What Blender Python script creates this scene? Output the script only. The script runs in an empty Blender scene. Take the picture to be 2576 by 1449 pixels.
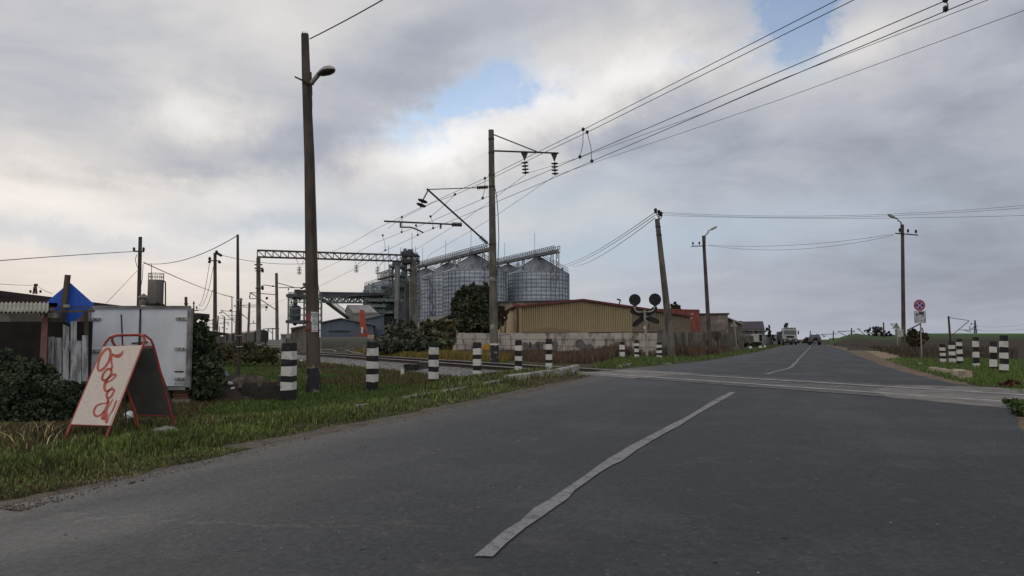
import bpy, math, random
import numpy as np
from mathutils import Vector

random.seed(7)
rng = np.random.default_rng(7)
sin, cos, pi = math.sin, math.cos, math.pi
scene = bpy.context.scene
COL = scene.collection

# ------------------------------------------------------------------ camera
CAM_H = 0.95
F = 1860.0
PITCH = math.atan((854 - 724.5) / F)
cam_data = bpy.data.cameras.new("camera")
cam_data.sensor_width = 36.0
cam_data.lens = F / 2576 * 36.0
cam_data.clip_start = 0.05
cam_data.clip_end = 12000
cam = bpy.data.objects.new("camera", cam_data)
COL.objects.link(cam)
cam.location = (0, 0, CAM_H)
cam.rotation_euler = (pi / 2 + PITCH, 0, 0)
scene.camera = cam
scene.view_settings.view_transform = 'Standard'
scene.view_settings.look = 'None'
scene.view_settings.gamma = 1
scene.view_settings.exposure = 0.0
scene.render.engine = 'CYCLES'
scene.cycles.max_bounces = 6
scene.cycles.diffuse_bounces = 3
scene.cycles.glossy_bounces = 2
scene.cycles.transparent_max_bounces = 4


def ray(u, v):
    a = (u - 1288) / F
    b = (724.5 - v) / F
    dy = cos(PITCH) - b * sin(PITCH)
    dz = sin(PITCH) + b * cos(PITCH)
    return a / dy, dz / dy


def at(u, v, Y):
    a, b = ray(u, v)
    return Vector((a * Y, Y, CAM_H + b * Y))


# ------------------------------------------------------------------ sky
SUN_AZ = math.radians(-38)     # ahead, to the left, behind the cloud
SUN_EL = math.radians(24)
world = bpy.data.worlds.new("World")
scene.world = world
world.use_nodes = True
nt = world.node_tree
nt.nodes.clear()


class T:
    """tiny wrapper that writes math nodes"""
    def __init__(s, tree):
        s.t = tree

    def new(s, typ, **kw):
        n = s.t.nodes.new(typ)
        for k, v in kw.items():
            setattr(n, k, v)
        return n

    def put(s, sock, v):
        if v is None:
            return
        if isinstance(v, bpy.types.NodeSocket):
            s.t.links.new(v, sock)
        else:
            sock.default_value = v

    def m(s, op, a, b=None, c=None, clamp=False):
        n = s.new('ShaderNodeMath', operation=op, use_clamp=clamp)
        s.put(n.inputs[0], a)
        s.put(n.inputs[1], b)
        s.put(n.inputs[2], c)
        return n.outputs[0]

    def sep(s, v):
        n = s.new('ShaderNodeSeparateXYZ')
        s.put(n.inputs[0], v)
        return n.outputs

    def comb(s, x, y, z):
        n = s.new('ShaderNodeCombineXYZ')
        for i, q in enumerate((x, y, z)):
            s.put(n.inputs[i], q)
        return n.outputs[0]

    def noise(s, vec, scale, detail=4, rough=0.5, dist=0.0, color=False):
        n = s.new('ShaderNodeTexNoise')
        s.put(n.inputs['Vector'], vec)
        n.inputs['Scale'].default_value = scale
        n.inputs['Detail'].default_value = detail
        n.inputs['Roughness'].default_value = rough
        n.inputs['Distortion'].default_value = dist
        return n.outputs['Color' if color else 'Fac']

    def ramp(s, fac, lo, hi, a=0.0, b=1.0, smooth=True):
        n = s.new('ShaderNodeMapRange')
        n.interpolation_type = 'SMOOTHSTEP' if smooth else 'LINEAR'
        s.put(n.inputs['Value'], fac)
        n.inputs['From Min'].default_value = lo
        n.inputs['From Max'].default_value = hi
        n.inputs['To Min'].default_value = a
        n.inputs['To Max'].default_value = b
        return n.outputs['Result']

    def mix(s, fac, a, b):
        n = s.new('ShaderNodeMix', data_type='RGBA')
        s.put(n.inputs[0], fac)
        for sock, q in ((n.inputs[6], a), (n.inputs[7], b)):
            if isinstance(q, (tuple, list)) and len(q) == 3:
                q = (*q, 1)
            s.put(sock, q)
        return n.outputs[2]


t = T(nt)
tc = t.new('ShaderNodeTexCoord')
dirv = tc.outputs['Generated']
dx_, dy_, dz_ = t.sep(dirv)
az0 = t.m('ARCTAN2', dx_, dy_)
el0 = t.m('ARCSINE', dz_)
# cloud-deck coordinates: a flat layer seen in perspective
inv = t.m('DIVIDE', 1.0, t.m('ADD', t.m('MAXIMUM', dz_, 0.0), 0.16))
cx_ = t.m('MULTIPLY', dx_, inv)
cy_ = t.m('MULTIPLY', dy_, inv)
cvec = t.comb(cx_, t.m('MULTIPLY', cy_, 1.0), 0.3)
n1 = t.ramp(t.noise(cvec, 1.7, 6, 0.55, 0.5), .28, .72)
n2 = t.noise(cvec, 3.4, 8, 0.6, 0.25)
wc = t.noise(dirv, 7.5, 8, 0.66, 0.0, color=True)
w1, w2, w3 = t.sep(wc)
az = t.m('ADD', az0, t.m('MULTIPLY', t.m('SUBTRACT', w1, 0.5), 0.22))
el = t.m('ADD', el0, t.m('MULTIPLY', t.m('SUBTRACT', w2, 0.5), 0.10))


def azel(u, v):
    a, b = ray(u, v)
    return math.atan2(a, 1), math.atan2(b, math.hypot(a, 1))


def blob(u, v, su, sv, rot=0.0):
    """soft elliptical region of the sky, sizes in degrees"""
    a0, e0 = azel(u, v)
    su, sv = math.radians(su), math.radians(sv)
    r = math.radians(rot)
    da = t.m('SUBTRACT', az, a0)
    de = t.m('SUBTRACT', el, e0)
    p = t.m('ADD', t.m('MULTIPLY', da, cos(r) / su), t.m('MULTIPLY', de, sin(r) / su))
    q = t.m('ADD', t.m('MULTIPLY', da, -sin(r) / sv), t.m('MULTIPLY', de, cos(r) / sv))
    d2 = t.m('ADD', t.m('MULTIPLY', p, p), t.m('MULTIPLY', q, q))
    return t.m('EXPONENT', t.m('MULTIPLY', d2, -1.0))


L = t.m('ADD', 0.535, t.m('MULTIPLY', t.m('MULTIPLY', t.m('SUBTRACT', n1, 0.5), 0.16), t.ramp(el0, 0.0, 0.25, 0.15, 1.0)))
lowf = t.ramp(el0, 0.0, 0.30, 0.35, 1.0)
L = t.m('ADD', L, t.m('MULTIPLY', t.m('MULTIPLY', t.m('SUBTRACT', n2, 0.5), 0.2), lowf))
for (u, v, su, sv, rot, w) in [
    (520, 285, 4.5, 1.8, 5, .22), (250, 560, 18, 4.0, 0, .16), (1010, 400, 7, 2.6, 14, .22), (1230, 330, 7, 2.4, 24, .26), (1500, 230, 7, 2.2, 27, .22),
    (1750, 140, 8, 2.0, 16, .20), (60, 470, 9, 2.4, 0, .12), (720, 500, 8, 1.4, -3, .14), (1430, 110, 7, 2.6, 10, .14), (2150, 120, 8, 2.4, 12, .16), (2350, 230, 8, 1.5, 10, .07),
    (120, 240, 7, 5, 0, -.05), (720, 90, 8, 4, 0, .03), (700, 400, 8, 2.0, 8, -.12), (860, 230, 6, 4, 10, -.10), (380, 430, 7, 1.4, 5, -.10),
    (2400, 560, 16, 7, 0, -.10), (1080, 170, 5, 2.4, 20, -.08), (1650, 330, 9, 2.4, 18, -.10), (2050, 330, 9, 2.6, 12, -.10),
    (2300, 700, 16, 4, 0, -.04), (2560, 100, 6, 5, 0, -.08), (800, 700, 14, 4, 0, .08), (700, 600, 12, 1.1, 0, .12), (150, 690, 12, 3, 0, .08),
    (1250, 560, 9, 4, 0, .06), (1500, 560, 9, 2, 8, .05)]:
    L = t.m('ADD', L, t.m('MULTIPLY', blob(u, v, su, sv, rot), w))
# the light falls off away from the veiled sun
sd = t.new('ShaderNodeVectorMath', operation='DOT_PRODUCT')
nt.links.new(dirv, sd.inputs[0])
sd.inputs[1].default_value = (sin(SUN_AZ) * cos(SUN_EL), cos(SUN_AZ) * cos(SUN_EL), sin(SUN_EL))
glow = t.ramp(sd.outputs['Value'], -0.6, 1.0, -0.20, 0.05, smooth=False)
L = t.m('ADD', L, glow)
L = t.m('ADD', L, t.ramp(dy_, 0.15, -0.8, 0.0, 0.62))  # extra brightness added to the unseen sky behind the camera, lights surfaces facing it
L = t.m('MAXIMUM', L, 0.12)
cool = t.mix(t.ramp(L, 0.36, 0.72), (0.90, 0.965, 1.135), (1.03, 1.0, 0.985))
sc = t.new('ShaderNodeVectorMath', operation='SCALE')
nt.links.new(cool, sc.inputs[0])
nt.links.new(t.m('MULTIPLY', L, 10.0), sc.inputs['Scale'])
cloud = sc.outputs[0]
# low warm band to the left, pale blue bands
warm = t.m('MULTIPLY', t.ramp(el0, 0.0, 0.30, 1.0, 0.0), t.ramp(az0, 0.15, -0.6, 0.0, 1.0))
tint = t.new('ShaderNodeVectorMath', operation='MULTIPLY')
nt.links.new(cloud, tint.inputs[0])
nt.links.new(t.mix(warm, (1, 1, 1), (1.10, 1.0, 0.90)), tint.inputs[1])
cloud = tint.outputs[0]
paleblue = None
for (u, v, su, sv, rot, w) in [(1700, 600, 18, 2.6, 4, .8), (900, 500, 10, 1.3, 0, .45), (150, 590, 12, 1.0, 0, .5),
                               (700, 560, 9, 1.0, 0, .6), (1450, 480, 10, 1.5, 10, .5), (1180, 640, 12, 1.4, 0, .55)]:
    b = t.m('MULTIPLY', blob(u, v, su, sv, rot), w)
    paleblue = b if paleblue is None else t.m('ADD', paleblue, b)
cloud = t.mix(t.m('MINIMUM', paleblue, 1.0), cloud, (4.7, 5.5, 6.4))
gap = None
for (u, v, su, sv, rot, w) in [(1195, 265, 4.6, 1.5, 20, 1.5), (1275, 225, 1.6, 1.2, 40, .6), (1070, 300, 4, 1.0, 15, .5), (2010, 30, 2.6, 3.0, 0, 1.4),
                               (1870, 85, 3.4, .8, 15, .7), (1990, -60, 3.5, 3.2, 0, 1.0), (1310, 120, 2.5, 1.5, 30, .25)]:
    b = t.m('MULTIPLY', blob(u, v, su, sv, rot), w)
    gap = b if gap is None else t.m('ADD', gap, b)
# more breaks in the cloud deck behind and above, outside the photographed part
gap = t.m('MULTIPLY', gap, t.ramp(n2, 0.36, 0.60, 0.25, 1.25))
nish = t.new('ShaderNodeTexSky', sky_type='NISHITA')
nish.sun_disc = False
nish.sun_elevation = SUN_EL
nish.sun_rotation = SUN_AZ
nish.air_density = 1.0
nish.dust_density = 0.6
nb = t.new('ShaderNodeVectorMath', operation='MULTIPLY')
nt.links.new(nish.outputs[0], nb.inputs[0])
nb.inputs[1].default_value = (1.05, 1.2, 1.32)
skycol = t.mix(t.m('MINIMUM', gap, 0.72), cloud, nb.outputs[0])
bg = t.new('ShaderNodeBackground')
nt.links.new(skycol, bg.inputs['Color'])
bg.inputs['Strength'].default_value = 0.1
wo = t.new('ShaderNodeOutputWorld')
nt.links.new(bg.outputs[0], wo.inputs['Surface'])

sun_data = bpy.data.lights.new("sun", 'SUN')
sun_data.energy = 0.7
sun_data.angle = math.radians(18)
sun_data.color = (1.0, 0.93, 0.84)
sun = bpy.data.objects.new("sun", sun_data)
COL.objects.link(sun)
sdir = Vector((sin(SUN_AZ) * cos(SUN_EL), cos(SUN_AZ) * cos(SUN_EL), sin(SUN_EL)))
sun.rotation_euler = sdir.to_track_quat('Z', 'Y').to_euler()

# ------------------------------------------------------------------ materials
MATS = {}


def mat(name, col, rough=0.85, col2=None, scale=3.0, lo=0.42, hi=0.6, bump=0.0, bscale=30.0, metal=0.0,
        stretch=(1, 1, 1), col3=None, scale3=0.6, lo3=.5, hi3=.65, spec=0.3, attr=None, detail=6):
    if name in MATS:
        return MATS[name]
    m = bpy.data.materials.new(name)
    m.use_nodes = True
    tr = m.node_tree
    tr.nodes.clear()
    k = T(tr)
    bs = k.new('ShaderNodeBsdfPrincipled')
    out = k.new('ShaderNodeOutputMaterial')
    tr.links.new(bs.outputs[0], out.inputs[0])
    bs.inputs['Roughness'].default_value = rough
    bs.inputs['Metallic'].default_value = metal
    bs.inputs['Specular IOR Level'].default_value = spec
    tcn = k.new('ShaderNodeTexCoord')
    mp = k.new('ShaderNodeMapping')
    tr.links.new(tcn.outputs['Object'], mp.inputs[0])
    mp.inputs['Scale'].default_value = stretch
    vec = mp.outputs[0]
    c = (*col, 1)
    if attr:
        an = k.new('ShaderNodeAttribute', attribute_name=attr)
        c = an.outputs['Color']
    if col2 is not None:
        c = k.mix(k.ramp(k.noise(vec, scale, detail, 0.6), lo, hi), c, col2)
    if col3 is not None:
        c = k.mix(k.ramp(k.noise(vec, scale3, 5, 0.6), lo3, hi3), c, col3)
    k.put(bs.inputs['Base Color'], c)
    if bump:
        bn = k.new('ShaderNodeBump')
        bn.inputs['Strength'].default_value = bump
        bn.inputs['Distance'].default_value = 0.02
        tr.links.new(k.noise(tcn.outputs['Object'], bscale, 5, 0.6), bn.inputs['Height'])
        tr.links.new(bn.outputs[0], bs.inputs['Normal'])
    MATS[name] = m
    return m


CONC = mat('concrete', (.13, .12, .105), .9, (.075, .066, .056), 2.5, bump=.4, bscale=25, stretch=(1, 1, .35), col3=(.19, .18, .16), scale3=7, lo3=.6, hi3=.75)
CONC_DK = mat('weathered_concrete', (.085, .07, .058), .92, (.05, .042, .037), 3.0, bump=.4, stretch=(1, 1, .3))
CONC_LT = mat('pale_concrete', (.30, .285, .26), .9, (.17, .16, .14), 2.0, bump=.5, bscale=18)
WALLW = mat('stained_blocks', (.42, .385, .35), .95, (.13, .11, .09), 1.9, lo=.50, hi=.66, bump=.4, stretch=(1, 1, .45), col3=(.2, .185, .17), scale3=.7)
WHITE = mat('white_paint', (.50, .50, .48), .75, (.30, .28, .25), 6, lo=.52, hi=.72, bump=.25, bscale=40)
BLACK = mat('black_paint', (.016, .0155, .017), .85, (.05, .047, .045), 6, lo=.5, hi=.75, bump=.25, bscale=40)
FLAKE = mat('flaking_black_paint', (.022, .023, .028), .7, (.20, .18, .14), 5, lo=.56, hi=.60, bump=.4, bscale=12)
RUST = mat('rusty_steel', (.075, .04, .028), .85, (.035, .024, .02), 5, bump=.3)
STEEL_DK = mat('dark_steel', (.028, .027, .028), .6, (.05, .035, .028), 6)
RAILM = mat('rail_side', (.05, .034, .028), .8, (.03, .022, .02), 4)
RAILTOP = mat('rail_head', (.42, .42, .43), .4, (.30, .29, .29), 3, metal=.4)
GALV = mat('galvanised_sheet', (.33, .375, .44), .5, (.25, .285, .345), .25, metal=.25, col3=(.38, .43, .49), scale3=.12, stretch=(1, 1, 1.6))
GALV_DK = mat('galvanised_rib', (.13, .15, .18), .55, (.07, .08, .09), 1.0, metal=.4)
STEELG = mat('grey_green_steel', (.12, .16, .16), .65, (.06, .08, .085), .9, col3=(.20, .25, .24), scale3=.3)
STEELB = mat('blue_grey_steel', (.075, .09, .11), .65, (.05, .055, .07), .8)
RED = mat('red_paint', (.34, .045, .04), .5, (.20, .04, .03), 8)
REDP = mat('faded_red_paint', (.20, .045, .04), .85, (.11, .07, .06), 9, lo=.45, hi=.6)
WOODW = mat('whitewashed_wood', (.36, .39, .42), .9, (.16, .16, .165), 4, stretch=(3, 3, .5), bump=.4)
WOOD = mat('grey_wood', (.085, .068, .055), .9, (.05, .04, .033), 4, stretch=(3, 3, .4), bump=.4)
TRAILER = mat('trailer_panel', (.56, .60, .655), .6, (.48, .515, .56), 1.2, stretch=(1, 1, .4), col3=(.30, .30, .29), scale3=3, lo3=.62, hi3=.8)
TRAILER_DK = mat('grey_trim', (.20, .20, .20), .7, (.10, .095, .09), 3)
BLUE = mat('blue_board', (.018, .09, .46), .6, (.015, .07, .36), 2)
PINK = mat('pink_plaster', (.24, .115, .105), .9, (.16, .085, .08), 3)
BROWNROOF = mat('brown_roof', (.045, .026, .026), .8, (.03, .02, .02), 1)
PLASTER = mat('old_plaster', (.12, .10, .08), .95, (.22, .20, .17), 1.2, lo=.5, hi=.58)
SLATE = mat('corrugated_slate', (.27, .26, .22), .9, (.20, .19, .165), 3)
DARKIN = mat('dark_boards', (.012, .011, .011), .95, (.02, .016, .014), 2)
TAN = mat('yellow_cladding', (.335, .265, .155), .75, (.285, .225, .13), .5)
TAN_DK = mat('yellow_cladding_groove', (.20, .155, .09), .8)
TANGREY = mat('faded_cladding', (.19, .155, .11), .8, (.15, .125, .095), .6)
REDTRIM = mat('red_roof_trim', (.14, .032, .03), .6, (.1, .03, .028), 2)
REDCONT = mat('red_container', (.22, .042, .032), .7, (.13, .03, .025), 1.2)
BLUEHALL = mat('blue_grey_sheet', (.085, .11, .145), .75, (.068, .088, .115), .7, stretch=(1, 1, .3))
BEIGE = mat('beige_wall', (.24, .19, .155), .9, (.18, .15, .125), .8)
PALEWALL = mat('pale_wall', (.27, .26, .25), .9, (.20, .195, .19), .8)
PALEROOF = mat('pale_roof', (.30, .29, .285), .8, (.24, .23, .23), .8)
BRICKG = mat('grey_block_building', (.17, .15, .135), .95, (.115, .10, .09), .8, col3=(.27, .24, .20), scale3=.35, lo3=.5, hi3=.6)
PURPLE = mat('dark_purple_roof', (.05, .036, .048), .7, (.04, .03, .04), .6)
ORANGE = mat('orange_paint', (.38, .062, .025), .55, (.26, .045, .02), 1.5)
PAPER = mat('white_paper', (.52, .53, .56), .9, (.42, .43, .45), 12)
INK = mat('black_ink', (.02, .02, .022), .8)
BOARD = mat('cream_board', (.56, .50, .455), .85, (.50, .44, .395), 60, lo=.45, hi=.6)
BOARD_DK = mat('dark_board_back', (.052, .052, .05), .9, (.04, .04, .04), 5)
LETTER = mat('red_lettering', (.40, .11, .085), .7, (.32, .065, .05), 20)
LAMPW = mat('lamp_housing', (.36, .35, .33), .5, (.24, .22, .20), 5)
GLASS_DK = mat('dark_glass', (.04, .05, .06), .18, spec=.5)
TRUCKW = mat('white_cab_paint', (.34, .36, .35), .45, (.28, .29, .28), 2)
RUBBER = mat('rubber', (.015, .015, .015), .9)
DUSTY = mat('dusty_grey_paint', (.10, .095, .095), .6, (.075, .07, .07), 2)
SIGNBACK = mat('sign_back', (.26, .25, .225), .6, (.20, .19, .17), 4)
SIGNRED = mat('sign_red', (.28, .02, .035), .5)
SIGNBLUE = mat('sign_blue', (.022, .02, .13), .5)
SIGNWHITE = mat('sign_white', (.42, .44, .48), .55, (.36, .37, .40), 5)
SIGNPINK = mat('sign_faded_cross', (.36, .24, .34), .5)
YELLOWG = mat('yellow_graffiti', (.46, .26, .02), .85, (.38, .21, .02), 3)
SILVERG = mat('silver_graffiti', (.12, .117, .118), .6, (.11, .105, .105), 2)
STONE = mat('rubble_stone', (.14, .125, .115), .95, (.075, .065, .06), 4, bump=.6, bscale=12)
WIREM = mat('wire_metal', (.03, .03, .033), .6)
BARK = mat('bark', (.05, .04, .032), .95, (.03, .024, .02), 8, bump=.6)

# ------------------------------------------------------------------ mesh helpers
class MB:
    def __init__(s):
        s.v = []
        s.f = []
        s.mi = []
        s.cur = 0
        s.smooth = set()

    def add(s, verts, faces, smooth=False):
        o = len(s.v)
        s.v.extend([tuple(p) for p in verts])
        for f in faces:
            if smooth:
                s.smooth.add(len(s.f))
            s.f.append([i + o for i in f])
            s.mi.append(s.cur)
        return s

    def hexa(s, p):
        """8 corners: bottom 4 (ccw), top 4"""
        return s.add(p, [(0, 3, 2, 1), (4, 5, 6, 7), (0, 1, 5, 4), (1, 2, 6, 5), (2, 3, 7, 6), (3, 0, 4, 7)])

    def box(s, c, d, x=(1, 0, 0), y=None, z=(0, 0, 1)):
        c = Vector(c)
        x = Vector(x).normalized()
        z = Vector(z).normalized()
        y = z.cross(x).normalized() if y is None else Vector(y).normalized()
        a, b, h = x * d[0] / 2, y * d[1] / 2, z * d[2] / 2
        return s.hexa([c - a - b - h, c + a - b - h, c + a + b - h, c - a + b - h,
                       c - a - b + h, c + a - b + h, c + a + b + h, c - a + b + h])

    def bar(s, p, q, w, h=None, up=(0, 0, 1)):
        p, q = Vector(p), Vector(q)
        h = h or w
        d = q - p
        if d.length < 1e-6:
            return s
        z = d.normalized()
        x = z.cross(Vector(up))
        if x.length < 1e-4:
            x = Vector((1, 0, 0))
        x.normalize()
        return s.box((p + q) / 2, (w, h, d.length), x=x, y=z.cross(x), z=z)

    def tube(s, pts, r, n=8, caps=True, smooth=True):
        pts = [Vector(p) for p in pts]
        if not hasattr(r, '__len__'):
            r = [r] * len(pts)
        V, Fc = [], []
        prev = None
        for i, p in enumerate(pts):
            d = (pts[min(i + 1, len(pts) - 1)] - pts[max(i - 1, 0)]).normalized()
            if prev is None:
                ref = Vector((0, 0, 1)) if abs(d.z) < .9 else Vector((1, 0, 0))
                a = d.cross(ref).normalized()
            else:
                a = (prev - d * prev.dot(d)).normalized()
            prev = a
            b = d.cross(a)
            for k in range(n):
                t_ = 2 * pi * k / n + pi / n
                V.append(p + (a * cos(t_) + b * sin(t_)) * r[i])
        for i in range(len(pts) - 1):
            for k in range(n):
                k2 = (k + 1) % n
                Fc.append((i * n + k, i * n + k2, (i + 1) * n + k2, (i + 1) * n + k))
        s.add(V, Fc, smooth)
        if caps:
            m = len(pts) - 1
            s.add(V[:n], [tuple(range(n - 1, -1, -1))])
            s.add(V[m * n:], [tuple(range(n))])
        return s

    def lathe(s, c, prof, n=24, smooth=True, axis=(0, 0, 1)):
        c = Vector(c)
        z = Vector(axis).normalized()
        x = z.cross(Vector((0, 1, 0)))
        if x.length < 1e-3:
            x = Vector((1, 0, 0))
        x.normalize()
        y = z.cross(x)
        V, Fc = [], []
        for (r, h) in prof:
            for k in range(n):
                a = 2 * pi * k / n
                V.append(c + z * h + (x * cos(a) + y * sin(a)) * max(r, 1e-4))
        for i in range(len(prof) - 1):
            for k in range(n):
                k2 = (k + 1) % n
                Fc.append((i * n + k, i * n + k2, (i + 1) * n + k2, (i + 1) * n + k))
        return s.add(V, Fc, smooth)

    def prism(s, poly, vec):
        """closed solid: polygon swept along vec"""
        poly = [Vector(p) for p in poly]
        vec = Vector(vec)
        n = len(poly)
        V = poly + [p + vec for p in poly]
        Fc = [tuple(range(n - 1, -1, -1)), tuple(range(n, 2 * n))]
        for i in range(n):
            j = (i + 1) % n
            Fc.append((i, j, n + j, n + i))
        return s.add(V, Fc)

    def build(s, name, mats, parent=None, origin=None, local=False):
        me = bpy.data.meshes.new(name)
        base = Vector((0, 0, 0))
        if not local:
            if parent is not None:
                q = parent
                while q is not None:
                    base += q.location
                    q = q.parent
            elif origin is not None:
                base = Vector(origin)
            elif s.v:
                a = np.array(s.v)
                base = Vector(((a[:, 0].min() + a[:, 0].max()) / 2, (a[:, 1].min() + a[:, 1].max()) / 2, a[:, 2].min()))
        vs = [(p[0] - base.x, p[1] - base.y, p[2] - base.z) for p in s.v]
        me.from_pydata(vs, [], s.f)
        if not isinstance(mats, (list, tuple)):
            mats = [mats]
        for m in mats:
            me.materials.append(m)
        if len(mats) > 1:
            me.polygons.foreach_set('material_index', s.mi)
        if s.smooth:
            sm = np.zeros(len(s.f), dtype=bool)
            sm[list(s.smooth)] = True
            me.polygons.foreach_set('use_smooth', sm)
        me.update()
        ob = bpy.data.objects.new(name, me)
        COL.objects.link(ob)
        if parent is not None:
            ob.parent = parent
        elif not local:
            ob.location = base
        return ob


def tag(o, label, cat, group=None, kind=None):
    if label:
        o['label'] = label
    if cat:
        o['category'] = cat
    if group:
        o['group'] = group
    if kind:
        o['kind'] = kind
    return o


def thing(name, label, cat, loc=(0, 0, 0), rotz=0.0, group=None):
    o = bpy.data.objects.new(name, None)
    o.empty_display_size = 0.2
    COL.objects.link(o)
    o.location = loc
    o.rotation_euler = (0, 0, rotz)
    return tag(o, label, cat, group)


def structure(name, mb, m, kind='structure'):
    o = mb.build(name, m, origin=(0, 0, 0))
    o['kind'] = kind
    return o


def np_mesh(name, V, faces_flat, loop_tot, m, cols=None, parent=None, base=(0, 0, 0)):
    """fast mesh from numpy arrays; cols = per-vertex colours"""
    me = bpy.data.meshes.new(name)
    n = len(V)
    me.vertices.add(n)
    V = V - np.array(base)
    me.vertices.foreach_set('co', V.astype(np.float32).ravel())
    me.loops.add(len(faces_flat))
    me.loops.foreach_set('vertex_index', faces_flat.astype(np.int32))
    me.polygons.add(len(loop_tot))
    starts = np.concatenate([[0], np.cumsum(loop_tot)[:-1]]).astype(np.int32)
    me.polygons.foreach_set('loop_start', starts)
    me.polygons.foreach_set('loop_total', np.array(loop_tot, dtype=np.int32))
    me.materials.append(m)
    if cols is not None:
        ca = me.color_attributes.new('tint', 'FLOAT_COLOR', 'POINT')
        c4 = np.ones((n, 4), dtype=np.float32)
        c4[:, :3] = cols
        ca.data.foreach_set('color', c4.ravel())
    me.update(calc_edges=True)
    me.validate()
    ob = bpy.data.objects.new(name, me)
    COL.objects.link(ob)
    if parent is not None:
        ob.parent = parent
    else:
        ob.location = base
    return ob


def zc(x0, y0, s):
    """pixel of an enlarged crop -> pixel of the 2576-wide view"""
    return lambda x, y: ((x0 + x / s) * .63889, (y0 + y / s) * .63889)


def sm(x, a, b):
    q = min(1, max(0, (x - a) / (b - a)))
    return q * q * (3 - 2 * q)


# ------------------------------------------------------------------ ground form
TC = Vector((3.51, 20.0))
TT = Vector((-.4805, .877))     # along the railway, away to the left
TN = Vector((.877, .4805))      # across it, away to the right


def s_of(x, y):
    return (x - TC.x) * TN.x + (y - TC.y) * TN.y


def e_of(x, y):
    """distance left of the road's left edge"""
    return -.941 * (x + 2.2) + .339 * (y - 6.96)


def hgt(x, y):
    e, s = e_of(x, y), s_of(x, y)
    low = -.28 * sm(e, 1.0 + 1.6 * sm(y, 13, 18), 3.4 + .6 * sm(y, 13, 18)) * (1 - sm(s, 2.4, 3.6)) * sm(y, 8, 11)
    bank = .17 * math.exp(-((e - 1.5) / .85) ** 2) * sm(y, 14, 19) * (1 - sm(s, -1.9, -1.25))
    return low + bank


def G(u, v, z=None):
    a, b = ray(u, v)
    h = 0.0 if z is None else z
    for _ in range(30):
        Y = (h - CAM_H) / b
        if z is None:
            h = .5 * h + .5 * hgt(a * Y, Y)
    return Vector((a * Y, Y, h))


def onplane(u, v, P0, d):
    """point of the pixel ray on the vertical plane through P0 that contains direction d"""
    a, b = ray(u, v)
    Y = (P0[0] * d[1] - P0[1] * d[0]) / (a * d[1] - d[0])
    return Vector((a * Y, Y, CAM_H + b * Y))


def tr(s, k, z=0.0):
    """railway coordinates: s across, k along (k grows to the far left)"""
    p = TC + TN * s + TT * k
    return Vector((p.x, p.y, z))


# ------------------------------------------------------------------ ground sheet
def ground_material():
    m = bpy.data.materials.new('ground_soil')
    m.use_nodes = True
    tr_ = m.node_tree
    tr_.nodes.clear()
    k = T(tr_)
    bs = k.new('ShaderNodeBsdfPrincipled')
    out = k.new('ShaderNodeOutputMaterial')
    tr_.links.new(bs.outputs[0], out.inputs[0])
    bs.inputs['Roughness'].default_value = .95
    bs.inputs['Specular IOR Level'].default_value = .1
    g = k.new('ShaderNodeNewGeometry')
    pos = g.outputs['Position']
    a = k.noise(pos, .55, 6, .6)
    b = k.noise(pos, 3.5, 6, .65)
    c = k.noise(pos, .09, 4, .5)
    col = k.mix(k.ramp(a, .42, .58), (.052, .046, .022), (.036, .046, .018))
    col = k.mix(k.ramp(b, .52, .68), col, (.085, .068, .042))
    col = k.mix(k.ramp(c, .50, .62), col, (.07, .05, .033))
    k.put(bs.inputs['Base Color'], col)
    bn = k.new('ShaderNodeBump')
    bn.inputs['Strength'].default_value = .8
    bn.inputs['Distance'].default_value = .05
    tr_.links.new(k.noise(pos, 14, 6, .7), bn.inputs['Height'])
    tr_.links.new(bn.outputs[0], bs.inputs['Normal'])
    return m


def axis_vals(near_lo, near_hi, step, far):
    v = list(np.arange(near_lo, near_hi + 1e-6, step))
    d = step
    x = near_hi
    while x < far:
        d *= 1.25
        x += d
        v.append(x)
    d = step
    x = near_lo
    lo = []
    while x > -far:
        d *= 1.25
        x -= d
        lo.append(x)
    return lo[::-1] + v


gx = axis_vals(-14, 14, .35, 7000)
gy = axis_vals(3, 46, .35, 7000)
V, Fc = [], []
for y in gy:
    for x in gx:
        z = hgt(x, y)
        if e_of(x, y) > .6 and abs(y) < 200:
            z += .025 * (math.sin(x * 2.1 + y) * math.sin(y * 1.7 - x * .6)) - .015
        elif math.hypot(x, y) > 300:
            z -= .1
        V.append((x, y, z - .01))
nx = len(gx)
for j in range(len(gy) - 1):
    for i in range(nx - 1):
        Fc.append((j * nx + i, j * nx + i + 1, (j + 1) * nx + i + 1, (j + 1) * nx + i))
mb = MB()
mb.add(V, Fc, True)
structure('ground', mb, ground_material())


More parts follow.
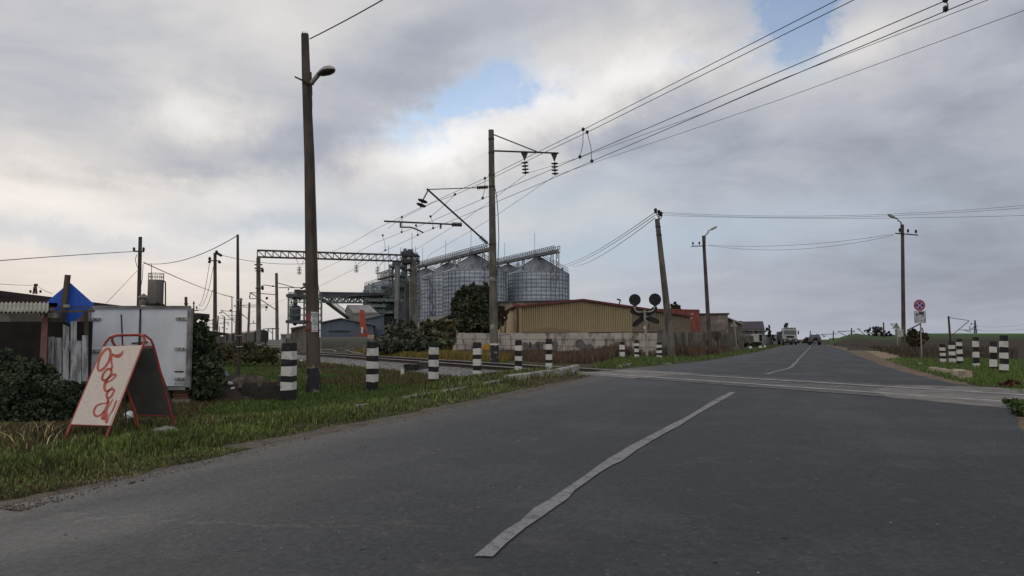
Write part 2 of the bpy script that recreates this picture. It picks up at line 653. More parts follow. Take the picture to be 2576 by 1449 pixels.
# field rising on the right
def field_mesh():
    xs = np.linspace(0, 1, 60)
    V, Fc = [], []
    rows = [(24, 0.0), (36, .0), (60, .10), (90, .45), (140, 1.1), (200, 1.9), (300, 3.0), (420, 4.4), (520, 5.0), (640, 4.8), (900, 3)]
    for (Y, z) in rows:
        for q in xs:
            # left edge follows the road's right shoulder
            uL = 2330 if Y < 30 else (2180 if Y < 50 else (2120 if Y < 100 else 2085))
            xl = ray(uL + (0 if Y < 200 else 0), 854)[0] * Y
            x = xl + q * (Y * 1.0 + 25)
            hump = 0.0
            if 100 < Y < 330:
                uu = 1288 + F * x / Y
                hump = 1.15 * math.exp(-((uu - 2150) / 38.0) ** 2) * Y / 200
                hump -= .012 * Y * max(0, (2110 - uu) / 25)
            zz = z * min(1, q * 6 + (0 if Y < 130 else .35)) + hump * (1 if z else 0)
            V.append((x, Y, max(zz, -.3) - .005 + .02 * math.sin(x * .7 + Y)))
    n = len(xs)
    for j in range(len(rows) - 1):
        for i in range(n - 1):
            Fc.append((j * n + i, j * n + i + 1, (j + 1) * n + i + 1, (j + 1) * n + i))
    return V, Fc


def field_material():
    m = bpy.data.materials.new('field_crop')
    m.use_nodes = True
    tr_ = m.node_tree
    tr_.nodes.clear()
    k = T(tr_)
    bs = k.new('ShaderNodeBsdfPrincipled')
    out = k.new('ShaderNodeOutputMaterial')
    tr_.links.new(bs.outputs[0], out.inputs[0])
    bs.inputs['Roughness'].default_value = .95
    bs.inputs['Specular IOR Level'].default_value = .1
    g = k.new('ShaderNodeNewGeometry')
    pos = g.outputs['Position']
    x, y, z = k.sep(pos)
    n = k.noise(pos, .05, 5, .6)
    yy = k.m('ADD', y, k.m('MULTIPLY', k.m('SUBTRACT', n, .5), 30))
    col = k.mix(k.ramp(k.noise(pos, .3, 6, .7), .4, .65), (.042, .029, .023), (.028, .030, .018))
    col = k.mix(k.ramp(yy, 110, 170), col, (.040, .066, .022))
    col = k.mix(k.m('MULTIPLY', k.ramp(yy, 200, 300), k.ramp(x, 110, 240)), col, (.045, .125, .022))
    k.put(bs.inputs['Base Color'], col)
    return m


V, Fc = field_mesh()
mb = MB()
mb.add(V, Fc, True)
structure('field', mb, field_material())


# ------------------------------------------------------------------ road
def jitter_line(pts, amp, step=.5):
    out = []
    for a, b in zip(pts[:-1], pts[1:]):
        d = (b - a)
        n = max(1, min(60, int(d.length / step)))
        nrm = Vector((-d.y, d.x, 0)).normalized()
        for i in range(n):
            out.append(a + d * i / n + nrm * random.uniform(-amp, amp))
    out.append(pts[-1])
    return out


def ribbon(left, right, z, n=400):
    """sheet between two polylines, resampled to the same count"""
    def res(pl):
        pl = [Vector((p.x, p.y, 0)) for p in pl]
        L = [0]
        for a, b in zip(pl[:-1], pl[1:]):
            L.append(L[-1] + (b - a).length)
        out = []
        for i in range(n):
            q = L[-1] * (i / (n - 1)) ** 1.6
            j = max(jj for jj in range(len(L)) if L[jj] <= q + 1e-9)
            j = min(j, len(pl) - 2)
            f_ = (q - L[j]) / max(1e-9, L[j + 1] - L[j])
            out.append(pl[j].lerp(pl[j + 1], f_))
        return out
    a, b = res(left), res(right)
    mb = MB()
    V = []
    for p, q in zip(a, b):
        for k in range(7):
            r = p.lerp(q, k / 6)
            V.append((r.x, r.y, z))
    Fc = []
    for i in range(n - 1):
        for k in range(6):
            Fc.append((i * 7 + k, i * 7 + k + 1, (i + 1) * 7 + k + 1, (i + 1) * 7 + k))
    mb.add(V, Fc)
    return mb


def g0(u, v):
    return G(u, v, 0.0)


RD = Vector((.385, .923, 0))
left_px = [(0, 1285), (300, 1213), (560, 1150), (700, 1114), (900, 1078), (1100, 1036), (1300, 995), (1450, 960), (1480, 950), (1500, 942)]
left_far = [(1560, 929), (1640, 922), (1780, 908), (1900, 887), (1975, 869), (2010, 862)]
right_px = [(2576, 1130), (2560, 1060), (2550, 1020), (2510, 985), (2400, 966), (2300, 944), (2220, 920), (2170, 900), (2120, 880), (2082, 869), (2058, 862)]
Lp = [Vector((-5.2, -6, 0)), Vector((-3.9, 0, 0))] + [g0(*p) for p in left_px] + [g0(*p) for p in left_far]
Rp = [Vector((1.6, -6, 0)), Vector((3.6, 0, 0))] + [g0(*p) for p in right_px]
Lj = jitter_line(Lp, .035)
Rj = jitter_line(Rp, .05)


def asphalt_material(name, crossing=False):
    m = bpy.data.materials.new(name)
    m.use_nodes = True
    tr_ = m.node_tree
    tr_.nodes.clear()
    k = T(tr_)
    bs = k.new('ShaderNodeBsdfPrincipled')
    out = k.new('ShaderNodeOutputMaterial')
    tr_.links.new(bs.outputs[0], out.inputs[0])
    bs.inputs['Specular IOR Level'].default_value = .16
    g = k.new('ShaderNodeNewGeometry')
    pos = g.outputs['Position']
    x, y, z = k.sep(pos)
    # lane coordinate: distance to the right of the centre line
    lane = k.m('ADD', k.m('MULTIPLY', k.m('SUBTRACT', x, -.17), .92), k.m('MULTIPLY', k.m('SUBTRACT', y, 3.2), -.385))
    along = k.m('ADD', k.m('MULTIPLY', x, .385), k.m('MULTIPLY', y, .923))
    sv = k.comb(lane, k.m('MULTIPLY', along, .16), 0)
    streak = k.noise(sv, 1.4, 4, .55)
    big = k.noise(pos, .35, 5, .55)
    mid = k.noise(pos, 2.2, 6, .65)
    fine = k.noise(pos, 60, 4, .7)
    pits = k.noise(pos, 22, 5, .75)
    base = (.040, .044, .050) if not crossing else (.105, .102, .099)
    dark = (.025, .0275, .032) if not crossing else (.075, .073, .071)
    lite = (.057, .061, .067) if not crossing else (.13, .126, .12)
    col = k.mix(k.ramp(streak, .38, .62), dark, base)
    col = k.mix(k.m('MULTIPLY', k.ramp(big, .48, .62), .6), col, lite)
    # the oncoming lane is dustier and paler than the near one
    col = k.mix(k.m('MULTIPLY', k.ramp(lane, -3.6, -.6, 1.0, 0.0), .55), col, (.072, .075, .079))
    col = k.mix(k.m('MULTIPLY', k.ramp(mid, .54, .66), .4), col, (.074, .072, .069))
    # dusty brownish verge of the left edge
    ed = k.m('ADD', k.m('MULTIPLY', k.m('ADD', x, 2.2), .941), k.m('MULTIPLY', k.m('SUBTRACT', y, 6.96), -.339))
    ed = k.m('ADD', ed, k.m('MULTIPLY', k.m('SUBTRACT', mid, .5), .9))
    if not crossing:
        col = k.mix(k.m('MULTIPLY', k.ramp(ed, -.1, .95, 1.0, 0.0), .85), col, (.092, .082, .070))
    # pits and pale chippings
    col = k.mix(k.m('MULTIPLY', k.ramp(pits, .57, .64), .75), col, (.024, .032, .033))
    col = k.mix(k.m('MULTIPLY', k.ramp(k.noise(pos, 30, 3, .6), .655, .70), .75), col, (.15, .147, .14))
    blot = k.noise(pos, .8, 5, .62)
    col = k.mix(k.m('MULTIPLY', k.ramp(blot, .52, .64), .38), col, (.030, .031, .034))
    col = k.mix(k.m('MULTIPLY', k.ramp(fine, .45, .65), .45), col, (.030, .031, .033))
    # the ragged seam of an old patch crossing the near lane
    seam = k.m('ABSOLUTE', k.m('SUBTRACT', k.m('SUBTRACT', y, 3.75), k.m('ADD', k.m('MULTIPLY', x, -.10), k.m('MULTIPLY', k.m('SUBTRACT', k.noise(pos, 1.3, 5, .6), .5), 1.1))))
    sf = k.m('MULTIPLY', k.ramp(seam, .0, .07, 1.0, 0.0), k.ramp(k.noise(pos, 9, 5, .7), .42, .6))
    sf = k.m('MULTIPLY', sf, k.ramp(x, -.3, -.6, 0.0, 1.0))
    if not crossing:
        col = k.mix(k.m('MULTIPLY', sf, .45), col, (.115, .108, .098))
    # stones of the aggregate
    va = k.new('ShaderNodeTexVoronoi')
    tr_.links.new(pos, va.inputs['Vector'])
    va.inputs['Scale'].default_value = 42
    vr, vg, vb = k.sep(va.outputs['Color'])
    hs = k.new('ShaderNodeVectorMath', operation='SCALE')
    tr_.links.new(col, hs.inputs[0])
    tr_.links.new(k.ramp(vr, 0, 1, .76, 1.26, smooth=False), hs.inputs['Scale'])
    col = hs.outputs[0]
    # fine cracks
    vo = k.new('ShaderNodeTexVoronoi', feature='DISTANCE_TO_EDGE')
    wv = k.new('ShaderNodeVectorMath', operation='ADD')
    tr_.links.new(pos, wv.inputs[0])
    tr_.links.new(k.noise(pos, 1.6, 4, .6, color=True), wv.inputs[1])
    tr_.links.new(wv.outputs[0], vo.inputs['Vector'])
    vo.inputs['Scale'].default_value = .42
    crack = k.m('MULTIPLY', k.ramp(vo.outputs['Distance'], .0, .008, 1.0, 0.0), k.ramp(big, .5, .6))
    col = k.mix(k.m('MULTIPLY', crack, .6), col, (.03, .03, .03))
    k.put(bs.inputs['Base Color'], col)
    k.put(bs.inputs['Roughness'], k.ramp(streak, .35, .65, .60, .74))
    bn = k.new('ShaderNodeBump')
    bn.inputs['Strength'].default_value = .8
    bn.inputs['Distance'].default_value = .012
    tr_.links.new(k.m('ADD', k.m('MULTIPLY', fine, .6), k.m('ADD', pits, k.m('MULTIPLY', mid, .6))), bn.inputs['Height'])
    tr_.links.new(bn.outputs[0], bs.inputs['Normal'])
    return m


ASPH = asphalt_material('asphalt')
CROSSM = asphalt_material('crossing_asphalt', True)
structure('road', ribbon(Lj, Rj, .010), ASPH)

DIRT = mat('roadside_dirt', (.145, .104, .066), .95, (.075, .055, .038), 1.6, bump=.7, bscale=18, col3=(.17, .135, .10), scale3=5, lo3=.58, hi3=.72)
SAND = mat('sandy_shoulder', (.22, .165, .10), .95, (.14, .105, .07), 1.2, bump=.6, bscale=10, col3=(.27, .21, .14), scale3=2)
LDIRT = mat('verge_dirt', (.085, .068, .052), .95, (.052, .040, .030), 5, bump=.8, bscale=25, col3=(.12, .10, .08), scale3=9, lo3=.56, hi3=.68)
# left shoulder: thin strip of dirt between asphalt and grass
Lo = [p + Vector((-.30, .12, 0)) for p in Lp[:-5]]
structure('left_shoulder', ribbon(jitter_line(Lo, .10, .3), jitter_line([p + Vector((.25, -.1, 0)) for p in Lp[:-5]], .05, .3), .002), LDIRT)
shp = [g0(*p) for p in [(2700, 1180), (2640, 1080), (2590, 1030), (2540, 995), (2430, 962), (2330, 938), (2262, 905), (2200, 886), (2120, 873), (2085, 866)]]
structure('right_shoulder', ribbon(jitter_line([g0(*p) + Vector((-.6, 0, 0)) for p in [(2600, 1150), (2560, 1060), (2540, 1020), (2490, 985), (2390, 966), (2290, 944), (2210, 920), (2165, 900), (2120, 880), (2080, 869)]], .06, .4),
                                   jitter_line(shp, .12, .4), -.002), DIRT)
sp = [g0(*p) for p in [(2100, 872), (2140, 874), (2180, 884), (2215, 900), (2250, 908), (2268, 902), (2262, 892), (2215, 880), (2160, 872)]]
mb = MB()
mb.prism([Vector((p.x, p.y, -.02)) for p in sp], (0, 0, .021))
structure('sand_patch', mb, SAND)

# ------------------------------------------------------------------ railway
HG = .83
RZ = .030


def rail_path(s, k0, k1, step=1.5):
    n = max(2, int(abs(k1 - k0) / step))
    return [tr(s, k0 + (k1 - k0) * i / n) for i in range(n + 1)]


# crossing deck: paler asphalt band between and beside the rails
deck = MB()
pl = [g0(1490, 938), g0(1462, 951)]
ke = []
for s_, off in ((-HG - .62, 0), (HG + .75, 0)):
    ke.append(s_)
V = []
k_lo, k_hi = -14.5, 0.9
n = 70
for i in range(n + 1):
    k_ = k_lo + (k_hi - k_lo) * i / n
    a = tr(ke[0] + random.uniform(-.03, .03), k_, .0155)
    b = tr(ke[1] + random.uniform(-.03, .03), k_, .0155)
    V += [a, b]
deck.add(V, [(2 * i, 2 * i + 1, 2 * i + 3, 2 * i + 2) for i in range(n)])
structure('crossing_deck', deck, CROSSM)

# concrete apron at the left end of the deck and the slab seams
APRON = mat('crossing_concrete', (.17, .16, .148), .85, (.11, .105, .098), 2.2, bump=.4)
mb = MB()
mb.prism([tr(-HG - .72, -1.6, -.1), tr(HG + .95, -.2, -.1), tr(HG + .95, 2.6, -.1), tr(-HG - .72, 1.35, -.1)], (0, 0, .1185))
structure('crossing_apron', mb, APRON)
mb = MB()
mb.prism([tr(-HG - .7, -8.2, .0), tr(-.3, -7.0, .0), tr(HG + .9, -6.2, .0), tr(HG + 1.7, -7.6, .0), tr(HG + 1.9, -14.5, .0), tr(-HG - 1.2, -14.5, .0), tr(-HG - 1.1, -10.5, .0)], (0, 0, .0185))
structure('crossing_apron', mb, APRON)


def rail(label):
    return None


rail_group = 'running rails of the railway'
for s_, lab in ((-HG, 'near rusty rail of the track with worn pale top, nearer the camera'),
                (HG, 'far rusty rail of the track with worn pale top, nearer the graffiti wall')):
    root = thing('rail', lab, 'rail', tr(s_, 0, 0), group=rail_group)
    w = MB()
    a, b = tr(s_, -16), tr(s_, 170)
    # foot and web
    for (hw, z0, z1) in ((.075, -.115, -.098), (.012, -.098, -.012), (.040, -.012, RZ - .012)):
        w.hexa([a + Vector((-hw * TN.x, -hw * TN.y, z0)), a + Vector((hw * TN.x, hw * TN.y, z0)), b + Vector((hw * TN.x, hw * TN.y, z0)), b + Vector((-hw * TN.x, -hw * TN.y, z0)),
                a + Vector((-hw * TN.x, -hw * TN.y, z1)), a + Vector((hw * TN.x, hw * TN.y, z1)), b + Vector((hw * TN.x, hw * TN.y, z1)), b + Vector((-hw * TN.x, -hw * TN.y, z1))])
    w.build('rail_web', RAILM, root)
    w = MB()
    hw = .042
    z0, z1 = RZ - .012, RZ
    w.hexa([a + Vector((-hw * TN.x, -hw * TN.y, z0)), a + Vector((hw * TN.x, hw * TN.y, z0)), b + Vector((hw * TN.x, hw * TN.y, z0)), b + Vector((-hw * TN.x, -hw * TN.y, z0)),
            a + Vector((-hw * TN.x, -hw * TN.y, z1)), a + Vector((hw * TN.x, hw * TN.y, z1)), b + Vector((hw * TN.x, hw * TN.y, z1)), b + Vector((-hw * TN.x, -hw * TN.y, z1))])
    w.build('rail_head', RAILTOP, root)

# seams and flangeways on the crossing: thin strips, a few mm above the deck
SEAM = mat('deck_seam', (.26, .255, .25), .8, (.12, .115, .11), 6)
SEAMD = mat('flangeway_gap', (.018, .017, .017), .9)


def strip(pts, w, z, m, name='crossing_seam'):
    mb = MB()
    for a, b in zip(pts[:-1], pts[1:]):
        d = (b - a).normalized()
        nn = Vector((-d.y, d.x, 0)) * w / 2
        mb.add([Vector((p.x, p.y, z)) for p in (a - nn, a + nn, b + nn, b - nn)], [(0, 1, 2, 3)])
    return structure(name, mb, m)


for s_, z_, ww, mm in ((-HG + .095, .020, .07, SEAMD), (HG - .095, .020, .07, SEAMD), (-HG - .60, .0205, .035, SEAM), (HG + .72, .0205, .035, SEAM)):
    strip([tr(s_, -14, 0), tr(s_, .9, 0)], ww, z_, mm)
q5 = zc(2400, 1380, 1.578)
for a, b, w_, m_ in [((960, 210), (1290, 197), .045, SEAM), ((960, 216), (1290, 203), .03, SEAMD), ((1380, 262), (1990, 245), .018, SEAM), ((200, 141), (520, 130), .02, SEAM), ((830, 160), (980, 150), .02, SEAM),
                     ((1280, 199), (1520, 183), .015, SEAM), ((800, 212), (980, 206), .02, SEAM)]:
    strip([g0(*q5(*a)), g0(*q5(*b))], w_, .0225, m_)

# ballast bed left of the road
BALL = mat('ballast_base', (.19, .18, .175), .95, (.10, .095, .09), 12, bump=1.0, bscale=35)
mb = MB()
prof = [(-2.9, -.33), (-2.0, -.16), (-1.45, -.12), (1.45, -.12), (2.1, -.16), (3.0, -.33)]
ks = list(np.linspace(2.2, 60, 110)) + [70, 90, 120, 170]
V = []
for k_ in ks:
    for (s_, z_) in prof:
        p = tr(s_, k_, z_ + random.uniform(-.015, .015))
        V.append(p)
npf = len(prof)
mb.add(V, [(i * npf + j, i * npf + j + 1, (i + 1) * npf + j + 1, (i + 1) * npf + j) for i in range(len(ks) - 1) for j in range(npf - 1)])
structure('ballast', mb, BALL)
# loose stones on it
NS = 9000
kk = 2.0 + 58 * rng.random(NS) ** 1.6
ss = rng.uniform(-3.0, 2.9, NS)
zz = np.interp(ss, [p[0] for p in prof], [p[1] for p in prof])
cx = TC.x + TN.x * ss + TT.x * kk
cy = TC.y + TN.y * ss + TT.y * kk
sz = rng.uniform(.018, .042, NS)
octv = np.array([(1, 0, 0), (0, 1, 0), (-1, 0, 0), (0, -1, 0), (0, 0, .8), (0, 0, -.8)])
octf = np.array([(0, 1, 4), (1, 2, 4), (2, 3, 4), (3, 0, 4), (1, 0, 5), (2, 1, 5), (3, 2, 5), (0, 3, 5)])
ang = rng.uniform(0, 6.28, NS)
V = octv[None] * rng.uniform(.6, 1.3, (NS, 6, 1)) * sz[:, None, None]
X = V[..., 0] * np.cos(ang)[:, None] - V[..., 1] * np.sin(ang)[:, None]
Y_ = V[..., 0] * np.sin(ang)[:, None] + V[..., 1] * np.cos(ang)[:, None]
V = np.stack([X + cx[:, None], Y_ + cy[:, None], V[..., 2] + zz[:, None] + .01], -1).reshape(-1, 3)
Fi = (octf[None] + (np.arange(NS) * 6)[:, None, None]).reshape(-1)
shade = rng.uniform(.10, .26, NS)
cc = np.repeat(np.stack([shade * 1.02, shade, shade * .98], -1), 6, 0)
STN = mat('ballast_stone', (.2, .2, .2), .95, attr='tint')
o = np_mesh('ballast_stones', V, Fi, np.full(NS * 8, 3), STN, cc)
o['kind'] = 'stuff'
tag(o, 'grey crushed stone ballast under the rails', 'ballast')

# sleepers (concrete), ends show past the near rail
SLP = mat('sleeper_concrete', (.20, .19, .175), .9, (.12, .11, .10), 5)
mb0 = MB()
L2 = 1.32
mb0.hexa([tr(-L2, -.12), tr(L2, -.12), tr(L2, .12), tr(-L2, .12), tr(-L2, -.10) + Vector((0, 0, .09)), tr(L2, -.10) + Vector((0, 0, .09)), tr(L2, .10) + Vector((0, 0, .09)), tr(-L2, .10) + Vector((0, 0, .09))])
first = None
kq = 2.7
i = 0
while kq < 62:
    base = tr(0, kq, -.205)
    if first is None:
        first = mb0.build('sleeper', SLP, origin=tr(0, 0, 0))
        o = first
    else:
        o = first.copy()
        COL.objects.link(o)
    o.location = base
    tag(o, 'pale concrete sleeper half sunk in ballast under the rails', 'sleeper', 'concrete sleepers under the rails')
    kq += .62
    i += 1

# centre line markings
LINE = mat('road_marking', (.205, .206, .21), .8, (.085, .086, .09), 30, lo=.50, hi=.66, col3=(.075, .076, .08), scale3=1.6, lo3=.53, hi3=.70, bump=.6, bscale=60)
q7 = zc(2000, 1500, 1.268)
lft = [(-14, 760), (60, 715), (130, 648), (215, 600), (270, 560), (330, 520), (395, 475), (440, 440), (500, 398), (545, 372), (590, 343), (670, 300), (760, 253), (820, 220), (880, 192), (950, 150), (1000, 118), (1060, 84), (1108, 60)]
rgt = [(-10, 828), (90, 745), (170, 692), (240, 640), (300, 600), (330, 560), (400, 510), (450, 472), (520, 430), (570, 408), (640, 355), (710, 312), (790, 265), (860, 228), (930, 182), (985, 150), (1040, 118), (1090, 90), (1138, 60)]
lp = [g0(*q7(*p)) for p in lft]
rp = [g0(*q7(*p)) for p in rgt]
lp = [g0(1192, 1408)] + lp
rp = [g0(1240, 1409)] + rp
mb = MB()
V = []
for a, b in zip(lp, rp):
    V += [Vector((a.x, a.y, .016)), Vector((b.x, b.y, .016))]
mb.add(V, [(2 * i, 2 * i + 1, 2 * i + 3, 2 * i + 2) for i in range(len(lp) - 1)])
structure('centre_line', mb, LINE)
mb = MB()
pts = [g0(1930, 943), g0(1960, 934), g0(1985, 928), g0(2000, 915), g0(2013, 900), g0(2026, 886), g0(2036, 876), g0(2041, 869)]
pts = jitter_line(pts, .03, 1.5)
V = []
for i_, p in enumerate(pts):
    a = pts[max(0, i_ - 1)]
    b = pts[min(len(pts) - 1, i_ + 1)]
    d = (b - a).normalized()
    nn = Vector((-d.y, d.x, 0)) * (.06 if i_ < 4 else .045)
    V += [Vector((p.x - nn.x, p.y - nn.y, .017)), Vector((p.x + nn.x, p.y + nn.y, .017))]
mb.add(V, [(2 * i, 2 * i + 1, 2 * i + 3, 2 * i + 2) for i in range(len(pts) - 1)])
structure('centre_line', mb, LINE)

# ------------------------------------------------------------------ text
def text_mesh(txt, size):
    cu = bpy.data.curves.new('txt', 'FONT')
    cu.body = txt
    cu.size = size
    cu.align_x = 'CENTER'
    ob = bpy.data.objects.new('txt', cu)
    COL.objects.link(ob)
    dg = bpy.context.evaluated_depsgraph_get()
    me = ob.evaluated_get(dg).to_mesh()
    V = [v.co.copy() for v in me.vertices]
    Fc = [tuple(p.vertices) for p in me.polygons]
    ob.evaluated_get(dg).to_mesh_clear()
    bpy.data.objects.remove(ob)
    bpy.data.curves.remove(cu)
    return V, Fc


def put_text(mb, txt, size, o, ax, ay, squeeze=1.0):
    o, ax, ay = Vector(o), Vector(ax).normalized(), Vector(ay).normalized()
    V, Fc = text_mesh(txt, size)
    mb.add([o + ax * p.x * squeeze + ay * p.y for p in V], Fc)


# ------------------------------------------------------------------ bollards
def bollard(u, v, vtop, wpx, bands, label, first_black=True, rot=28, lean=0.0, Y=None, name='striped_bollard'):
    """bands: fractions from the top where the colour changes"""
    p = G(u, v) if Y is None else at(u, v, Y)
    if Y is not None:
        p = Vector((p.x, p.y, hgt(p.x, p.y)))
    top = at(u, vtop, p.y)
    H = top.z - p.z
    W = wpx / F * p.y / (cos(math.radians(rot)) + abs(sin(math.radians(rot)))) * cos(math.atan2(p.x, p.y))
    mb = MB()
    fr = [0] + list(bands) + [1]
    zs = [H * (1 - q) for q in fr][::-1]     # bottom to top
    nb = len(zs) - 1
    r = math.radians(rot) - math.atan2(p.x, p.y)
    lv = []
    full = [(-.35, False)] + [(z, True) for z in zs]
    for i, (z, jit) in enumerate(full):
        k = 1.0 - .05 * max(z, 0) / H
        if i == len(full) - 1:
            k *= .97
        row = []
        for c in range(4):
            a = r + pi / 4 + c * pi / 2
            rad = W / math.sqrt(2) * k * random.uniform(.985, 1.015)
            jz = random.uniform(-.012, .012) if (jit and 0 < i < len(full) - 1) else random.uniform(-.006, .006)
            row.append(Vector((p.x + rad * cos(a) + lean * z, p.y + rad * sin(a), p.z + z + jz)))
        lv.append(row)
    for i in range(len(lv) - 1):
        if i == 0:
            black = (nb % 2 == 1) == first_black
        else:
            idx_from_top = nb - i
            black = (idx_from_top % 2 == 0) == first_black
        mb.cur = 1 if black else 0
        mb.add(lv[i] + lv[i + 1], [(c, (c + 1) % 4, 4 + (c + 1) % 4, 4 + c) for c in range(4)])
    mb.cur = 1 if first_black else 0
    # slightly domed head
    top_r = [q + (Vector((p.x + lean * H, p.y, q.z)) - q) * .12 + Vector((0, 0, .012)) for q in lv[-1]]
    mb.add(lv[-1] + top_r, [(c, (c + 1) % 4, 4 + (c + 1) % 4, 4 + c) for c in range(4)] + [(4, 5, 6, 7)])
    o = mb.build(name, [WHITE, BLACK], origin=p)
    tag(o, label, 'bollard', 'black and white bollards at the level crossing')
    return o


def fr(a):
    return [(q - a[0]) / (a[-1] - a[0]) for q in a[1:-1]]


bollard(725, 1014, 864, 41, fr([540, 655, 765, 865, 1000, 1090, 1200, 1390]), 'largest striped bollard, left of the concrete lamp pole, white chips at its foot', rot=-24)
bollard(936, 986, 861, 31, fr([530, 615, 730, 810, 920, 1000, 1110, 1260]), 'striped bollard just right of the tall concrete lamp pole', rot=-33)
bollard(1090.5, 961, 862, 26.5, fr([300, 360, 450, 520, 610, 680, 775, 812]), 'striped bollard in the grass in front of the black switch machine', rot=-28)
bollard(1200.5, 941, 862, 22.5, fr([322, 388, 460, 515, 582, 645, 712, 716]), 'striped bollard just left of the railway mast with the black base', rot=-14, Y=18.7)
bollard(1304.5, 927, 856.5, 18.5, fr([288, 345, 405, 465, 523, 583, 640, 648]), 'striped bollard in front of the graffiti letters, left one of the pair', rot=-14, Y=20.2)
bollard(1381, 917, 853, 17, fr([270, 325, 390, 437, 497, 537, 600, 603]), 'striped bollard with a dark cap in front of the graffiti, beside the fallen kerb', rot=-14, Y=21.0)
bollard(1565, 896, 860, 14.2, fr([795, 832, 883, 912, 968, 975]), 'short striped bollard left of the crossing signal, at the edge of the red weeds', rot=12, Y=39.5)
bollard(1601.5, 899, 856.5, 12.5, fr([773, 812, 850, 890, 935, 970, 1010]), 'striped bollard standing just left of the crossing signal post', rot=12)
bollard(1658.5, 901, 861.5, 14, fr([800, 832, 870, 908, 943, 978, 1015]), 'striped bollard right of the crossing signal, below the leaning pole', rot=14)
bollard(2373, 912, 866, 15.5, fr([1010, 1062, 1115, 1155, 1208, 1255, 1312, 1318]), 'leftmost of the striped bollards right of the road', rot=6, lean=-.03)
bollard(2396.5, 912, 860, 18, fr([970, 1020, 1085, 1130, 1195, 1245, 1312, 1316]), 'second striped bollard from the left on the right verge, ending in white', rot=8, lean=-.02)
bollard(2415, 915, 853, 16, fr([940, 985, 1050, 1108, 1170, 1220, 1282, 1330]), 'third striped bollard from the left on the right verge, ending in black', rot=6)
bollard(2456, 924, 848.5, 17.5, fr([920, 980, 1065, 1150, 1235, 1322, 1385]), 'striped bollard standing alone on the right verge between the two groups', rot=8, lean=.015)
bollard(2499, 931, 860, 20, fr([1000, 1065, 1148, 1240, 1340, 1385]), 'shorter striped bollard tucked left of the tallest one at far right', rot=8, lean=.03)
bollard(2526, 938, 844.5, 24, fr([885, 965, 1060, 1140, 1230, 1315, 1410, 1450]), 'tallest striped bollard, at the far right of the right verge', rot=6, lean=.03)


# ------------------------------------------------------------------ poles
def pole_pts(ub, vb, ut, vt, Y=None):
    b = G(ub, vb) if Y is None else at(ub, vb, Y)
    if Y is not None:
        b.z = hgt(b.x, b.y)
    t_ = at(ut, vt, b.y)
    return b, t_


def curved_shaft(mb, b, t_, r0, r1, n=10, bow=(0, 0), seg=10, sink=.4):
    d = (t_ - b)
    pts, rs = [b - d.normalized() * sink], [r0]
    for i in range(seg + 1):
        q = i / seg
        w = math.sin(pi * q)
        pts.append(b + d * q + Vector((bow[0] * w, bow[1] * w, 0)))
        rs.append(r0 + (r1 - r0) * q)
    mb.tube(pts, rs, n)
    return pts


def insulator(mb, p, h=.28, r=.07, n=8, disks=3, axis=(0, 0, -1)):
    prof = [(.015, 0)]
    for i in range(disks):
        z = h * (i + .2) / disks
        prof += [(.02, z), (r, z + h * .16 / disks), (r * .9, z + h * .3 / disks), (.025, z + h * .55 / disks)]
    prof += [(.015, h)]
    mb.lathe(p, prof, n, axis=axis)


# 1 the tall lamp pole on the left
b, t_ = pole_pts(789, 990, 767, 86)
LP = thing('street_lamp', 'tallest concrete lamp pole, leaning left, taped with white paper notices', 'street lamp', b)
px = b.y / F
mb = MB()
cuts = [(990, 789, 17.5), (930, 789, 17.2), (880, 787.5, 17), (800, 786.5, 16.5), (700, 784, 16), (600, 782.5, 15), (500, 780.5, 14), (400, 778.5, 13), (300, 774.5, 12), (200, 770.5, 11), (86, 767, 9.6)]
ptsA = [Vector((at(u, v, b.y).x, b.y, at(u, v, b.y).z)) for (v, u, w) in cuts]
mb.tube([ptsA[0] - Vector((0, 0, .5))] + ptsA, [17.5 * px] + [w * px for (_, _, w) in cuts], 8, smooth=False)
mb.build('pole_shaft', CONC_DK, LP)
for i in range(6):
    mb = MB()
    a = i * pi / 3
    q = ptsA[-1] + Vector((7 * px * cos(a), 7 * px * sin(a), -.02))
    mb.tube([q, q + Vector((random.uniform(-.01, .01), 0, random.uniform(.05, .09)))], .006, 4)
    mb.build('rebar', RUST, LP)
# painted foot
mb = MB()
lo = at(789, 992, b.y)
mb.tube([at(789, 994, b.y), at(789, 960, b.y), at(789, 926, b.y)], [18.0 * px, 17.9 * px, 17.8 * px], 8, smooth=False)
mb.build('painted_foot', FLAKE, LP)
mb = MB()
mb.tube([at(789, 926, b.y), at(789, 919, b.y)], [17.9 * px, 17.8 * px], 8, smooth=False)
mb.build('yellow_band', mat('yellow_stain', (.25, .21, .11), .9, (.07, .06, .045), 9, lo=.45, hi=.55), LP)
# red patches
def wrap(mb, u0, u1, v0, v1, off=.006, n=6, rad=None):
    """curved patch lying on the shaft"""
    V = []
    rad = rad or 16.4 * px
    for j, v in enumerate((v1, v0)):
        cxp = at(787, v, b.y).x
        for i in range(n + 1):
            uu = u0 + (u1 - u0) * i / n
            x = (uu - 1288) / F * b.y
            a = max(-1, min(1, (x - cxp) / (rad + off)))
            ang_ = math.asin(a)
            V.append(Vector((cxp + (rad + off) * math.sin(ang_), b.y - (rad + off) * cos(ang_), at(787, v, b.y).z)))
    mb.add(V, [(i, i + 1, n + 2 + i, n + 1 + i) for i in range(n)])


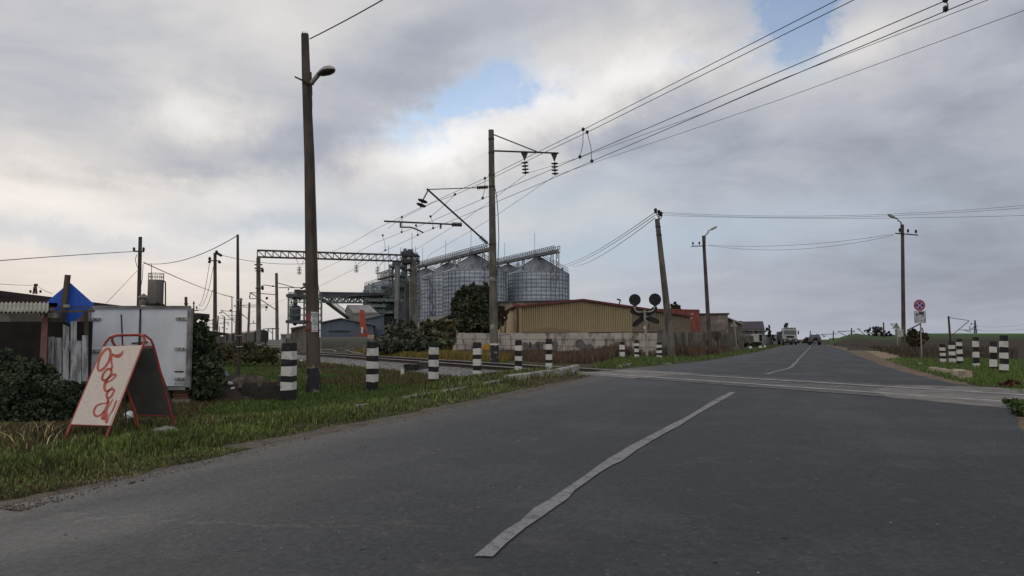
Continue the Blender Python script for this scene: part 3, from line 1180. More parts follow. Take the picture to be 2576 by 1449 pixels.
q4 = zc(1000, 1200, 3.623)
mb = MB()
wrap(mb, 771.5, 788, *[q4(0, y)[1] for y in (125, 235)], rad=17.2 * px)
mb.build('red_paint_patch', REDP, LP)
mb = MB()
wrap(mb, 771.5, 789, *[q4(0, y)[1] for y in (275, 350)], rad=17.3 * px)
mb.build('red_paint_patch', REDP, LP)
mb = MB()
z0 = at(787, q4(0, 368)[1], b.y)
mb.tube([z0 + Vector((17.6 * px * cos(a), 17.6 * px * sin(a), .02 * sin(a * 2))) for a in np.linspace(0, 2 * pi, 17)], .008, 5)
mb.tube([z0 + Vector((-17.5 * px, -.03, -.0)), z0 + Vector((-24 * px, -.1, -.03))], .006, 4)
mb.build('red_band', mat('red_tape', (.25, .02, .02), .7), LP)
# wooden-looking steel bracket and lamp
qA = zc(1100, 80, 3.45)
mb = MB()
P = lambda x, y, dy=0.0: at(*qA(x, y), b.y + dy)
mb.bar(P(215, 770, -.1), P(440, 875, -.14), .06, .03)
mb.bar(P(428, 705, -.13), P(440, 1015, -.13), .035, .03)
mb.bar(P(405, 870, -.14), P(465, 868, -.15), .05, .03)
mb.build('bracket', RUST, LP)
mb = MB()
mb.tube([P(440, 850, -.12), P(540, 725, -.3)], [.055, .06], 8)
mb.build('lamp_arm', LAMPW, LP)
mb = MB()
a_, b_ = P(525, 745, -.3), P(735, 660, -.75)
d = (b_ - a_)
pr = [(0, .03), (.12, .075), (.32, .12), (.6, .145), (.82, .125), (.95, .075), (1.0, .01)]
upv = Vector((0, 0, 1))
side = d.normalized().cross(upv).normalized()
nrm = side.cross(d.normalized())
V = []
ns = 10
for (q, r) in pr:
    for k in range(ns + 1):
        an = pi * k / ns
        V.append(a_ + d * q + side * r * cos(an) + nrm * r * .85 * sin(an))
mb.add(V, [(i * (ns + 1) + k, i * (ns + 1) + k + 1, (i + 1) * (ns + 1) + k + 1, (i + 1) * (ns + 1) + k) for i in range(len(pr) - 1) for k in range(ns)], True)
hs = mb.build('lamp_housing', LAMPW, LP)
mb = MB()
V = []
for (q, r) in pr:
    for k in range(ns + 1):
        an = pi + pi * k / ns
        V.append(a_ + d * q + side * r * .96 * cos(an) + nrm * (r * .55 * sin(an) - .002))
mb.add(V, [(i * (ns + 1) + k, i * (ns + 1) + k + 1, (i + 1) * (ns + 1) + k + 1, (i + 1) * (ns + 1) + k) for i in range(len(pr) - 1) for k in range(ns)], True)
mb.build('lamp_glass', mat('smoky_glass', (.035, .03, .028), .25, spec=.5), LP)
# cable down the pole
mb = MB()
cab = []
for (x, y) in [(440, 1010), (445, 1150), (440, 1300), (447, 1449)]:
    cab.append(P(x, y, -.02))
for (u, v) in [(789, 560), (791, 640), (797, 690), (801, 722), (803.5, 735), (802, 780), (800, 850)]:
    cab.append(at(u, v, b.y - 12 * px))
mb.tube(cab, .008, 5)
mb.build('cable', WIREM, LP)
# notices
for (y0, y1, x0, x1, lines) in [(105, 245, 842, 940, [('ВОДО', .55), ('ПРО', .5), ('050-9', .36)]), (250, 388, 856, 945, [('БО', .62), ('на', .34), ('050-9', .36)])]:
    mb = MB()
    u0, v0 = q4(x0, y0)
    u1, v1 = q4(x1, y1)
    rr = 17.4 * px
    c0 = at(787, (v0 + v1) / 2, b.y)
    def on(u, v, off):
        x = (u - 1288) / F * b.y
        cxp = at(787.5, v, b.y).x
        a = math.asin(max(-.999, min(.999, (x - cxp) / (rr + .012 + off))))
        return Vector((x, b.y - (rr + .012 + off) * cos(a), at(787, v, b.y).z))
    V = []
    n = 6
    um = u1 - .5
    for j, v in enumerate((v1, v0)):
        for i in range(n + 1):
            V.append(on(u0 + (um - u0) * i / n, v, .004 + (.004 if i in (2, 3) else 0)))
    mb.add(V, [(i, i + 1, n + 2 + i, n + 1 + i) for i in range(n)])
    nt_ = mb.build('paper_notice', PAPER, LP)
    hv = v1 - v0
    for li, (tx, sz) in enumerate(lines):
        mb = MB()
        vv = v0 + hv * (.34 + .29 * li)
        Vt, Ft = text_mesh(tx, sz * hv * .62)
        uc = (u0 + um) / 2
        mb.add([on(min(um, max(u0, uc + p.x * .78)), vv - p.y, .011) for p in Vt], Ft)
        mb.build('printed_text', INK, nt_)

# 2 catenary mast by the wall
b, t_ = pole_pts(1243.5, 909, 1235.5, 330, Y=32)
MASTB = b.copy()
MB2 = thing('catenary_mast', 'big round concrete railway mast with two steel brackets, black foot, before the wall', 'mast', b)
px = b.y / F
mb = MB()
curved_shaft(mb, b, t_, 11 * px, 6.9 * px, 14, sink=.3)
mb.tube([t_, t_ + Vector((0, 0, .05))], [7.2 * px, 7.0 * px], 14)
mb.build('pole_shaft', CONC, MB2)
mb = MB()
lo, hi = at(1243.8, 912, b.y), at(1243.2, 868, b.y)
mb.tube([lo, hi], [11.5 * px, 11.3 * px], 14)
mb.build('black_foot', FLAKE, MB2)
mb = MB()
mb.tube([hi, hi + Vector((0, 0, .07))], [11.6 * px] * 2, 14)
mb.build('white_band', WHITE, MB2)
q2 = zc(1480, 480, 2.787)
N3 = Vector((TN.x, TN.y, 0))
BP = lambda x, y: onplane(*q2(x, y), b, TN)
# number plates painted on the mast
for (y0, y1) in ((548, 590), (1085, 1130)):
    v0, v1 = zc(1400, 900, 2.862)(0, y0)[1], zc(1400, 900, 2.862)(0, y1)[1]
    mb = MB()
    V = []
    rr = 10 * px
    for v in (v1, v0):
        for i in range(7):
            a = (i / 6 - .62) * 1.5
            c = at(1241, v, b.y)
            V.append(c + Vector((rr * 1.0 * sin(a), -rr * cos(a) * 1.03, 0)))
    mb.add(V, [(i, i + 1, 8 + i, 7 + i) for i in range(6)])
    mb.build('painted_number_patch', mat('chalky_patch', (.30, .29, .27), .9, (.12, .11, .10), 9), MB2)
# upper right bracket
mb = MB()
mb.bar(BP(1300, 318), BP(2003, 343), .075, .06)
mb.bar(BP(1290, 138), BP(1775, 330), .04, .04)
mb.build('feeder_bracket', STEEL_DK, MB2)
for (x0, y0, x1, y1) in ((1628, 335, 1643, 578), (1955, 343, 1968, 588)):
    a_, c_ = BP(x0, y0), BP(x1, y1)
    mb = MB()
    mid = a_.lerp(c_, .40)
    mb.add([a_ + N3 * .19, a_ - N3 * .19, mid, a_ + Vector((0, .03, 0)) + N3 * .19, a_ + Vector((0, .03, 0)) - N3 * .19, mid + Vector((0, .03, 0))],
           [(0, 1, 2), (3, 5, 4), (0, 3, 4, 1), (1, 4, 5, 2), (2, 5, 3, 0)])
    insulator(mb, mid, (c_ - mid).length, .17, 10, 4, axis=(c_ - mid))
    mb.build('insulator_string', STEEL_DK, MB2)
# lower bracket over the track
mb = MB()
e0, e1 = BP(560, 735), BP(1228, 1335)
for off in (-.05, .05):
    mb.bar(e0 + Vector((0, off, 0)), e1 + Vector((0, off, 0)), .11, .03)
nl = 26
for i in range(nl):
    c = e0.lerp(e1, .03 + .8 * i / nl)
    mb.bar(c + Vector((0, -.05, 0)), c + Vector((0, .05, 0)), .05, .02)
mb.build('cantilever_bracket', STEEL_DK, MB2)
mb = MB()
mb.bar(BP(560, 742), BP(1115, 722), .035, .035)
mb.build('tie_rod', STEEL_DK, MB2)
mb = MB()
c0, c1 = BP(1110, 722), BP(1232, 714)
insulator(mb, c0, (c1 - c0).length, .085, 8, 7, axis=(c1 - c0))
mb.build('rod_insulator', RUST, MB2)
mb = MB()
c0, c1 = BP(1145, 1262), BP(1222, 1335)
insulator(mb, c0, (c1 - c0).length, .10, 8, 5, axis=(c1 - c0))
mb.build('rod_insulator', RUST, MB2)
mb = MB()
mb.bar(BP(575, 745), BP(520, 850), .09, .04)
c0, c1 = BP(520, 850), BP(488, 940)
insulator(mb, c0, (c1 - c0).length, .22, 10, 2, axis=(c1 - c0))
mb.build('insulator_string', STEEL_DK, MB2)
mb = MB()
mb.bar(BP(92, 1090), BP(835, 1124), .08, .06)
for x in (272, 712):
    mb.bar(BP(x, 1092 + (x - 92) * .045), BP(x - 2, 1160 if x < 400 else 1172), .09, .05)
mb.tube([BP(272, 1155), BP(385, 1156), BP(460, 1185), BP(520, 1215)], .03, 6)
c0, c1 = BP(835, 1124), BP(945, 1128)
insulator(mb, c0, (c1 - c0).length, .10, 8, 7, axis=(c1 - c0))
mb.build('registration_arm', STEEL_DK, MB2)
for v in (352, 386, 441, 470, 612):
    mb = MB()
    c = b.lerp(t_, (909 - v) / 579)
    r = (11 - 4.1 * (909 - v) / 579) * px + .015
    mb.tube([c, c + Vector((0, 0, .07))], [r, r], 12)
    mb.build('clamp_ring', RUST, MB2)
mb = MB()
wp = [at(u, v, b.y - .33) for (u, v) in [(1237, 395), (1237, 440), (1241, 462), (1247, 480)]] + [at(u, v, b.y - .05) for (u, v) in [(1250, 500), (1253, 540), (1255, 600), (1252.5, 660), (1249, 700)]]
mb.tube(wp, .018, 5)
mb.build('cable', WIREM, MB2)

# ------------------------------------------------------------------ overhead wires
WG = 'overhead wires of the railway'
SM = s_of(*(BP(488, 940).xy))           # messenger
SC = s_of(*(BP(520, 1215).xy))          # contact
SE = s_of(*(BP(1643, 578).xy))
SF = s_of(*(BP(1968, 588).xy))


def wire_plane(pix, s_, label, r=.0085, name='overhead_wire', cat='wire', group=WG):
    base = tr(s_, 0)
    P_ = [onplane(u, v, base, TT) for (u, v) in pix]
    # extend beyond the frame, over the road
    d = (P_[0] - P_[1])
    P_ = [P_[0] + d * (14 / max(1e-3, d.length))] + P_
    mb = MB()
    mb.tube(P_, r, 5)
    o = mb.build(name, WIREM)
    tag(o, label, cat, group)
    return P_


z2 = q2
uW = lambda pts: [z2(*p) for p in pts]
q1 = zc(2200, 0, 1.406)
A1 = [q1(1540, 0), q1(135, 718)] + uW([(1780, 330), (1230, 605), (985, 715), (460, 955), (0, 1175)]) + [(884, 596 + 16), (760, 666)]
B1 = [q1(1632, 0), q1(157, 733)] + uW([(1830, 345), (1230, 640), (1040, 725), (870, 800), (620, 890), (280, 1060), (130, 1170)])
C1 = [q1(2150, 0), q1(1400, 322), q1(117, 870)] + uW([(1700, 620), (1320, 780), (1230, 820), (920, 955), (560, 1110), (280, 1215), (0, 1325)]) + [(880, 645), (780, 692)]
D1 = [q1(2290, 0), q1(1500, 330), q1(183, 893)] + uW([(1860, 655), (1330, 875), (1230, 920), (770, 1110), (520, 1215), (60, 1435)]) + [(915, 665), (800, 722), (620, 790)]
E1 = [q1(2375, 0), q1(1230, 440), q1(800, 628)] + uW([(2240, 390), (1645, 570)])
E2 = uW([(1638, 582), (1320, 822), (960, 1080), (420, 1410)]) + [(1010, 690), (930, 728), (870, 748)]
F1 = [q1(2576, 58), q1(1230, 550), q1(300, 865)] + uW([(1972, 588)])
F2 = uW([(1965, 590), (1330, 1020), (1060, 1185), (600, 1449)]) + [(1035, 708), (960, 742)]
WA = wire_plane(A1, SM, 'uppermost messenger wire running over the railway')
WB = wire_plane(B1, SM + .25, 'second messenger wire, close below the uppermost one')
WC = wire_plane(C1, SC, 'upper contact wire hung below the two messenger wires')
WD = wire_plane(D1, SC + .25, 'lower contact wire, held by the steady arm of the big mast')
wire_plane(E1[:], SE, 'feeder wire from the first insulator string towards the upper right', .0075)
wire_plane(F1[:], SF, 'lowest feeder wire from the end insulator string towards the right edge', .0075)
for pts, s_, lab in ((E2, SE, 'feeder wire from the first insulator string down to the portal'), (F2, SF, 'feeder wire from the end insulator string down towards the silos')):
    base = tr(s_, 0)
    mb = MB()
    mb.tube([onplane(u, v, base, TT) for (u, v) in pts], .009, 5)
    tag(mb.build('overhead_wire', WIREM), lab, 'wire', WG)


def interp_wire(P_, u):
    for a, c in zip(P_[:-1], P_[1:]):
        ua = 1288 + F * a.x / a.y * (cos(PITCH) + 0) if False else None
    return None


def dropper(ua, va, sa, ub, vb, sb, label):
    a = onplane(ua, va, tr(sa, 0), TT)
    c = onplane(ub, vb, tr(sb, 0), TT)
    m_ = a.lerp(c, .5) + Vector((.04, 0, 0))
    mb = MB()
    mb.tube([a, m_, c], .009, 5)
    for q in (a, c):
        mb.lathe(q - Vector((0, 0, .05)), [(.0, 0), (.045, .03), (.045, .09), (0, .12)], 6)
    tag(mb.build('dropper', WIREM), label, 'dropper wire', 'dropper wires between the messenger and contact wires')


dropper(*q1(135, 718), SM, *q1(117, 870), SC, 'left dropper of the near pair right of the big mast')
dropper(*q1(157, 733), SM + .25, *q1(183, 893), SC + .25, 'right dropper of the near pair right of the big mast')
dropper(*z2(1197, 622), SM, *z2(1172, 838), SC, 'dropper just left of the big concrete mast')
dropper(*z2(868, 798), SM + .25, *z2(600, 1040), SM + .3, 'slanting jumper wire crossing the cantilever bracket')
dropper(*z2(600, 1040), SM + .3, *z2(628, 1168), SC + .25, 'short dropper above the registration arm')
dropper(*z2(285, 1045), SM, *z2(283, 1210), SC, 'dropper at the left end of the registration arm')
dropper(*z2(440, 1138), SM + .2, *z2(459, 1243), SC + .25, 'dropper beside the tip of the steady arm')
dropper(*z2(75, 1247), SM + .1, *z2(103, 1410), SC, 'dropper left of the registration arm over the portal')
dropper(*q1(2140, 0), SC - .2, *q1(2142, 52), SC + .25, 'dropper touching the top edge at upper right')

# ------------------------------------------------------------------ crossing signal, seen from behind
b = G(1628, 898)
SG = thing('crossing_signal', 'railway crossing signal seen from behind, two round black lamp discs over a black cross', 'crossing signal', b)
q3 = zc(2300, 1100, 3.22)
SP = lambda x, y, dy=0.0: at(*q3(x, y), b.y + dy)
px = b.y / F
mb = MB()
mb.tube([SP(800, 1000), SP(765, 385)], [3.3 * px, 2.9 * px], 10)
mb.build('post', CONC_LT, SG)
for k_, (x, y, r) in enumerate(((643, 260, 75), (899, 255, 78))):
    c = SP(x, y)
    R_ = r / 3.22 * .6389 * px
    mb = MB()
    mb.lathe(c + Vector((0, .02, 0)), [(.01, 0), (R_, 0), (R_, .03), (.01, .03)], 36, axis=(0, -1, 0), smooth=False)
    dsk = mb.build('signal_disc', BLACK, SG)
    mb = MB()
    mb.lathe(c + Vector((0, .02, 0)), [(R_ * .62, 0), (R_ * .58, .10), (R_ * .35, .14), (.01, .14)], 20, axis=(0, 1, 0))
    mb.box(c + Vector((.0, .0, -R_ * 1.0)), (R_ * .5, .06, R_ * .25))
    mb.build('lamp_case', BLACK, dsk)
mb = MB()
mb.tube([SP(640, 345), SP(640, 380), SP(665, 410), SP(700, 418), SP(770, 415), SP(830, 410), SP(870, 400), SP(888, 375), SP(892, 335)], 2.0 * px, 8)
mb.bar(SP(705, 412, -.03), SP(830, 412, -.03), .04, .05)
mb.build('lamp_arm', CONC_LT, SG)
for (x0, y0, x1, y1) in ((585, 392, 955, 548), (617, 592, 925, 352)):
    a_, c_ = SP(x0, y0, .05), SP(x1, y1, .05)
    d = (c_ - a_)
    n_ = Vector((-d.z, 0, d.x)).normalized() * (33 / 3.22 * .6389 * px)
    e = d.normalized() * n_.length
    dd = .0 if y0 < 400 else .03
    poly = [a_ + n_ * .5, a_ + e + n_, c_ - e + n_, c_ + n_ * .35, c_ - n_ * .35, c_ - e - n_, a_ + e - n_, a_ - n_ * .5]
    mb = MB()
    mb.prism([p + Vector((0, dd, 0)) for p in poly], (0, .02, 0))
    mb.build('cross_board', BLACK, SG)
for (x, y, w_, h_) in ((785, 470, .30, .05), (785, 545, .30, .05), (780, 575, .14, .12)):
    mb = MB()
    mb.box(SP(x, y, -.02), (w_, .10, h_))
    mb.build('clamp', CONC_LT, SG)
mb = MB()
mb.box(SP(768, 615, -.08), (.115, .02, .16))
pt = mb.build('number_plate', PAPER, SG)
mb = MB()
put_text(mb, 'Λ', .14, SP(768, 638, -.095), (1, 0, 0), (0, 0, 1))
mb.build('plate_mark', INK, pt)
for y in (628, 862, 975):
    mb = MB()
    mb.tube([SP(705, y, .05), SP(850 if y < 700 else 860, y - 4, .05)], .012, 5)
    mb.build('step_bar', STEEL_DK, SG)
mb = MB()
mb.box(SP(822, 570, .03), (.05, .05, .42))
mb.build('junction_box', STEEL_DK, SG)


# ------------------------------------------------------------------ other poles
def simple_pole(name, label, ub, vb, ut, vt, wb, wt, m, cat='utility pole', Y=None, group=None, n=8, sink=.4):
    b, t_ = pole_pts(ub, vb, ut, vt, Y)
    px = b.y / F
    o = thing(name, label, cat, b, group=group)
    mb = MB()
    curved_shaft(mb, b, t_, wb / 2 * px, wt / 2 * px, n, sink=sink)
    mb.build('pole_shaft', m, o)
    return o, b, t_, px


def crossarm(o, P0, P1, m=STEEL_DK, w=.07, pins=(), h=.16, r=.045):
    mb = MB()
    mb.bar(P0, P1, w, w)
    ca = mb.build('crossarm', m, o)
    for q in pins:
        mb = MB()
        c = P0.lerp(P1, q)
        mb.tube([c, c + Vector((0, 0, h * .5))], .012, 5)
        mb.lathe(c + Vector((0, 0, h * .4)), [(.01, 0), (r, .02), (r * .8, h * .3), (r, h * .35), (r * .6, h * .7), (.01, h * .75)], 8)
        mb.build('insulator', BLACK, ca)
    return ca


# J leaning pole
o, b, t_, px = simple_pole('utility_pole', 'thick leaning concrete pole without a lamp, right of the crossing signal', 1691, 896, 1653, 551, 20, 12, CONC, Y=41)
J = (b, t_, px)
for i, v in enumerate((572, 593)):
    mb = MB()
    q = (896 - v) / 345
    c = b.lerp(t_, q)
    mb.tube([c, c + Vector((0, 0, .06))], [7.2 * px] * 2, 10)
    mb.build('clamp_ring', RUST, o)
q3b = zc(2400, 780, 2.337)
JP = lambda x, y: at(*q3b(x, y), b.y)
mb = MB()
mb.tube([JP(465, 200), JP(440, 160), JP(425, 135)], .025, 6)
mb.tube([JP(455, 190), JP(455, 150)], .025, 6)
mb.tube([JP(450, 185), JP(478, 185), JP(475, 160)], .025, 6)
mb.build('pole_top_bracket', RUST, o)
for (x, y) in ((424, 142), (455, 158), (474, 172)):
    mb = MB()
    mb.lathe(JP(x, y), [(.02, 0), (.10, .05), (.06, .12), (.11, .16), (.07, .28), (.02, .30)], 8)
    mb.build('insulator', BLACK, o)


def street_lamp(label, ub, vb, ut, vt, wb, wt, Y, arm, lampA, lampB, cross, pins, q, group='slim street lamps beside the road beyond the crossing', extra=None):
    o, b, t_, px = simple_pole('street_lamp', label, ub, vb, ut, vt, wb, wt, CONC_DK, 'street lamp', Y, group)
    PP = lambda x, y, dy=0.0: at(*q(x, y), b.y + dy)
    mb = MB()
    mb.tube([PP(*p, -.25) for p in arm], .045, 6)
    mb.build('lamp_arm', STEEL_DK, o)
    a_, c_ = PP(*lampA, -.25), PP(*lampB, -.25)
    d = (c_ - a_)
    n_ = Vector((-d.z, 0, d.x)).normalized()
    mb = MB()
    w = .13
    prf = [(0, .06), (.3, .07), (.42, .11), (.75, .13), (.95, .09), (1.0, .02)]
    V = []
    for (qq, r) in prf:
        for k in range(10):
            an = 2 * pi * k / 10
            V.append(a_ + d * qq + Vector((0, 1, 0)) * r * cos(an) + n_ * r * .8 * sin(an))
    mb.add(V, [(i * 10 + k, i * 10 + (k + 1) % 10, (i + 1) * 10 + (k + 1) % 10, (i + 1) * 10 + k) for i in range(len(prf) - 1) for k in range(10)], True)
    mb.build('lamp_head', LAMPW, o)
    crossarm(o, PP(*cross[0], -.2), PP(*cross[1], -.2), pins=pins, h=.32, r=.08)
    return o, b, t_, px


oK, bK, tK, pK = street_lamp('street lamp pole beside the grey panel fence, lamp pointing to the right', 1786, 884, 1769.5, 593, 11.5, 7.5, 60,
                             [(880, 435), (880, 345), (912, 312)], (905, 305), (988, 262), ((752, 444), (888, 438)), (.12, .55), q3b)
q4b = zc(3400, 820, 2.498)
oL, bL, tL, pL = street_lamp('street lamp pole right of the road, lamp pointing to the left', 2273.5, 890, 2270, 565, 10.5, 7.6, 50,
                             [(368, 250), (370, 140), (338, 118)], (340, 108), (240, 62), ((312, 246), (535, 264)), (.2, .57, .92), q4b)
for i in range(3):
    mb = MB()
    mb.box(at(2265, 831.5 + i * 6.2, bL.y - .3), (.28, .22, .155))
    mb.build('meter_box', mat('white_plastic', (.36, .36, .35), .6, (.26, .26, .25), 4), oL)

# low voltage wires
def sag_wire(a, c, sag, label, r=.013, n=14, group='thin supply wires between the lamp poles', name='supply_wire'):
    mb = MB()
    pts = []
    for i in range(n + 1):
        q = i / n
        p = a.lerp(c, q)
        p.z -= sag * 4 * q * (1 - q)
        pts.append(p)
    mb.tube(pts, r, 4)
    return tag(mb.build(name, WIREM), label, 'wire', group)


def dz_for(u0, v0, u1, v1, um, vm):
    """sag in pixels from straight chord at um"""
    q = (um - u0) / (u1 - u0)
    return vm - (v0 + (v1 - v0) * q)


sag_wire(at(1781, 616.5, bK.y), at(2248, 589, bL.y), .0 + 13 / F * 55, 'upper supply wire slung between the two lamp poles')
sag_wire(at(1783, 617.5, bK.y), at(2248, 592, bL.y), 22 / F * 55, 'lower, more slack supply wire slung between the two lamp poles')
yJ = J[0].y
sag_wire(at(1651, 533, yJ), at(2700, 505, 34), 22 / F * 38, 'upper line wire from the leaning pole to the right edge', .009)
sag_wire(at(1662, 537, yJ), at(2700, 512, 33), 20 / F * 38, 'middle line wire from the leaning pole to the right edge', .009)
sag_wire(at(1668, 542, yJ), at(2700, 538, 33), 9 / F * 38, 'lower line wire from the leaning pole to the right edge', .009)
for (v0, u1, v1, lab) in ((534, 1408, 668, 'upper line wire from the leaning pole down behind the right silo'), (541, 1412, 672, 'middle line wire from the leaning pole down behind the right silo'),
                          (548, 1440, 671, 'lower line wire from the leaning pole down behind the right silo')):
    sag_wire(at(1648, v0, yJ), at(u1, v1, 120), .6, lab, .02)
# lamp pole wire to the upper right
b0 = ptsA[-1]
sag_wire(at(779, 98, 13.9), at(1010, -28, 12.0), .02, 'single dark wire from the top of the lamp pole to the top edge', .011)

# ------------------------------------------------------------------ A-board
def onplane3(u, v, P0, n_):
    a, b = ray(u, v)
    d = Vector((a, 1, b))
    k = (Vector(P0) - Vector((0, 0, CAM_H))).dot(n_) / d.dot(n_)
    return Vector((0, 0, CAM_H)) + d * k


F1, F2, R1, R2 = g0(165, 1101), g0(267, 1100), g0(350, 1080), g0(441, 1076)
A1 = at(264, 862, (F1.y + R1.y) / 2)
A2 = at(360, 861, (F2.y + R2.y) / 2)
BO = thing('sandwich_board', 'red framed sandwich board with hand painted lettering, standing on the grass verge', 'sandwich board', (F1 + F2 + R1 + R2) / 4)
z2b = zc(0, 1250, 1.932)
z1 = zc(0, 1000, 2.576)
nF = (F2 - F1).cross(A1 - F1).normalized()
nR = (R2 - R1).cross(A1 - R1).normalized()
if nF.y > 0:
    nF = -nF
FP = lambda p, off=0.0, z=z2b: onplane3(*z(*p), F1 + nF * off, nF)
RP = lambda p, off=0.0, z=z2b: onplane3(*z(*p), R1 + nR * off, nR)
crn = [FP(p, .012) for p in ((540, 812), (845, 822), (1085, 210), (780, 222))]
mb = MB()
mb.prism(crn, -nF * .008)
mb.build('front_panel', BOARD, BO)
rc = [RP(p) for p in ((1050, 737), (1352, 752), (1163, 232), (860, 232))]
mb = MB()
mb.prism(rc, nR * .008)
mb.build('rear_panel', BOARD_DK, BO)
mb = MB()
mb.tube([F1] + [FP(p, 0, z1) for p in ((1052, 935), (1075, 893), (1118, 842), (1180, 822), (1300, 821), (1420, 821), (1456, 838), (1470, 872), (1447, 930))] + [F2], .013, 8)
mb.tube([FP((540, 815)), FP((845, 825))], .010, 6)
mb.build('front_frame', RED, BO)
mb = MB()
mb.tube([R1] + [RP(p, 0, z1) for p in ((1165, 930), (1138, 885), (1138, 848), (1175, 828), (1300, 824), (1470, 824), (1530, 868), (1557, 932))] + [R2], .013, 8)
mb.tube([RP(p, 0, z1) for p in ((1165, 938), (1557, 940))], .012, 6)
mb.tube([RP((1050, 737)), RP((1330, 752))], .010, 6)
mb.build('rear_frame', RED, BO)


def smooth_pts(P, closed=False, k=6):
    P = [np.array(p, dtype=float) for p in P]
    n = len(P)
    out = []
    rng_ = range(n if closed else n - 1)
    for i in rng_:
        p0 = P[(i - 1) % n] if (closed or i > 0) else P[0]
        p1, p2 = P[i], P[(i + 1) % n]
        p3 = P[(i + 2) % n] if (closed or i + 2 < n) else P[-1]
        for j in range(k):
            t_ = j / k
            out.append(.5 * ((2 * p1) + (-p0 + p2) * t_ + (2 * p0 - 5 * p1 + 4 * p2 - p3) * t_ ** 2 + (-p0 + 3 * p1 - 3 * p2 + p3) * t_ ** 3))
    out.append(P[0] if closed else P[-1])
    return out


def stroke(mb, pts, w, closed=False, mapf=None, k=6):
    """brush stroke; w = width per control point (in crop pixels) or a number"""
    n = len(pts)
    ws = w if hasattr(w, '__len__') else [w] * n
    P = smooth_pts([(p[0], p[1], ws[i]) for i, p in enumerate(pts)], closed, k)
    V = []
    m = len(P)
    for i, p in enumerate(P):
        a = P[max(0, i - 1)] if not closed else P[(i - 1) % (m - 1)]
        b = P[min(m - 1, i + 1)] if not closed else P[(i + 1) % (m - 1)]
        d = np.array([b[0] - a[0], b[1] - a[1]])
        d /= max(1e-6, np.hypot(*d))
        nn = np.array([-d[1], d[0]]) * p[2] / 2
        V += [mapf((p[0] + nn[0], p[1] + nn[1])), mapf((p[0] - nn[0], p[1] - nn[1]))]
    mb.add(V, [(2 * i, 2 * i + 1, 2 * i + 3, 2 * i + 2) for i in range(m - 1)])


mp = lambda p: FP(p, .0145)
letters = [
    [([(828, 238), (840, 268), (830, 325), (800, 375), (768, 402), (748, 398), (745, 360), (762, 300), (795, 250)], 13, True)],
    [([(938, 250), (925, 275), (900, 293), (870, 290), (853, 277)], [3, 16, 22, 16, 12], False), ([(853, 277), (846, 330), (852, 375), (840, 410)], [9, 11, 12, 12], False),
     ([(838, 392), (848, 415), (832, 450), (800, 478), (778, 470), (785, 430), (812, 397)], 13, True)],
    [([(805, 500), (850, 475), (882, 440), (866, 433), (830, 455), (800, 500), (796, 545), (815, 560), (845, 540), (855, 522)], [7, 9, 10, 12, 14, 15, 16, 14, 8, 3], False)],
    [([(868, 550), (852, 590), (830, 612), (812, 604), (815, 575), (840, 548)], 12, True), ([(812, 600), (822, 632), (820, 650)], [12, 20, 16], False),
     ([(826, 640), (800, 700), (760, 745), (725, 748), (714, 715), (735, 672), (780, 655), (826, 652)], [20, 17, 14, 16, 16, 14, 11, 12], False)],
    [([(858, 622), (838, 660), (815, 700), (800, 730), (785, 780)], [10, 9, 10, 44, 40], False)],
    [([(886, 630), (860, 700), (830, 745), (812, 790), (803, 805)], [14, 12, 9, 20, 14], False)],
]
for L_ in letters:
    mb = MB()
    for (pts, w, cl) in L_:
        stroke(mb, pts, [q * (1.3 if max(w) < 30 and pts[0][1] < 600 else .95) for q in w] if hasattr(w, '__len__') else w * 1.35, cl, mp)
    mb.build('painted_letter', LETTER, BO)
# steel stake tied to the board
a_, c_ = at(305, 791, 7.72), at(319, 1084, 7.72)
mb = MB()
mb.tube([a_, c_ - Vector((0, 0, .05))], .009, 6)
tag(mb.build('steel_stake', STEEL_DK), 'thin dark steel stake driven in behind the sandwich board', 'stake')

# ------------------------------------------------------------------ white box body behind the board
YT = 14.0
TB = thing('box_trailer', 'white refrigerated box body with closed rear doors standing on brick and concrete blocks', 'trailer', at(350, 1017, YT))
TPx = lambda x, y, dy=0.0: at(*z1(x, y), YT + dy)
tl, tr_, br_ = at(221, 771, YT), at(479, 771, YT), at(476, 974, YT)
mb = MB()
w = tr_.x - tl.x
mb.prism([Vector((tl.x, YT + .05, br_.z)), Vector((tr_.x, YT + .05, br_.z)), Vector((tr_.x, YT + .05, tl.z)), Vector((tl.x, YT + .05, tl.z))], (-1.35, 3.0, 0))
mb.build('box_body', TRAILER, TB)
ztop, zbot = at(0, 777, YT).z, at(0, 969, YT).z
for (x0, x1) in ((912, 1418), (1432, 1918)):
    a_, c_ = TPx(x0, 565, -.03), TPx(x1, 565, -.03)
    mb = MB()
    mb.box(((a_.x + c_.x) / 2, YT - .015, (TPx(0, 568).z + TPx(0, 1338).z) / 2), (c_.x - a_.x, .05, TPx(0, 568).z - TPx(0, 1338).z))
    mb.build('rear_door', TRAILER, TB)
mb = MB()
for (x0, y0, x1, y1) in ((895, 527, 1937, 552), (1922, 552, 1938, 1375), (895, 552, 908, 1375), (895, 1350, 1937, 1378)):
    a_, c_ = TPx(x0, y0), TPx(x1, y1)
    mb.box(((a_.x + c_.x) / 2, YT - .04, (a_.z + c_.z) / 2), (c_.x - a_.x, .08, a_.z - c_.z))
mb.build('rear_frame', TRAILER_DK, TB)
mb = MB()
a_, c_ = TPx(1424, 560), TPx(1424, 1345)
mb.box(((a_.x + c_.x) / 2, YT - .035, (a_.z + c_.z) / 2), (.03, .03, a_.z - c_.z))
mb.build('door_seal', RUBBER, TB)
mb = MB()
a_ = TPx(1415, 900)
mb.bar(TPx(1340, 908, -.10), TPx(1495, 894, -.10), .045, .03)
mb.tube([TPx(1421, 620, -.07), TPx(1421, 1300, -.07)], .012, 6)
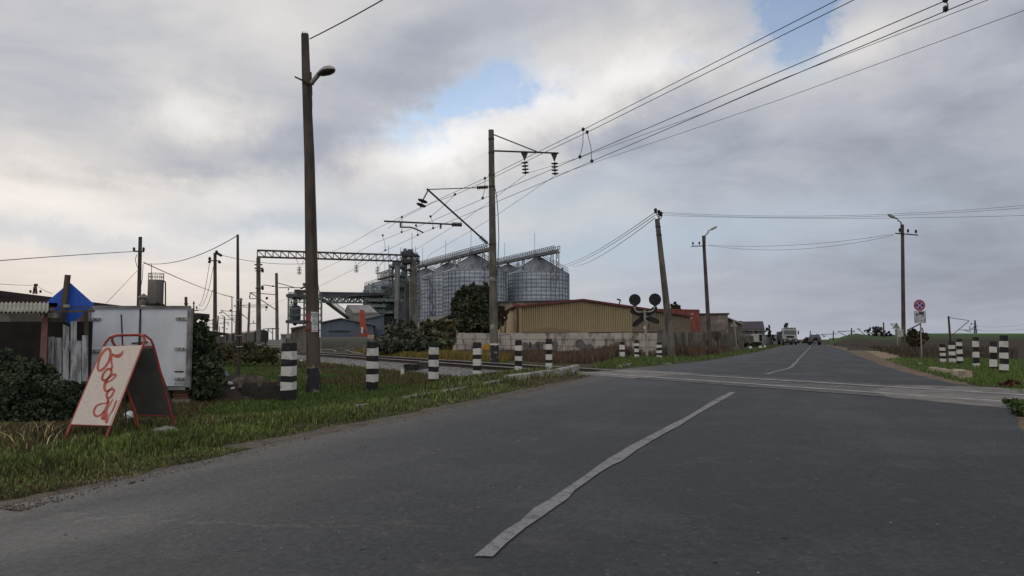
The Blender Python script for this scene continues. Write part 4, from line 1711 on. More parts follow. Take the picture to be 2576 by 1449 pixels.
mb.build('lock_bar', STEEL_DK, TB)
HINGE = mat('hinge_metal', (.33, .34, .34), .6, (.2, .2, .2), 4)
for (x0, x1, y) in ((890, 1035, 662), (890, 1030, 980), (1800, 1930, 657), (1790, 1930, 960), (1790, 1925, 1265)):
    mb = MB()
    a_, c_ = TPx(x0, y), TPx(x1, y)
    mb.box(((a_.x + c_.x) / 2, YT - .06, a_.z), (c_.x - a_.x, .035, .05))
    hg = mb.build('hinge', HINGE, TB)
    for q in (.35, .65):
        mb = MB()
        mb.lathe(Vector((a_.x + (c_.x - a_.x) * q, YT - .078, a_.z)), [(.012, 0), (.012, .01), (.001, .012)], 8, axis=(0, -1, 0))
        mb.build('hinge_bolt', STEEL_DK, hg)
mb = MB()
put_text(mb, 'KÖGEL', .07, TPx(1840, 1332, -.045), (1, 0, 0), (0, 0, 1), 1.15)
mb.build('door_lettering', INK, TB)
mb = MB()
a_ = TPx(1817, 1195, -.045)
mb.prism([a_ + Vector((x, 0, z)) for (x, z) in ((-.095, .014), (.095, .016), (.075, -.014), (-.075, -.014))], (0, .003, 0))
mb.build('maker_badge', INK, TB)
mb = MB()
a_ = TPx(1818, 1150, -.043)
mb.prism([a_ + Vector((.09 * cos(q), 0, .055 * sin(q))) for q in np.linspace(0, 2 * pi, 25)[:-1]], (0, .002, 0))
mb.build('oval_patch', mat('oval_paint', (.50, .51, .51), .6), TB)
mb = MB()
a_, c_ = TPx(1720, 1385), TPx(1890, 1400)
mb.box((TPx(1500, 1390).x, YT + .35, TPx(0, 1395).z), (w * .96, .12, .10))
mb.build('under_beam', STEEL_DK, TB)
BRICK = mat('red_brick', (.15, .075, .052), .95, (.22, .19, .16), 9, lo=.55, hi=.6)
for i, x in enumerate((1385, 400)):
    xx = z2b(x, 0)[0]
    a_ = at(xx, 994, YT + .1)
    mb = MB()
    for (z0, z1_) in ((556, 582), (583, 601), (602, 622)):
        zz0, zz1 = at(*z2b(0, z1_), YT).z, at(*z2b(0, z0), YT).z
        mb.box((a_.x + random.uniform(-.02, .02), YT + .2, (zz0 + zz1) / 2), (.28, .30, (zz1 - zz0) - .008))
    mb.build('brick_pier', BRICK, TB)
    mb = MB()
    zz0, zz1 = at(*z2b(0, 665), YT).z, at(*z2b(0, 623), YT).z
    mb.box((a_.x, YT + .2, (zz0 + zz1) / 2 - .04), (.34, .36, zz1 - zz0 + .08))
    mb.build('footing_block', CONC_LT, TB)

# stove pipe and thin posts showing over the roof of the box body
mb = MB()
Q = lambda x, y, Y: at(*z1(x, y), Y)
mb.tube([Q(1448, 522, 20.2), Q(1456, 448, 20.2)], .10, 8)
mb.lathe(Q(1457, 446, 20.2), [(.16, 0), (.16, .02), (.01, .12)], 8)
tag(mb.build('stove_pipe', mat('zinc', (.16, .15, .14), .7, (.10, .08, .07), 6)), 'short stove pipe with a conical cap above the white box body', 'chimney')
mb = MB()
mb.tube([Q(1886, 436, 20.1), Q(1888, 560, 20.1)], .04, 6)
mb.bar(Q(1868, 503, 20.05), Q(1908, 506, 20.05), .03)
tag(mb.build('steel_post', RUST), 'short rusty steel post above the right corner of the white box body', 'post')
# shed roof edge right of trailer
mb = MB()
mb.box(Q(1962, 627, 20.0), (.55, .8, .12))
mb.box(Q(1955, 640, 20.2), (.40, .7, .10))
tag(mb.build('shed_roof', BROWNROOF), 'dark shed roof edge jutting out right of the white box body', 'roof')

# water tank with railing
YW = 90
b = Q(1568, 700, YW)
WT = thing('water_tank', 'grey cylindrical tank with a thin railing on top, behind the white box body', 'tank', Vector((b.x, YW, 0)))
mb = MB()
R_ = (1643 - 1494) / 2 / 2.576 * .6389 / F * YW
zt, zb = Q(0, 268, YW).z, Q(0, 640, YW).z
mb.lathe((b.x, YW, zb), [(.01, 0), (R_, 0), (R_, zt - zb), (R_ * .98, zt - zb + .05), (.01, zt - zb + .1)], 24)
mb.build('tank_shell', mat('tank_metal', (.15, .145, .14), .7, (.11, .105, .10), 1.0, stretch=(1, 1, .3)), WT)
mb = MB()
for i in range(10):
    a = 2 * pi * i / 10
    p = Vector((b.x + R_ * .97 * cos(a), YW + R_ * .97 * sin(a), zt))
    mb.tube([p, p + Vector((0, 0, .84))], .03, 4)
for h in (.42, .84):
    mb.tube([Vector((b.x + R_ * .97 * cos(a), YW + R_ * .97 * sin(a), zt + h)) for a in np.linspace(0, 2 * pi, 21)], .035, 4)
mb.tube([Q(1537, 268, YW), Q(1537, 97, YW)], .04, 4)
mb.build('railing', STEEL_DK, WT)
mb = MB()
mb.tube([Q(1645, 278, YW), Q(1672, 278, YW), Q(1678, 292, YW), Q(1678, 640, YW)], .09, 6)
mb.build('down_pipe', STEEL_DK, WT)
mb = MB()
for a in (.8, 2.4, 3.9, 5.5):
    mb.tube([(b.x + R_ * .8 * cos(a), YW + R_ * .8 * sin(a), zb + .1), (b.x + R_ * .8 * cos(a), YW + R_ * .8 * sin(a), 0)], .12, 6)
mb.build('tank_legs', STEEL_DK, WT)

# ------------------------------------------------------------------ left sheds
SH = thing('wooden_shed', 'dark open shed with a corrugated slate roof edge and pink corner pillar at far left', 'shed', at(60, 950, 12.5) * 1.0)
# corrugated slab sloping to the front
mb = MB()
n = 90
ys = [(11.6, 639.0 + .248 * 578), (12.6, 639.0 + .248 * 492)]
V = []
for side in (0, 1):
    for (Yq, vq) in ys:
        zz0 = at(0, vq, Yq).z
        x0, x1 = at(-60, 780, Yq).x, at(121.5, 780, Yq).x
        for i in range(n + 1):
            q = i / n
            V.append((x0 + (x1 - x0) * q + (Yq - 11.6) * .0, Yq, zz0 + .016 * cos(q * 34 * pi) - side * .02))
m1 = n + 1
Fc = [(i, i + 1, m1 + i + 1, m1 + i) for i in range(n)] + [(2 * m1 + i, 2 * m1 + m1 + i, 2 * m1 + m1 + i + 1, 2 * m1 + i + 1) for i in range(n)] + [(i, 2 * m1 + i, 2 * m1 + i + 1, i + 1) for i in range(n)]
mb.add(V, Fc)
mb.build('slate_roof', SLATE, SH)
mb = MB()
mb.bar(Q(-150, 592, 11.9), Q(955, 580, 11.9), .03, .035)
mb.bar(Q(485, 541, 12.5), Q(905, 541, 12.5), .02, .02)
mb.build('roof_beam', WOOD, SH)
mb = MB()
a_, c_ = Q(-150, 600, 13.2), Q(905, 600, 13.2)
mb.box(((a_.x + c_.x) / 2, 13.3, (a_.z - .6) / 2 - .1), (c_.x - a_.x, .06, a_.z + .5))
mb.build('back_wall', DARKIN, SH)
mb = MB()
mb.box(Q(545, 518, 12.85), (.19, .1, .07))
mb.build('roof_board', mat('dark_blue_sheet', (.02, .03, .05), .7), SH)
mb = MB()
pp = [Q(432, 600, 12.0), Q(487, 600, 12.0), Q(462, 1290, 12.0), Q(395, 1230, 12.0)]
mb.prism([pp[3], pp[2], pp[1], pp[0]], (-.17, .26, 0))
mb.build('pillar', PINK, SH)
mb = MB()
mb.bar(Q(425, 595, 11.95), Q(422, 650, 11.95), .05, .04)
mb.build('strut', SLATE, SH)
mb = MB()
mb.box(Q(545, 667, 12.7), (.19, .05, .06))
mb.build('plank', WOOD, SH)

mb = MB()
dp = [Q(705, 290, 12.8), Q(950, 508, 12.8), Q(715, 722, 12.8), Q(470, 489, 12.8)]
mb.prism(dp[::-1], (0, .02, 0))
o = mb.build('blue_board', BLUE)
tag(o, 'bright blue diamond shaped board above the picket fence', 'board')
mb = MB()
mb.bar(Q(688, 212, 12.72), Q(632, 690, 12.72), .085, .04, up=(0, 1, 0))
tag(mb.build('leaning_plank', WOOD), 'weathered grey plank leaning across the blue diamond board', 'plank')
mb = MB()
mb.box(Q(675, 528, 12.4), (.085, .04, .05))
tag(mb.build('wood_block', SLATE), 'small pale block wedged on the rail in front of the blue board', 'block')

PF = thing('picket_fence', 'whitewashed uneven picket fence between the pink pillar and the white box body', 'fence', Q(690, 1300, 12.2))
for (x0, x1, yt, yt2, yb) in ((485, 545, 840, 840, 1300), (560, 618, 848, 848, 1320), (638, 693, 715, 742, 1325), (717, 770, 680, 680, 1330), (768, 824, 912, 912, 1320), (833, 885, 825, 825, 1300)):
    mb = MB()
    pl = [Q(x0 - 2, yb + 90, 12.2), Q(x1 - 3, yb + 90, 12.2), Q(x1, yt2, 12.2), Q(x0, yt, 12.2)]
    mb.prism(pl, (0, .025, 0))
    mb.build('picket', WOODW, PF)
for y in (932, 1255):
    mb = MB()
    a_, c_ = Q(488, y, 12.25), Q(885, y - 2, 12.25)
    mb.bar(a_, c_, .03, .16)
    mb.build('fence_rail', WOODW, PF)
mb = MB()
mb.bar(Q(874, 590, 12.6), Q(878, 1300, 12.6), .05, .05)
mb.build('post', WOOD, PF)

# long low building behind
YL, YR = 20.0, 36.0
LB = thing('long_building', 'long low building with a sloping brown roof edge and mottled plaster, behind the shed', 'building', at(150, 860, 26))
mb = MB()
tp = [at(-120, 716, YL), at(322, 771, YR)]
bt = [Vector((p.x, p.y, -.4)) for p in tp]
lo = [p - Vector((0, 0, .10)) for p in tp]
back = Vector((-3.0, 5.0, 0))
mb.prism([bt[0], bt[1], lo[1], lo[0]], back)
mb.build('wall', PLASTER, LB)
mb = MB()
q0, q1_ = at(-120, 716, YL - .15), at(326, 771.5, YR - .15)
mb.prism([q0 - Vector((0, 0, .16)), q1_ - Vector((0, 0, .22)), q1_, q0], back * 1.02)
mb.build('roof', BROWNROOF, LB)
mb = MB()
q0, q1_ = at(-120, 757, YL - .4), at(180, 762, YL + 2.0)
mb.prism([q0, q1_, q1_ + Vector((0, 0, .12)), q0 + Vector((0, 0, .12))], (0, .5, 0))
mb.build('gutter', BROWNROOF, LB)
mb = MB()
for (p, q) in (((340, 405), (352, 330)), ((370, 405), (362, 330))):
    mb.bar(Q(*p, 23), Q(*q, 23), .045)
ins = mb.build('roof_bracket', RUST, LB)
for x in (355, 372, 308, 410):
    mb = MB()
    c = Q(x, 330 if x in (355, 372) else 395, 23)
    mb.lathe(c, [(.01, 0), (.035, .02), (.03, .06), (.035, .07), (.01, .09)], 8)
    mb.build('insulator', BLACK, ins)
sag_wire(at(-40, 711, 18), at(87, 717.5, 23), .02, 'thin service wire reaching the bracket on the long low building', .008, group='loose wires on the left')
sag_wire(at(92, 717.5, 23), at(131, 739, 14), .02, 'thin service wire falling from the roof bracket to the blue board', .006, group='loose wires on the left')

# pole E behind the box body
o, b, t_, px = simple_pole('utility_pole', 'slender wooden looking pole rising right behind the white box body', 350, 800, 353, 596, 11, 8.5, CONC_DK, Y=30)
E_ = b
mb = MB()
mb.bar(at(336, 632, 29.8), at(362, 633, 29.8), .06, .05)
mb.build('crossarm', STEEL_DK, o)
for u in (337, 361):
    mb = MB()
    mb.lathe(at(u, 632, 29.8), [(.01, 0), (.05, .02), (.045, .10), (.055, .12), (.01, .17)], 8)
    mb.build('insulator', BLACK, o)
mb = MB()
mb.tube([at(u, v, 29.8) for (u, v) in ((345, 640), (340, 652), (344, 668), (347, 674))], .012, 4)
mb.tube([at(u, v, 29.8) for (u, v) in ((360, 665), (358, 700), (353, 730), (352, 765))], .012, 4)
mb.build('cable', WIREM, o)
sag_wire(at(-60, 660.5, 20), at(334, 633, 29.8), -.02, 'supply wire from the left edge to the slender pole', .016, group='loose wires on the left')

# C thin steel pole and stub
b = G(600, 952)
o = thing('steel_pole', 'thin dark steel pole standing in the grass behind the concrete trough', 'pole', b)
px = b.y / F
mb = MB()
mb.tube([at(600, 956, b.y), at(598.5, 760, b.y), at(598, 590, b.y)], [4.6 * px, 4.0 * px, 3.0 * px], 8)
mb.build('pole_shaft', STEEL_DK, o)
mb = MB()
mb.tube([at(605.5, 890, b.y - .02), at(606, 750, b.y - .02)], 2.6 * px, 8)
mb.build('stub', RUST, o)
for v in (754.5, 844, 872):
    mb = MB()
    mb.tube([at(594, v + 1, b.y - .12), at(609, v, b.y - .12), at(610, v - 1, b.y + .1), at(595, v, b.y + .1), at(594, v + 1, b.y - .12)], .015, 5)
    mb.build('wire_tie', HINGE, o)
Ct = at(598, 592, b.y)
sag_wire(at(363, 663, 29.8), Ct, 22 / F * 26, 'sagging wire from the slender pole to the thin steel pole', .013, group='loose wires on the left')
sag_wire(at(361, 660, 29.8), at(583, 746, 90), .2, 'thin wire from the slender pole to the far thin post', .02, group='loose wires on the left')
sag_wire(at(350, 676, 30), at(268, 762, 24), .0, 'thin stay wire slanting down left from the slender pole', .008, group='loose wires on the left')

# ------------------------------------------------------------------ concrete trough and rubble
z8 = zc(800, 1300, 2.862)
bt0 = G(*z8(640, 808))
YG = bt0.y
TG = thing('concrete_trough', 'dark concrete trough topped by old rails and short wooden posts, beside largest bollard', 'trough', bt0)
QG = lambda x, y, dy=0.0: at(*z8(x, y), YG + dy)
mb = MB()
a_, c_ = QG(425, 640), QG(862, 812)
mb.box(((a_.x + c_.x) / 2, YG + .25, (a_.z + c_.z) / 2), (c_.x - a_.x, .5, a_.z - c_.z + .1))
mb.build('trough_side', mat('tarry_concrete', (.028, .025, .024), .95, (.045, .04, .036), 3, bump=.5), TG)
for (x0, x1, yt, yb) in ((370, 445, 545, 650), (590, 660, 530, 635), (818, 875, 515, 630)):
    mb = MB()
    a_, c_ = QG(x0, yt), QG(x1, yb)
    mb.box(((a_.x + c_.x) / 2, YG + .1, (a_.z + c_.z) / 2), ((c_.x - a_.x) * .75, .22, a_.z - c_.z), x=(1, .25, 0))
    mb.build('wooden_post', mat('pale_post_wood', (.13, .105, .085), .9, (.08, .065, .05), 6, bump=.4), TG)
for y in (598, 618):
    mb = MB()
    mb.bar(QG(425, y + 10, .05), QG(865, y - 8, .12), .04, .035)
    mb.build('iron_bar', RUST, TG)


def rock(p, r, seed):
    rr = random.Random(seed)
    mb = MB()
    n, m = 7, 5
    V = []
    for j in range(m + 1):
        th = pi * j / m
        for i in range(n):
            a = 2 * pi * i / n
            k = r * rr.uniform(.75, 1.2)
            V.append(Vector(p) + Vector((k * sin(th) * cos(a), k * sin(th) * sin(a) * .8, k * cos(th) * .7)))
    Fc = [(j * n + i, j * n + (i + 1) % n, (j + 1) * n + (i + 1) % n, (j + 1) * n + i) for j in range(m) for i in range(n)]
    mb.add(V, Fc)
    return mb


rk = random.Random(3)
LABR = ['left', 'right']
i = 0
cols_ = [STONE, CONC_LT, CONC_DK, mat('earthy_stone', (.09, .065, .05), .95, (.05, .04, .032), 5, bump=.5)]
rub = MB()
for k in range(46):
    x = rk.uniform(60, 430)
    hgt_f = 1 - abs((x - 260) / 230) ** 1.5
    y = 800 - rk.random() * 170 * max(.15, hgt_f)
    c = at(*z8(x, y), YG + .1 + rk.uniform(0, .8))
    mb_ = rock(c, rk.uniform(.05, .14), k)
    o = mb_.build('rubble_stone', rk.choice(cols_))
    tag(o, 'broken lump in the rubble heap left of the dark concrete trough', 'rubble', 'rubble heaped beside the trough')
mb = MB()
b0 = G(*z8(250, 810))
V = []
nn = 14
for j in range(nn + 1):
    for i in range(nn + 1):
        x, y = (i / nn - .5) * 2, (j / nn - .5) * 2
        h = .52 * max(0, 1 - (x * x + y * y)) ** .8
        V.append((b0.x + x * 1.15, b0.y + .75 + y * .9, b0.z - .05 + h + (rk.uniform(-.05, .05) if h > 0 else 0)))
mb.add(V, [(j * (nn + 1) + i, j * (nn + 1) + i + 1, (j + 1) * (nn + 1) + i + 1, (j + 1) * (nn + 1) + i) for j in range(nn) for i in range(nn)])
o = structure('earth_mound', mb, mat('dark_earth', (.045, .035, .028), .95, (.08, .068, .055), 6, lo=.5, hi=.65, bump=.8))
# small litter
for (x, y, r, m, lab) in ((300, 612, .06, PAPER, 'crumpled white rag on top of the rubble heap'), (330, 690, .08, PAPER, 'white plastic scrap on the rubble heap'), (110, 628, .09, PAPER, 'pale plastic scrap at the left end of the rubble'),
                          (620, 1062, .03, CONC_LT, 'small pale stone in the verge grass below the largest bollard'), (410, 1222, .025, PAPER, 'scrap of white paper low in the verge grass'),
                          (1105, 352, .09, PAPER, 'white scrap on the grass by the ballast edge')):
    u, v = z8(x, y)
    p = G(u, v) if y > 700 or x > 1000 else at(u, v, YG + .15)
    o = rock(p + Vector((0, 0, r * .4)), r, int(x)).build('litter', m)
    tag(o, lab, 'litter')
p = G(*z8(200, 590))
o = rock(p + Vector((0, 0, .12)), .30, 5).build('tarpaulin', mat('faded_blue_tarp', (.06, .09, .11), .7, (.10, .12, .13), 4))
tag(o, 'faded blue tarpaulin bundle lying in the grass beyond the rubble', 'tarpaulin')
p = g0(*z2b(1265, 885))
o = rock(p + Vector((0, 0, .05)), .11, 9).build('plastic_bag', mat('grey_plastic', (.20, .19, .175), .6, (.13, .125, .11), 9))
o.scale = (1.6, 1, .7)
tag(o, 'crumpled grey plastic bag in the grass right of the sandwich board', 'plastic bag')
p = g0(*z2b(985, 768))
o = rock(p + Vector((0, 0, .04)), .07, 11).build('plastic_bag', PAPER)
tag(o, 'small white plastic bag lying behind the sandwich board', 'plastic bag')

# ------------------------------------------------------------------ kerbs
z6 = zc(1600, 1250, 3.22)


def kerb(pts, w, h, label, m=CONC_LT, sink=.05, Y=None, grp='broken concrete kerb stones'):
    mb = MB()
    P_ = [G(*p) for p in pts]
    rows = []
    for i, p in enumerate(P_):
        a, b_ = P_[max(0, i - 1)], P_[min(len(P_) - 1, i + 1)]
        d = (b_ - a)
        d.z = 0
        d.normalize()
        n_ = Vector((-d.y, d.x, 0)) * w
        jj = lambda s_=.008: Vector((random.uniform(-s_, s_), random.uniform(-s_, s_), random.uniform(-s_, s_)))
        rows.append([p + Vector((0, 0, -sink)), p + Vector((0, 0, h * .8)) + jj(), p + n_ * .2 + Vector((0, 0, h)) + jj(), p + n_ * .85 + Vector((0, 0, h * .97)) + jj(), p + n_ + Vector((0, 0, -sink))])
    V = [q for r in rows for q in r]
    k = 5
    Fc = [(i * k + j, i * k + j + 1, (i + 1) * k + j + 1, (i + 1) * k + j) for i in range(len(rows) - 1) for j in range(k - 1)]
    Fc += [(0, 1, 2, 3, 4), tuple((len(rows) - 1) * k + j for j in (4, 3, 2, 1, 0))]
    mb.add(V, Fc)
    return tag(mb.build('kerb_stone', m), label, 'kerb', grp)


def sub(p, q, n):
    return [(p[0] + (q[0] - p[0]) * i / n, p[1] + (q[1] - p[1]) * i / n) for i in range(n + 1)]


kerb([z6(*p) for p in sub((1310, 792), (1920, 705), 6)], .17, .10, 'long raised kerb stone at the grass edge before the crossing')
kerb([z6(*p) for p in sub((1948, 735), (2195, 655), 4)], .20, .15, 'thick kerb block at the crossing end of the left verge')
kerb([z6(*p) for p in sub((985, 848), (1250, 800), 4)], .10, .03, 'rough half buried kerb stone in the middle of the verge')
kerb([z6(*p) for p in sub((715, 895), (860, 868), 3)], .07, .015, 'small kerb fragment between two longer kerb stones')
kerb([z6(*p) for p in sub((230, 985), (715, 905), 6)], .10, .025, 'low cracked kerb stone left of the small fragment')
kerb([z6(*p) for p in sub((0, 1022), (220, 985), 3)], .10, .025, 'leftmost kerb stone, almost flush with the grass')
kerb([z8(1745, 860), z8(1860, 845)], .06, .02, 'tiny kerb stub in the grass below the second bollard')
z8r = zc(3000, 1100, 2.415)
YS = mat('sandy_stone', (.33, .28, .21), .9, (.22, .19, .15), 5, bump=.4)
kerb([z8r(*p) for p in sub((1582, 872), (1672, 882), 2)], .16, .13, 'left piece of the flat sandy kerb on the right verge', YS)
kerb([z8r(*p) for p in sub((1680, 884), (1752, 896), 2)], .16, .12, 'middle piece of the flat sandy kerb on the right verge', YS)
kerb([z8r(*p) for p in sub((1800, 935), (1920, 950), 3)], .22, .22, 'thick pale kerb block on the right verge', YS)
kerb([z8r(*p) for p in sub((1945, 952), (1975, 940), 1)], .18, .20, 'short upright kerb fragment right of the thick pale block', YS)
kerb([z8r(*p) for p in sub((1497, 808), (1530, 808), 1)], .12, .05, 'small white stone on the right verge below the truck sign', PAPER)
z7r = zc(2300, 1100, 3.22)
kerb([z7r(*p) for p in sub((510, 1108), (610, 1082), 2)], .25, .05, 'tilted slab at the grass edge below the crossing signal')
kerb([z7r(*p) for p in sub((740, 1060), (1090, 1072), 3)], .12, .03, 'long flat kerb stone in the grass below the crossing signal')

# switch machine beside the near rail
b = G(*z8(2400, 470))
SW = thing('switch_machine', 'low black railway switch machine on the ballast edge behind the third bollard', 'switch machine', b)
YK = b.y
mb = MB()
a_, c_ = at(*z8(2262, 385), YK), at(*z8(2420, 465), YK)
mb.box(((a_.x + c_.x) / 2, YK + .2, (a_.z + c_.z) / 2), (c_.x - a_.x, .45, a_.z - c_.z))
mb.build('housing', BLACK, SW)
mb = MB()
a_, c_ = at(*z8(2420, 365), YK), at(*z8(2545, 440), YK)
mb.box(((a_.x + c_.x) / 2, YK + .3, (a_.z + c_.z) / 2), (c_.x - a_.x, .5, a_.z - c_.z))
mb.build('gear_box', STEEL_DK, SW)
mb = MB()
mb.tube([at(*z8(2420, 405), YK), at(*z8(2560, 375), YK + .8)], .03, 6)
mb.build('throw_rod', RUST, SW)
p = G(*z8(2245, 500))
mb = MB()
mb.tube([p - Vector((0, 0, .1)), p + Vector((0, 0, .19))], .065, 8)
tag(mb.build('marker_stub', WHITE), 'short white marker stub beside the black switch machine', 'marker')

# ------------------------------------------------------------------ lattice helper
def truss(mb, p0, p1, h, nseg, w, up=(0, 0, 1), depth=None, dw=None, verticals=True, pattern='N'):
    """flat or box truss: bottom chord p0-p1, height h along up; depth vector makes it a box"""
    p0, p1, up = Vector(p0), Vector(p1), Vector(up)
    dw = dw or w * .6
    offs = [Vector((0, 0, 0))] + ([Vector(depth)] if depth is not None else [])
    for o in offs:
        mb.bar(p0 + o, p1 + o, w)
        mb.bar(p0 + o + up * h, p1 + o + up * h, w)
        for i in range(nseg + 1):
            a = p0.lerp(p1, i / nseg) + o
            if verticals:
                mb.bar(a, a + up * h, dw)
            if i < nseg:
                b = p0.lerp(p1, (i + 1) / nseg) + o
                if pattern == 'N':
                    mb.bar(a + up * h, b, dw) if i < nseg / 2 else mb.bar(a, b + up * h, dw)
                elif pattern == 'X':
                    mb.bar(a + up * h, b, dw)
                    mb.bar(a, b + up * h, dw)
                else:
                    m_ = (a + b) / 2
                    mb.bar(a, m_ + up * h, dw)
                    mb.bar(m_ + up * h, b, dw)
    if depth is not None:
        for i in range(nseg + 1):
            a = p0.lerp(p1, i / nseg)
            mb.bar(a, a + offs[1], dw)
            mb.bar(a + up * h, a + offs[1] + up * h, dw)


# ------------------------------------------------------------------ portal over the track
YP = 52.0
b = at(651, 888, YP)
b.z = hgt(b.x, b.y)
PO = thing('signal_portal', 'steel lattice beam portal on two concrete posts spanning the railway yard', 'portal', b)
PL = lambda u, v, Y=YP: at(u, v, Y)
px = YP / F
mb = MB()
curved_shaft(mb, b, PL(650, 648), 6.2 * px, 5.0 * px, 12)
mb.build('post', CONC, PO)
mb = MB()
mb.tube([PL(651, 892), PL(651, 869)], 6.6 * px, 12)
mb.build('black_foot', FLAKE, PO)
mb = MB()
mb.tube([PL(651, 868.5), PL(651, 867)], 6.8 * px, 12)
mb.build('white_band', WHITE, PO)
YR2 = 56.5
rb = at(1045, 893, YR2)
mb = MB()
curved_shaft(mb, Vector((rb.x, rb.y, 0)), PL(1041, 655, YR2), 8.0 * px, 6.2 * px, 12)
mb.build('post', CONC, PO)
mb = MB()
mb.tube([PL(1024, 893, YR2 + .5), PL(1024, 708, YR2 + .5)], 6.0 * px, 10)
mb.bar(PL(1010, 711, YR2), PL(1036, 711, YR2), .09)
mb.bar(PL(1024, 731, YR2), PL(1041, 731, YR2), .07)
for u in (1007, 1024):
    mb.tube([PL(u, 711, YR2), PL(u, 702, YR2)], .05, 5)
mb.build('side_post', CONC_DK, PO)
mb = MB()
c0, c1 = PL(647, 646), PL(1050, 658, YR2)
d0, d1 = PL(649, 631), PL(1050, 641, YR2)
hgt_t = (d0.z - c0.z + d1.z - c1.z) / 2
truss(mb, c0, c1, hgt_t, 22, .10, depth=(-.06, .22, 0), dw=.045)
mb.build('lattice_beam', STEEL_DK, PO)
for v in (664, 673):
    mb = MB()
    c = PL(650.3, v)
    mb.tube([c - Vector((.27, 0, .05)), c + Vector((.27, 0, -.05))], .05, 6)
    mb.build('clamp_ring', RUST, PO)
for v in (681, 725):
    mb = MB()
    mb.bar(PL(643, v, YP - .3), PL(658, v, YP - .3), .10, .08)
    c = PL(661, v - 1, YP - .3)
    mb.lathe(c - Vector((0, .06, .0)), [(.01, -.1), (.16, -.06), (.17, .06), (.01, .1)], 12, axis=(1, .2, .1))
    mb.build('balance_weight', STEEL_DK, PO)
for (u, v0, v1, ub) in ((753, 672, 691, 753), (896.5, 667, 686, 896.5), (951, 671, 690, 948.5)):
    tq = (u - 650) / 400
    Yq = YP + (YR2 - YP) * tq
    mb = MB()
    tp_ = PL(u, v0, Yq)
    topz = c0.lerp(c1, tq)
    mb.tube([Vector((topz.x - .35, topz.y, topz.z)), tp_, Vector((topz.x + .35, topz.y, topz.z))], .02, 4)
    bt_ = PL(ub, v1, Yq)
    insulator(mb, tp_, (bt_ - tp_).length, .19, 8, 5, axis=(bt_ - tp_))
    mb.build('insulator_string', STEEL_DK, PO)

# ------------------------------------------------------------------ far masts and poles of the railway yard
zy = zc(740, 1120, 5.175)


def yard_mast(label, ub, vb, ut, vt, wpx, Y, group='masts and poles of the railway yard', arms=(), extras=(), m=CONC, cat='mast', name='yard_mast', foot=True):
    b = at(ub, vb, Y)
    b.z = -.05
    t_ = at(ut, vt, Y)
    o = thing(name, label, cat, b, group=group)
    px = Y / F
    mb = MB()
    mb.tube([b - Vector((0, 0, .4)), b, t_], [wpx * .56 * px, wpx * .54 * px, wpx * .42 * px], 8)
    mb.build('pole_shaft', m, o)
    for a in arms:
        mb = MB()
        for s_ in a:
            for (p, q) in zip(s_[:-1], s_[1:]):
                mb.bar(at(*p, Y), at(*q, Y), max(.07, 1.3 * px))
        mb.build('bracket', STEEL_DK, o)
    for (u, v, r) in extras:
        mb = MB()
        mb.lathe(at(u, v, Y), [(.01, -r * px), (r * .8 * px, -r * .4 * px), (r * .8 * px, r * .4 * px), (.01, r * px)], 8)
        mb.build('insulator', BLACK, o)
    return o


Z = zy
yard_mast('yard mast with a long slanting bracket, just right of the portal post', 697.5, 880, 695.5, 687, 8.2, 72,
          arms=[[[Z(1790, 210), Z(1270, 165)], [Z(1790, 515), Z(1270, 165)], [Z(1270, 165), Z(1258, 290), Z(1400, 290)]],
                [[Z(1800, 80 - 240), Z(2000, 60 - 220)]] if False else [[Z(1850, 66), Z(2600, 66)], [Z(1830, -30), Z(2160, 60)], [Z(2050, 66), Z(2045, 130)], [Z(1790, 40), Z(1690, 30), Z(1540, 8)]]],
          extras=[(*Z(1258, 245), 2.2), (*Z(1740, 35), 2.2), (*Z(1720, 33), 2.2)])
yard_mast('yard mast in front of the dark wagons, with a level arm to the left', 623.5, 868, 627.5, 761, 6, 95,
          arms=[[[Z(940, 425), Z(1650, 418)], [Z(1240, 460), Z(1640, 455)], [Z(1230, 715), Z(1080, 580), Z(940, 430)], [Z(1125, 425), Z(1130, 455), Z(1220, 470)]],
                [[Z(1230, 800), Z(1395, 790)], [Z(1335, 735), Z(1335, 800)]]],
          extras=[(*Z(1600, 465), 4), (*Z(1608, 280), 4), (*Z(1590, 520), 2)])
yard_mast('yard mast behind the thin steel pole, bracket pointing left', 592, 872, 595.5, 780, 5, 105,
          arms=[[[Z(980, 560), Z(670, 530)], [Z(965, 770), Z(670, 520)], [Z(820, 625), Z(1130, 640)], [Z(900, 700), Z(960, 660)]]],
          extras=[(*Z(650, 580), 2.2), (*Z(685, 570), 2.2), (*Z(866, 530), 3)])
yard_mast('yard mast with a small hooked lamp top, left of the dark wagons', 563.5, 862, 564.5, 797, 4.2, 130,
          arms=[[[Z(740, 655), Z(715, 640), Z(680, 630)], [Z(745, 720), Z(960, 712)], [Z(745, 680), Z(640, 690)], [Z(740, 780), Z(640, 800)], [Z(760, 775), Z(820, 775), Z(820, 830)]]],
          extras=[(*Z(705, 880), 2), (*Z(793, 905), 2)])
yard_mast('plain leaning wooden post just right of the tall insulator pole', 545.5, 855, 549, 794, 3.6, 120, m=CONC_DK, name='yard_post', cat='post')
yard_mast('thin far post with two insulators at its top', 583.5, 870, 583.5, 747, 2.6, 90, m=CONC_DK, name='yard_post', cat='post',
          arms=[[[Z(865, 250), Z(935, 262)]]], extras=[(*Z(875, 247), 1.5)])
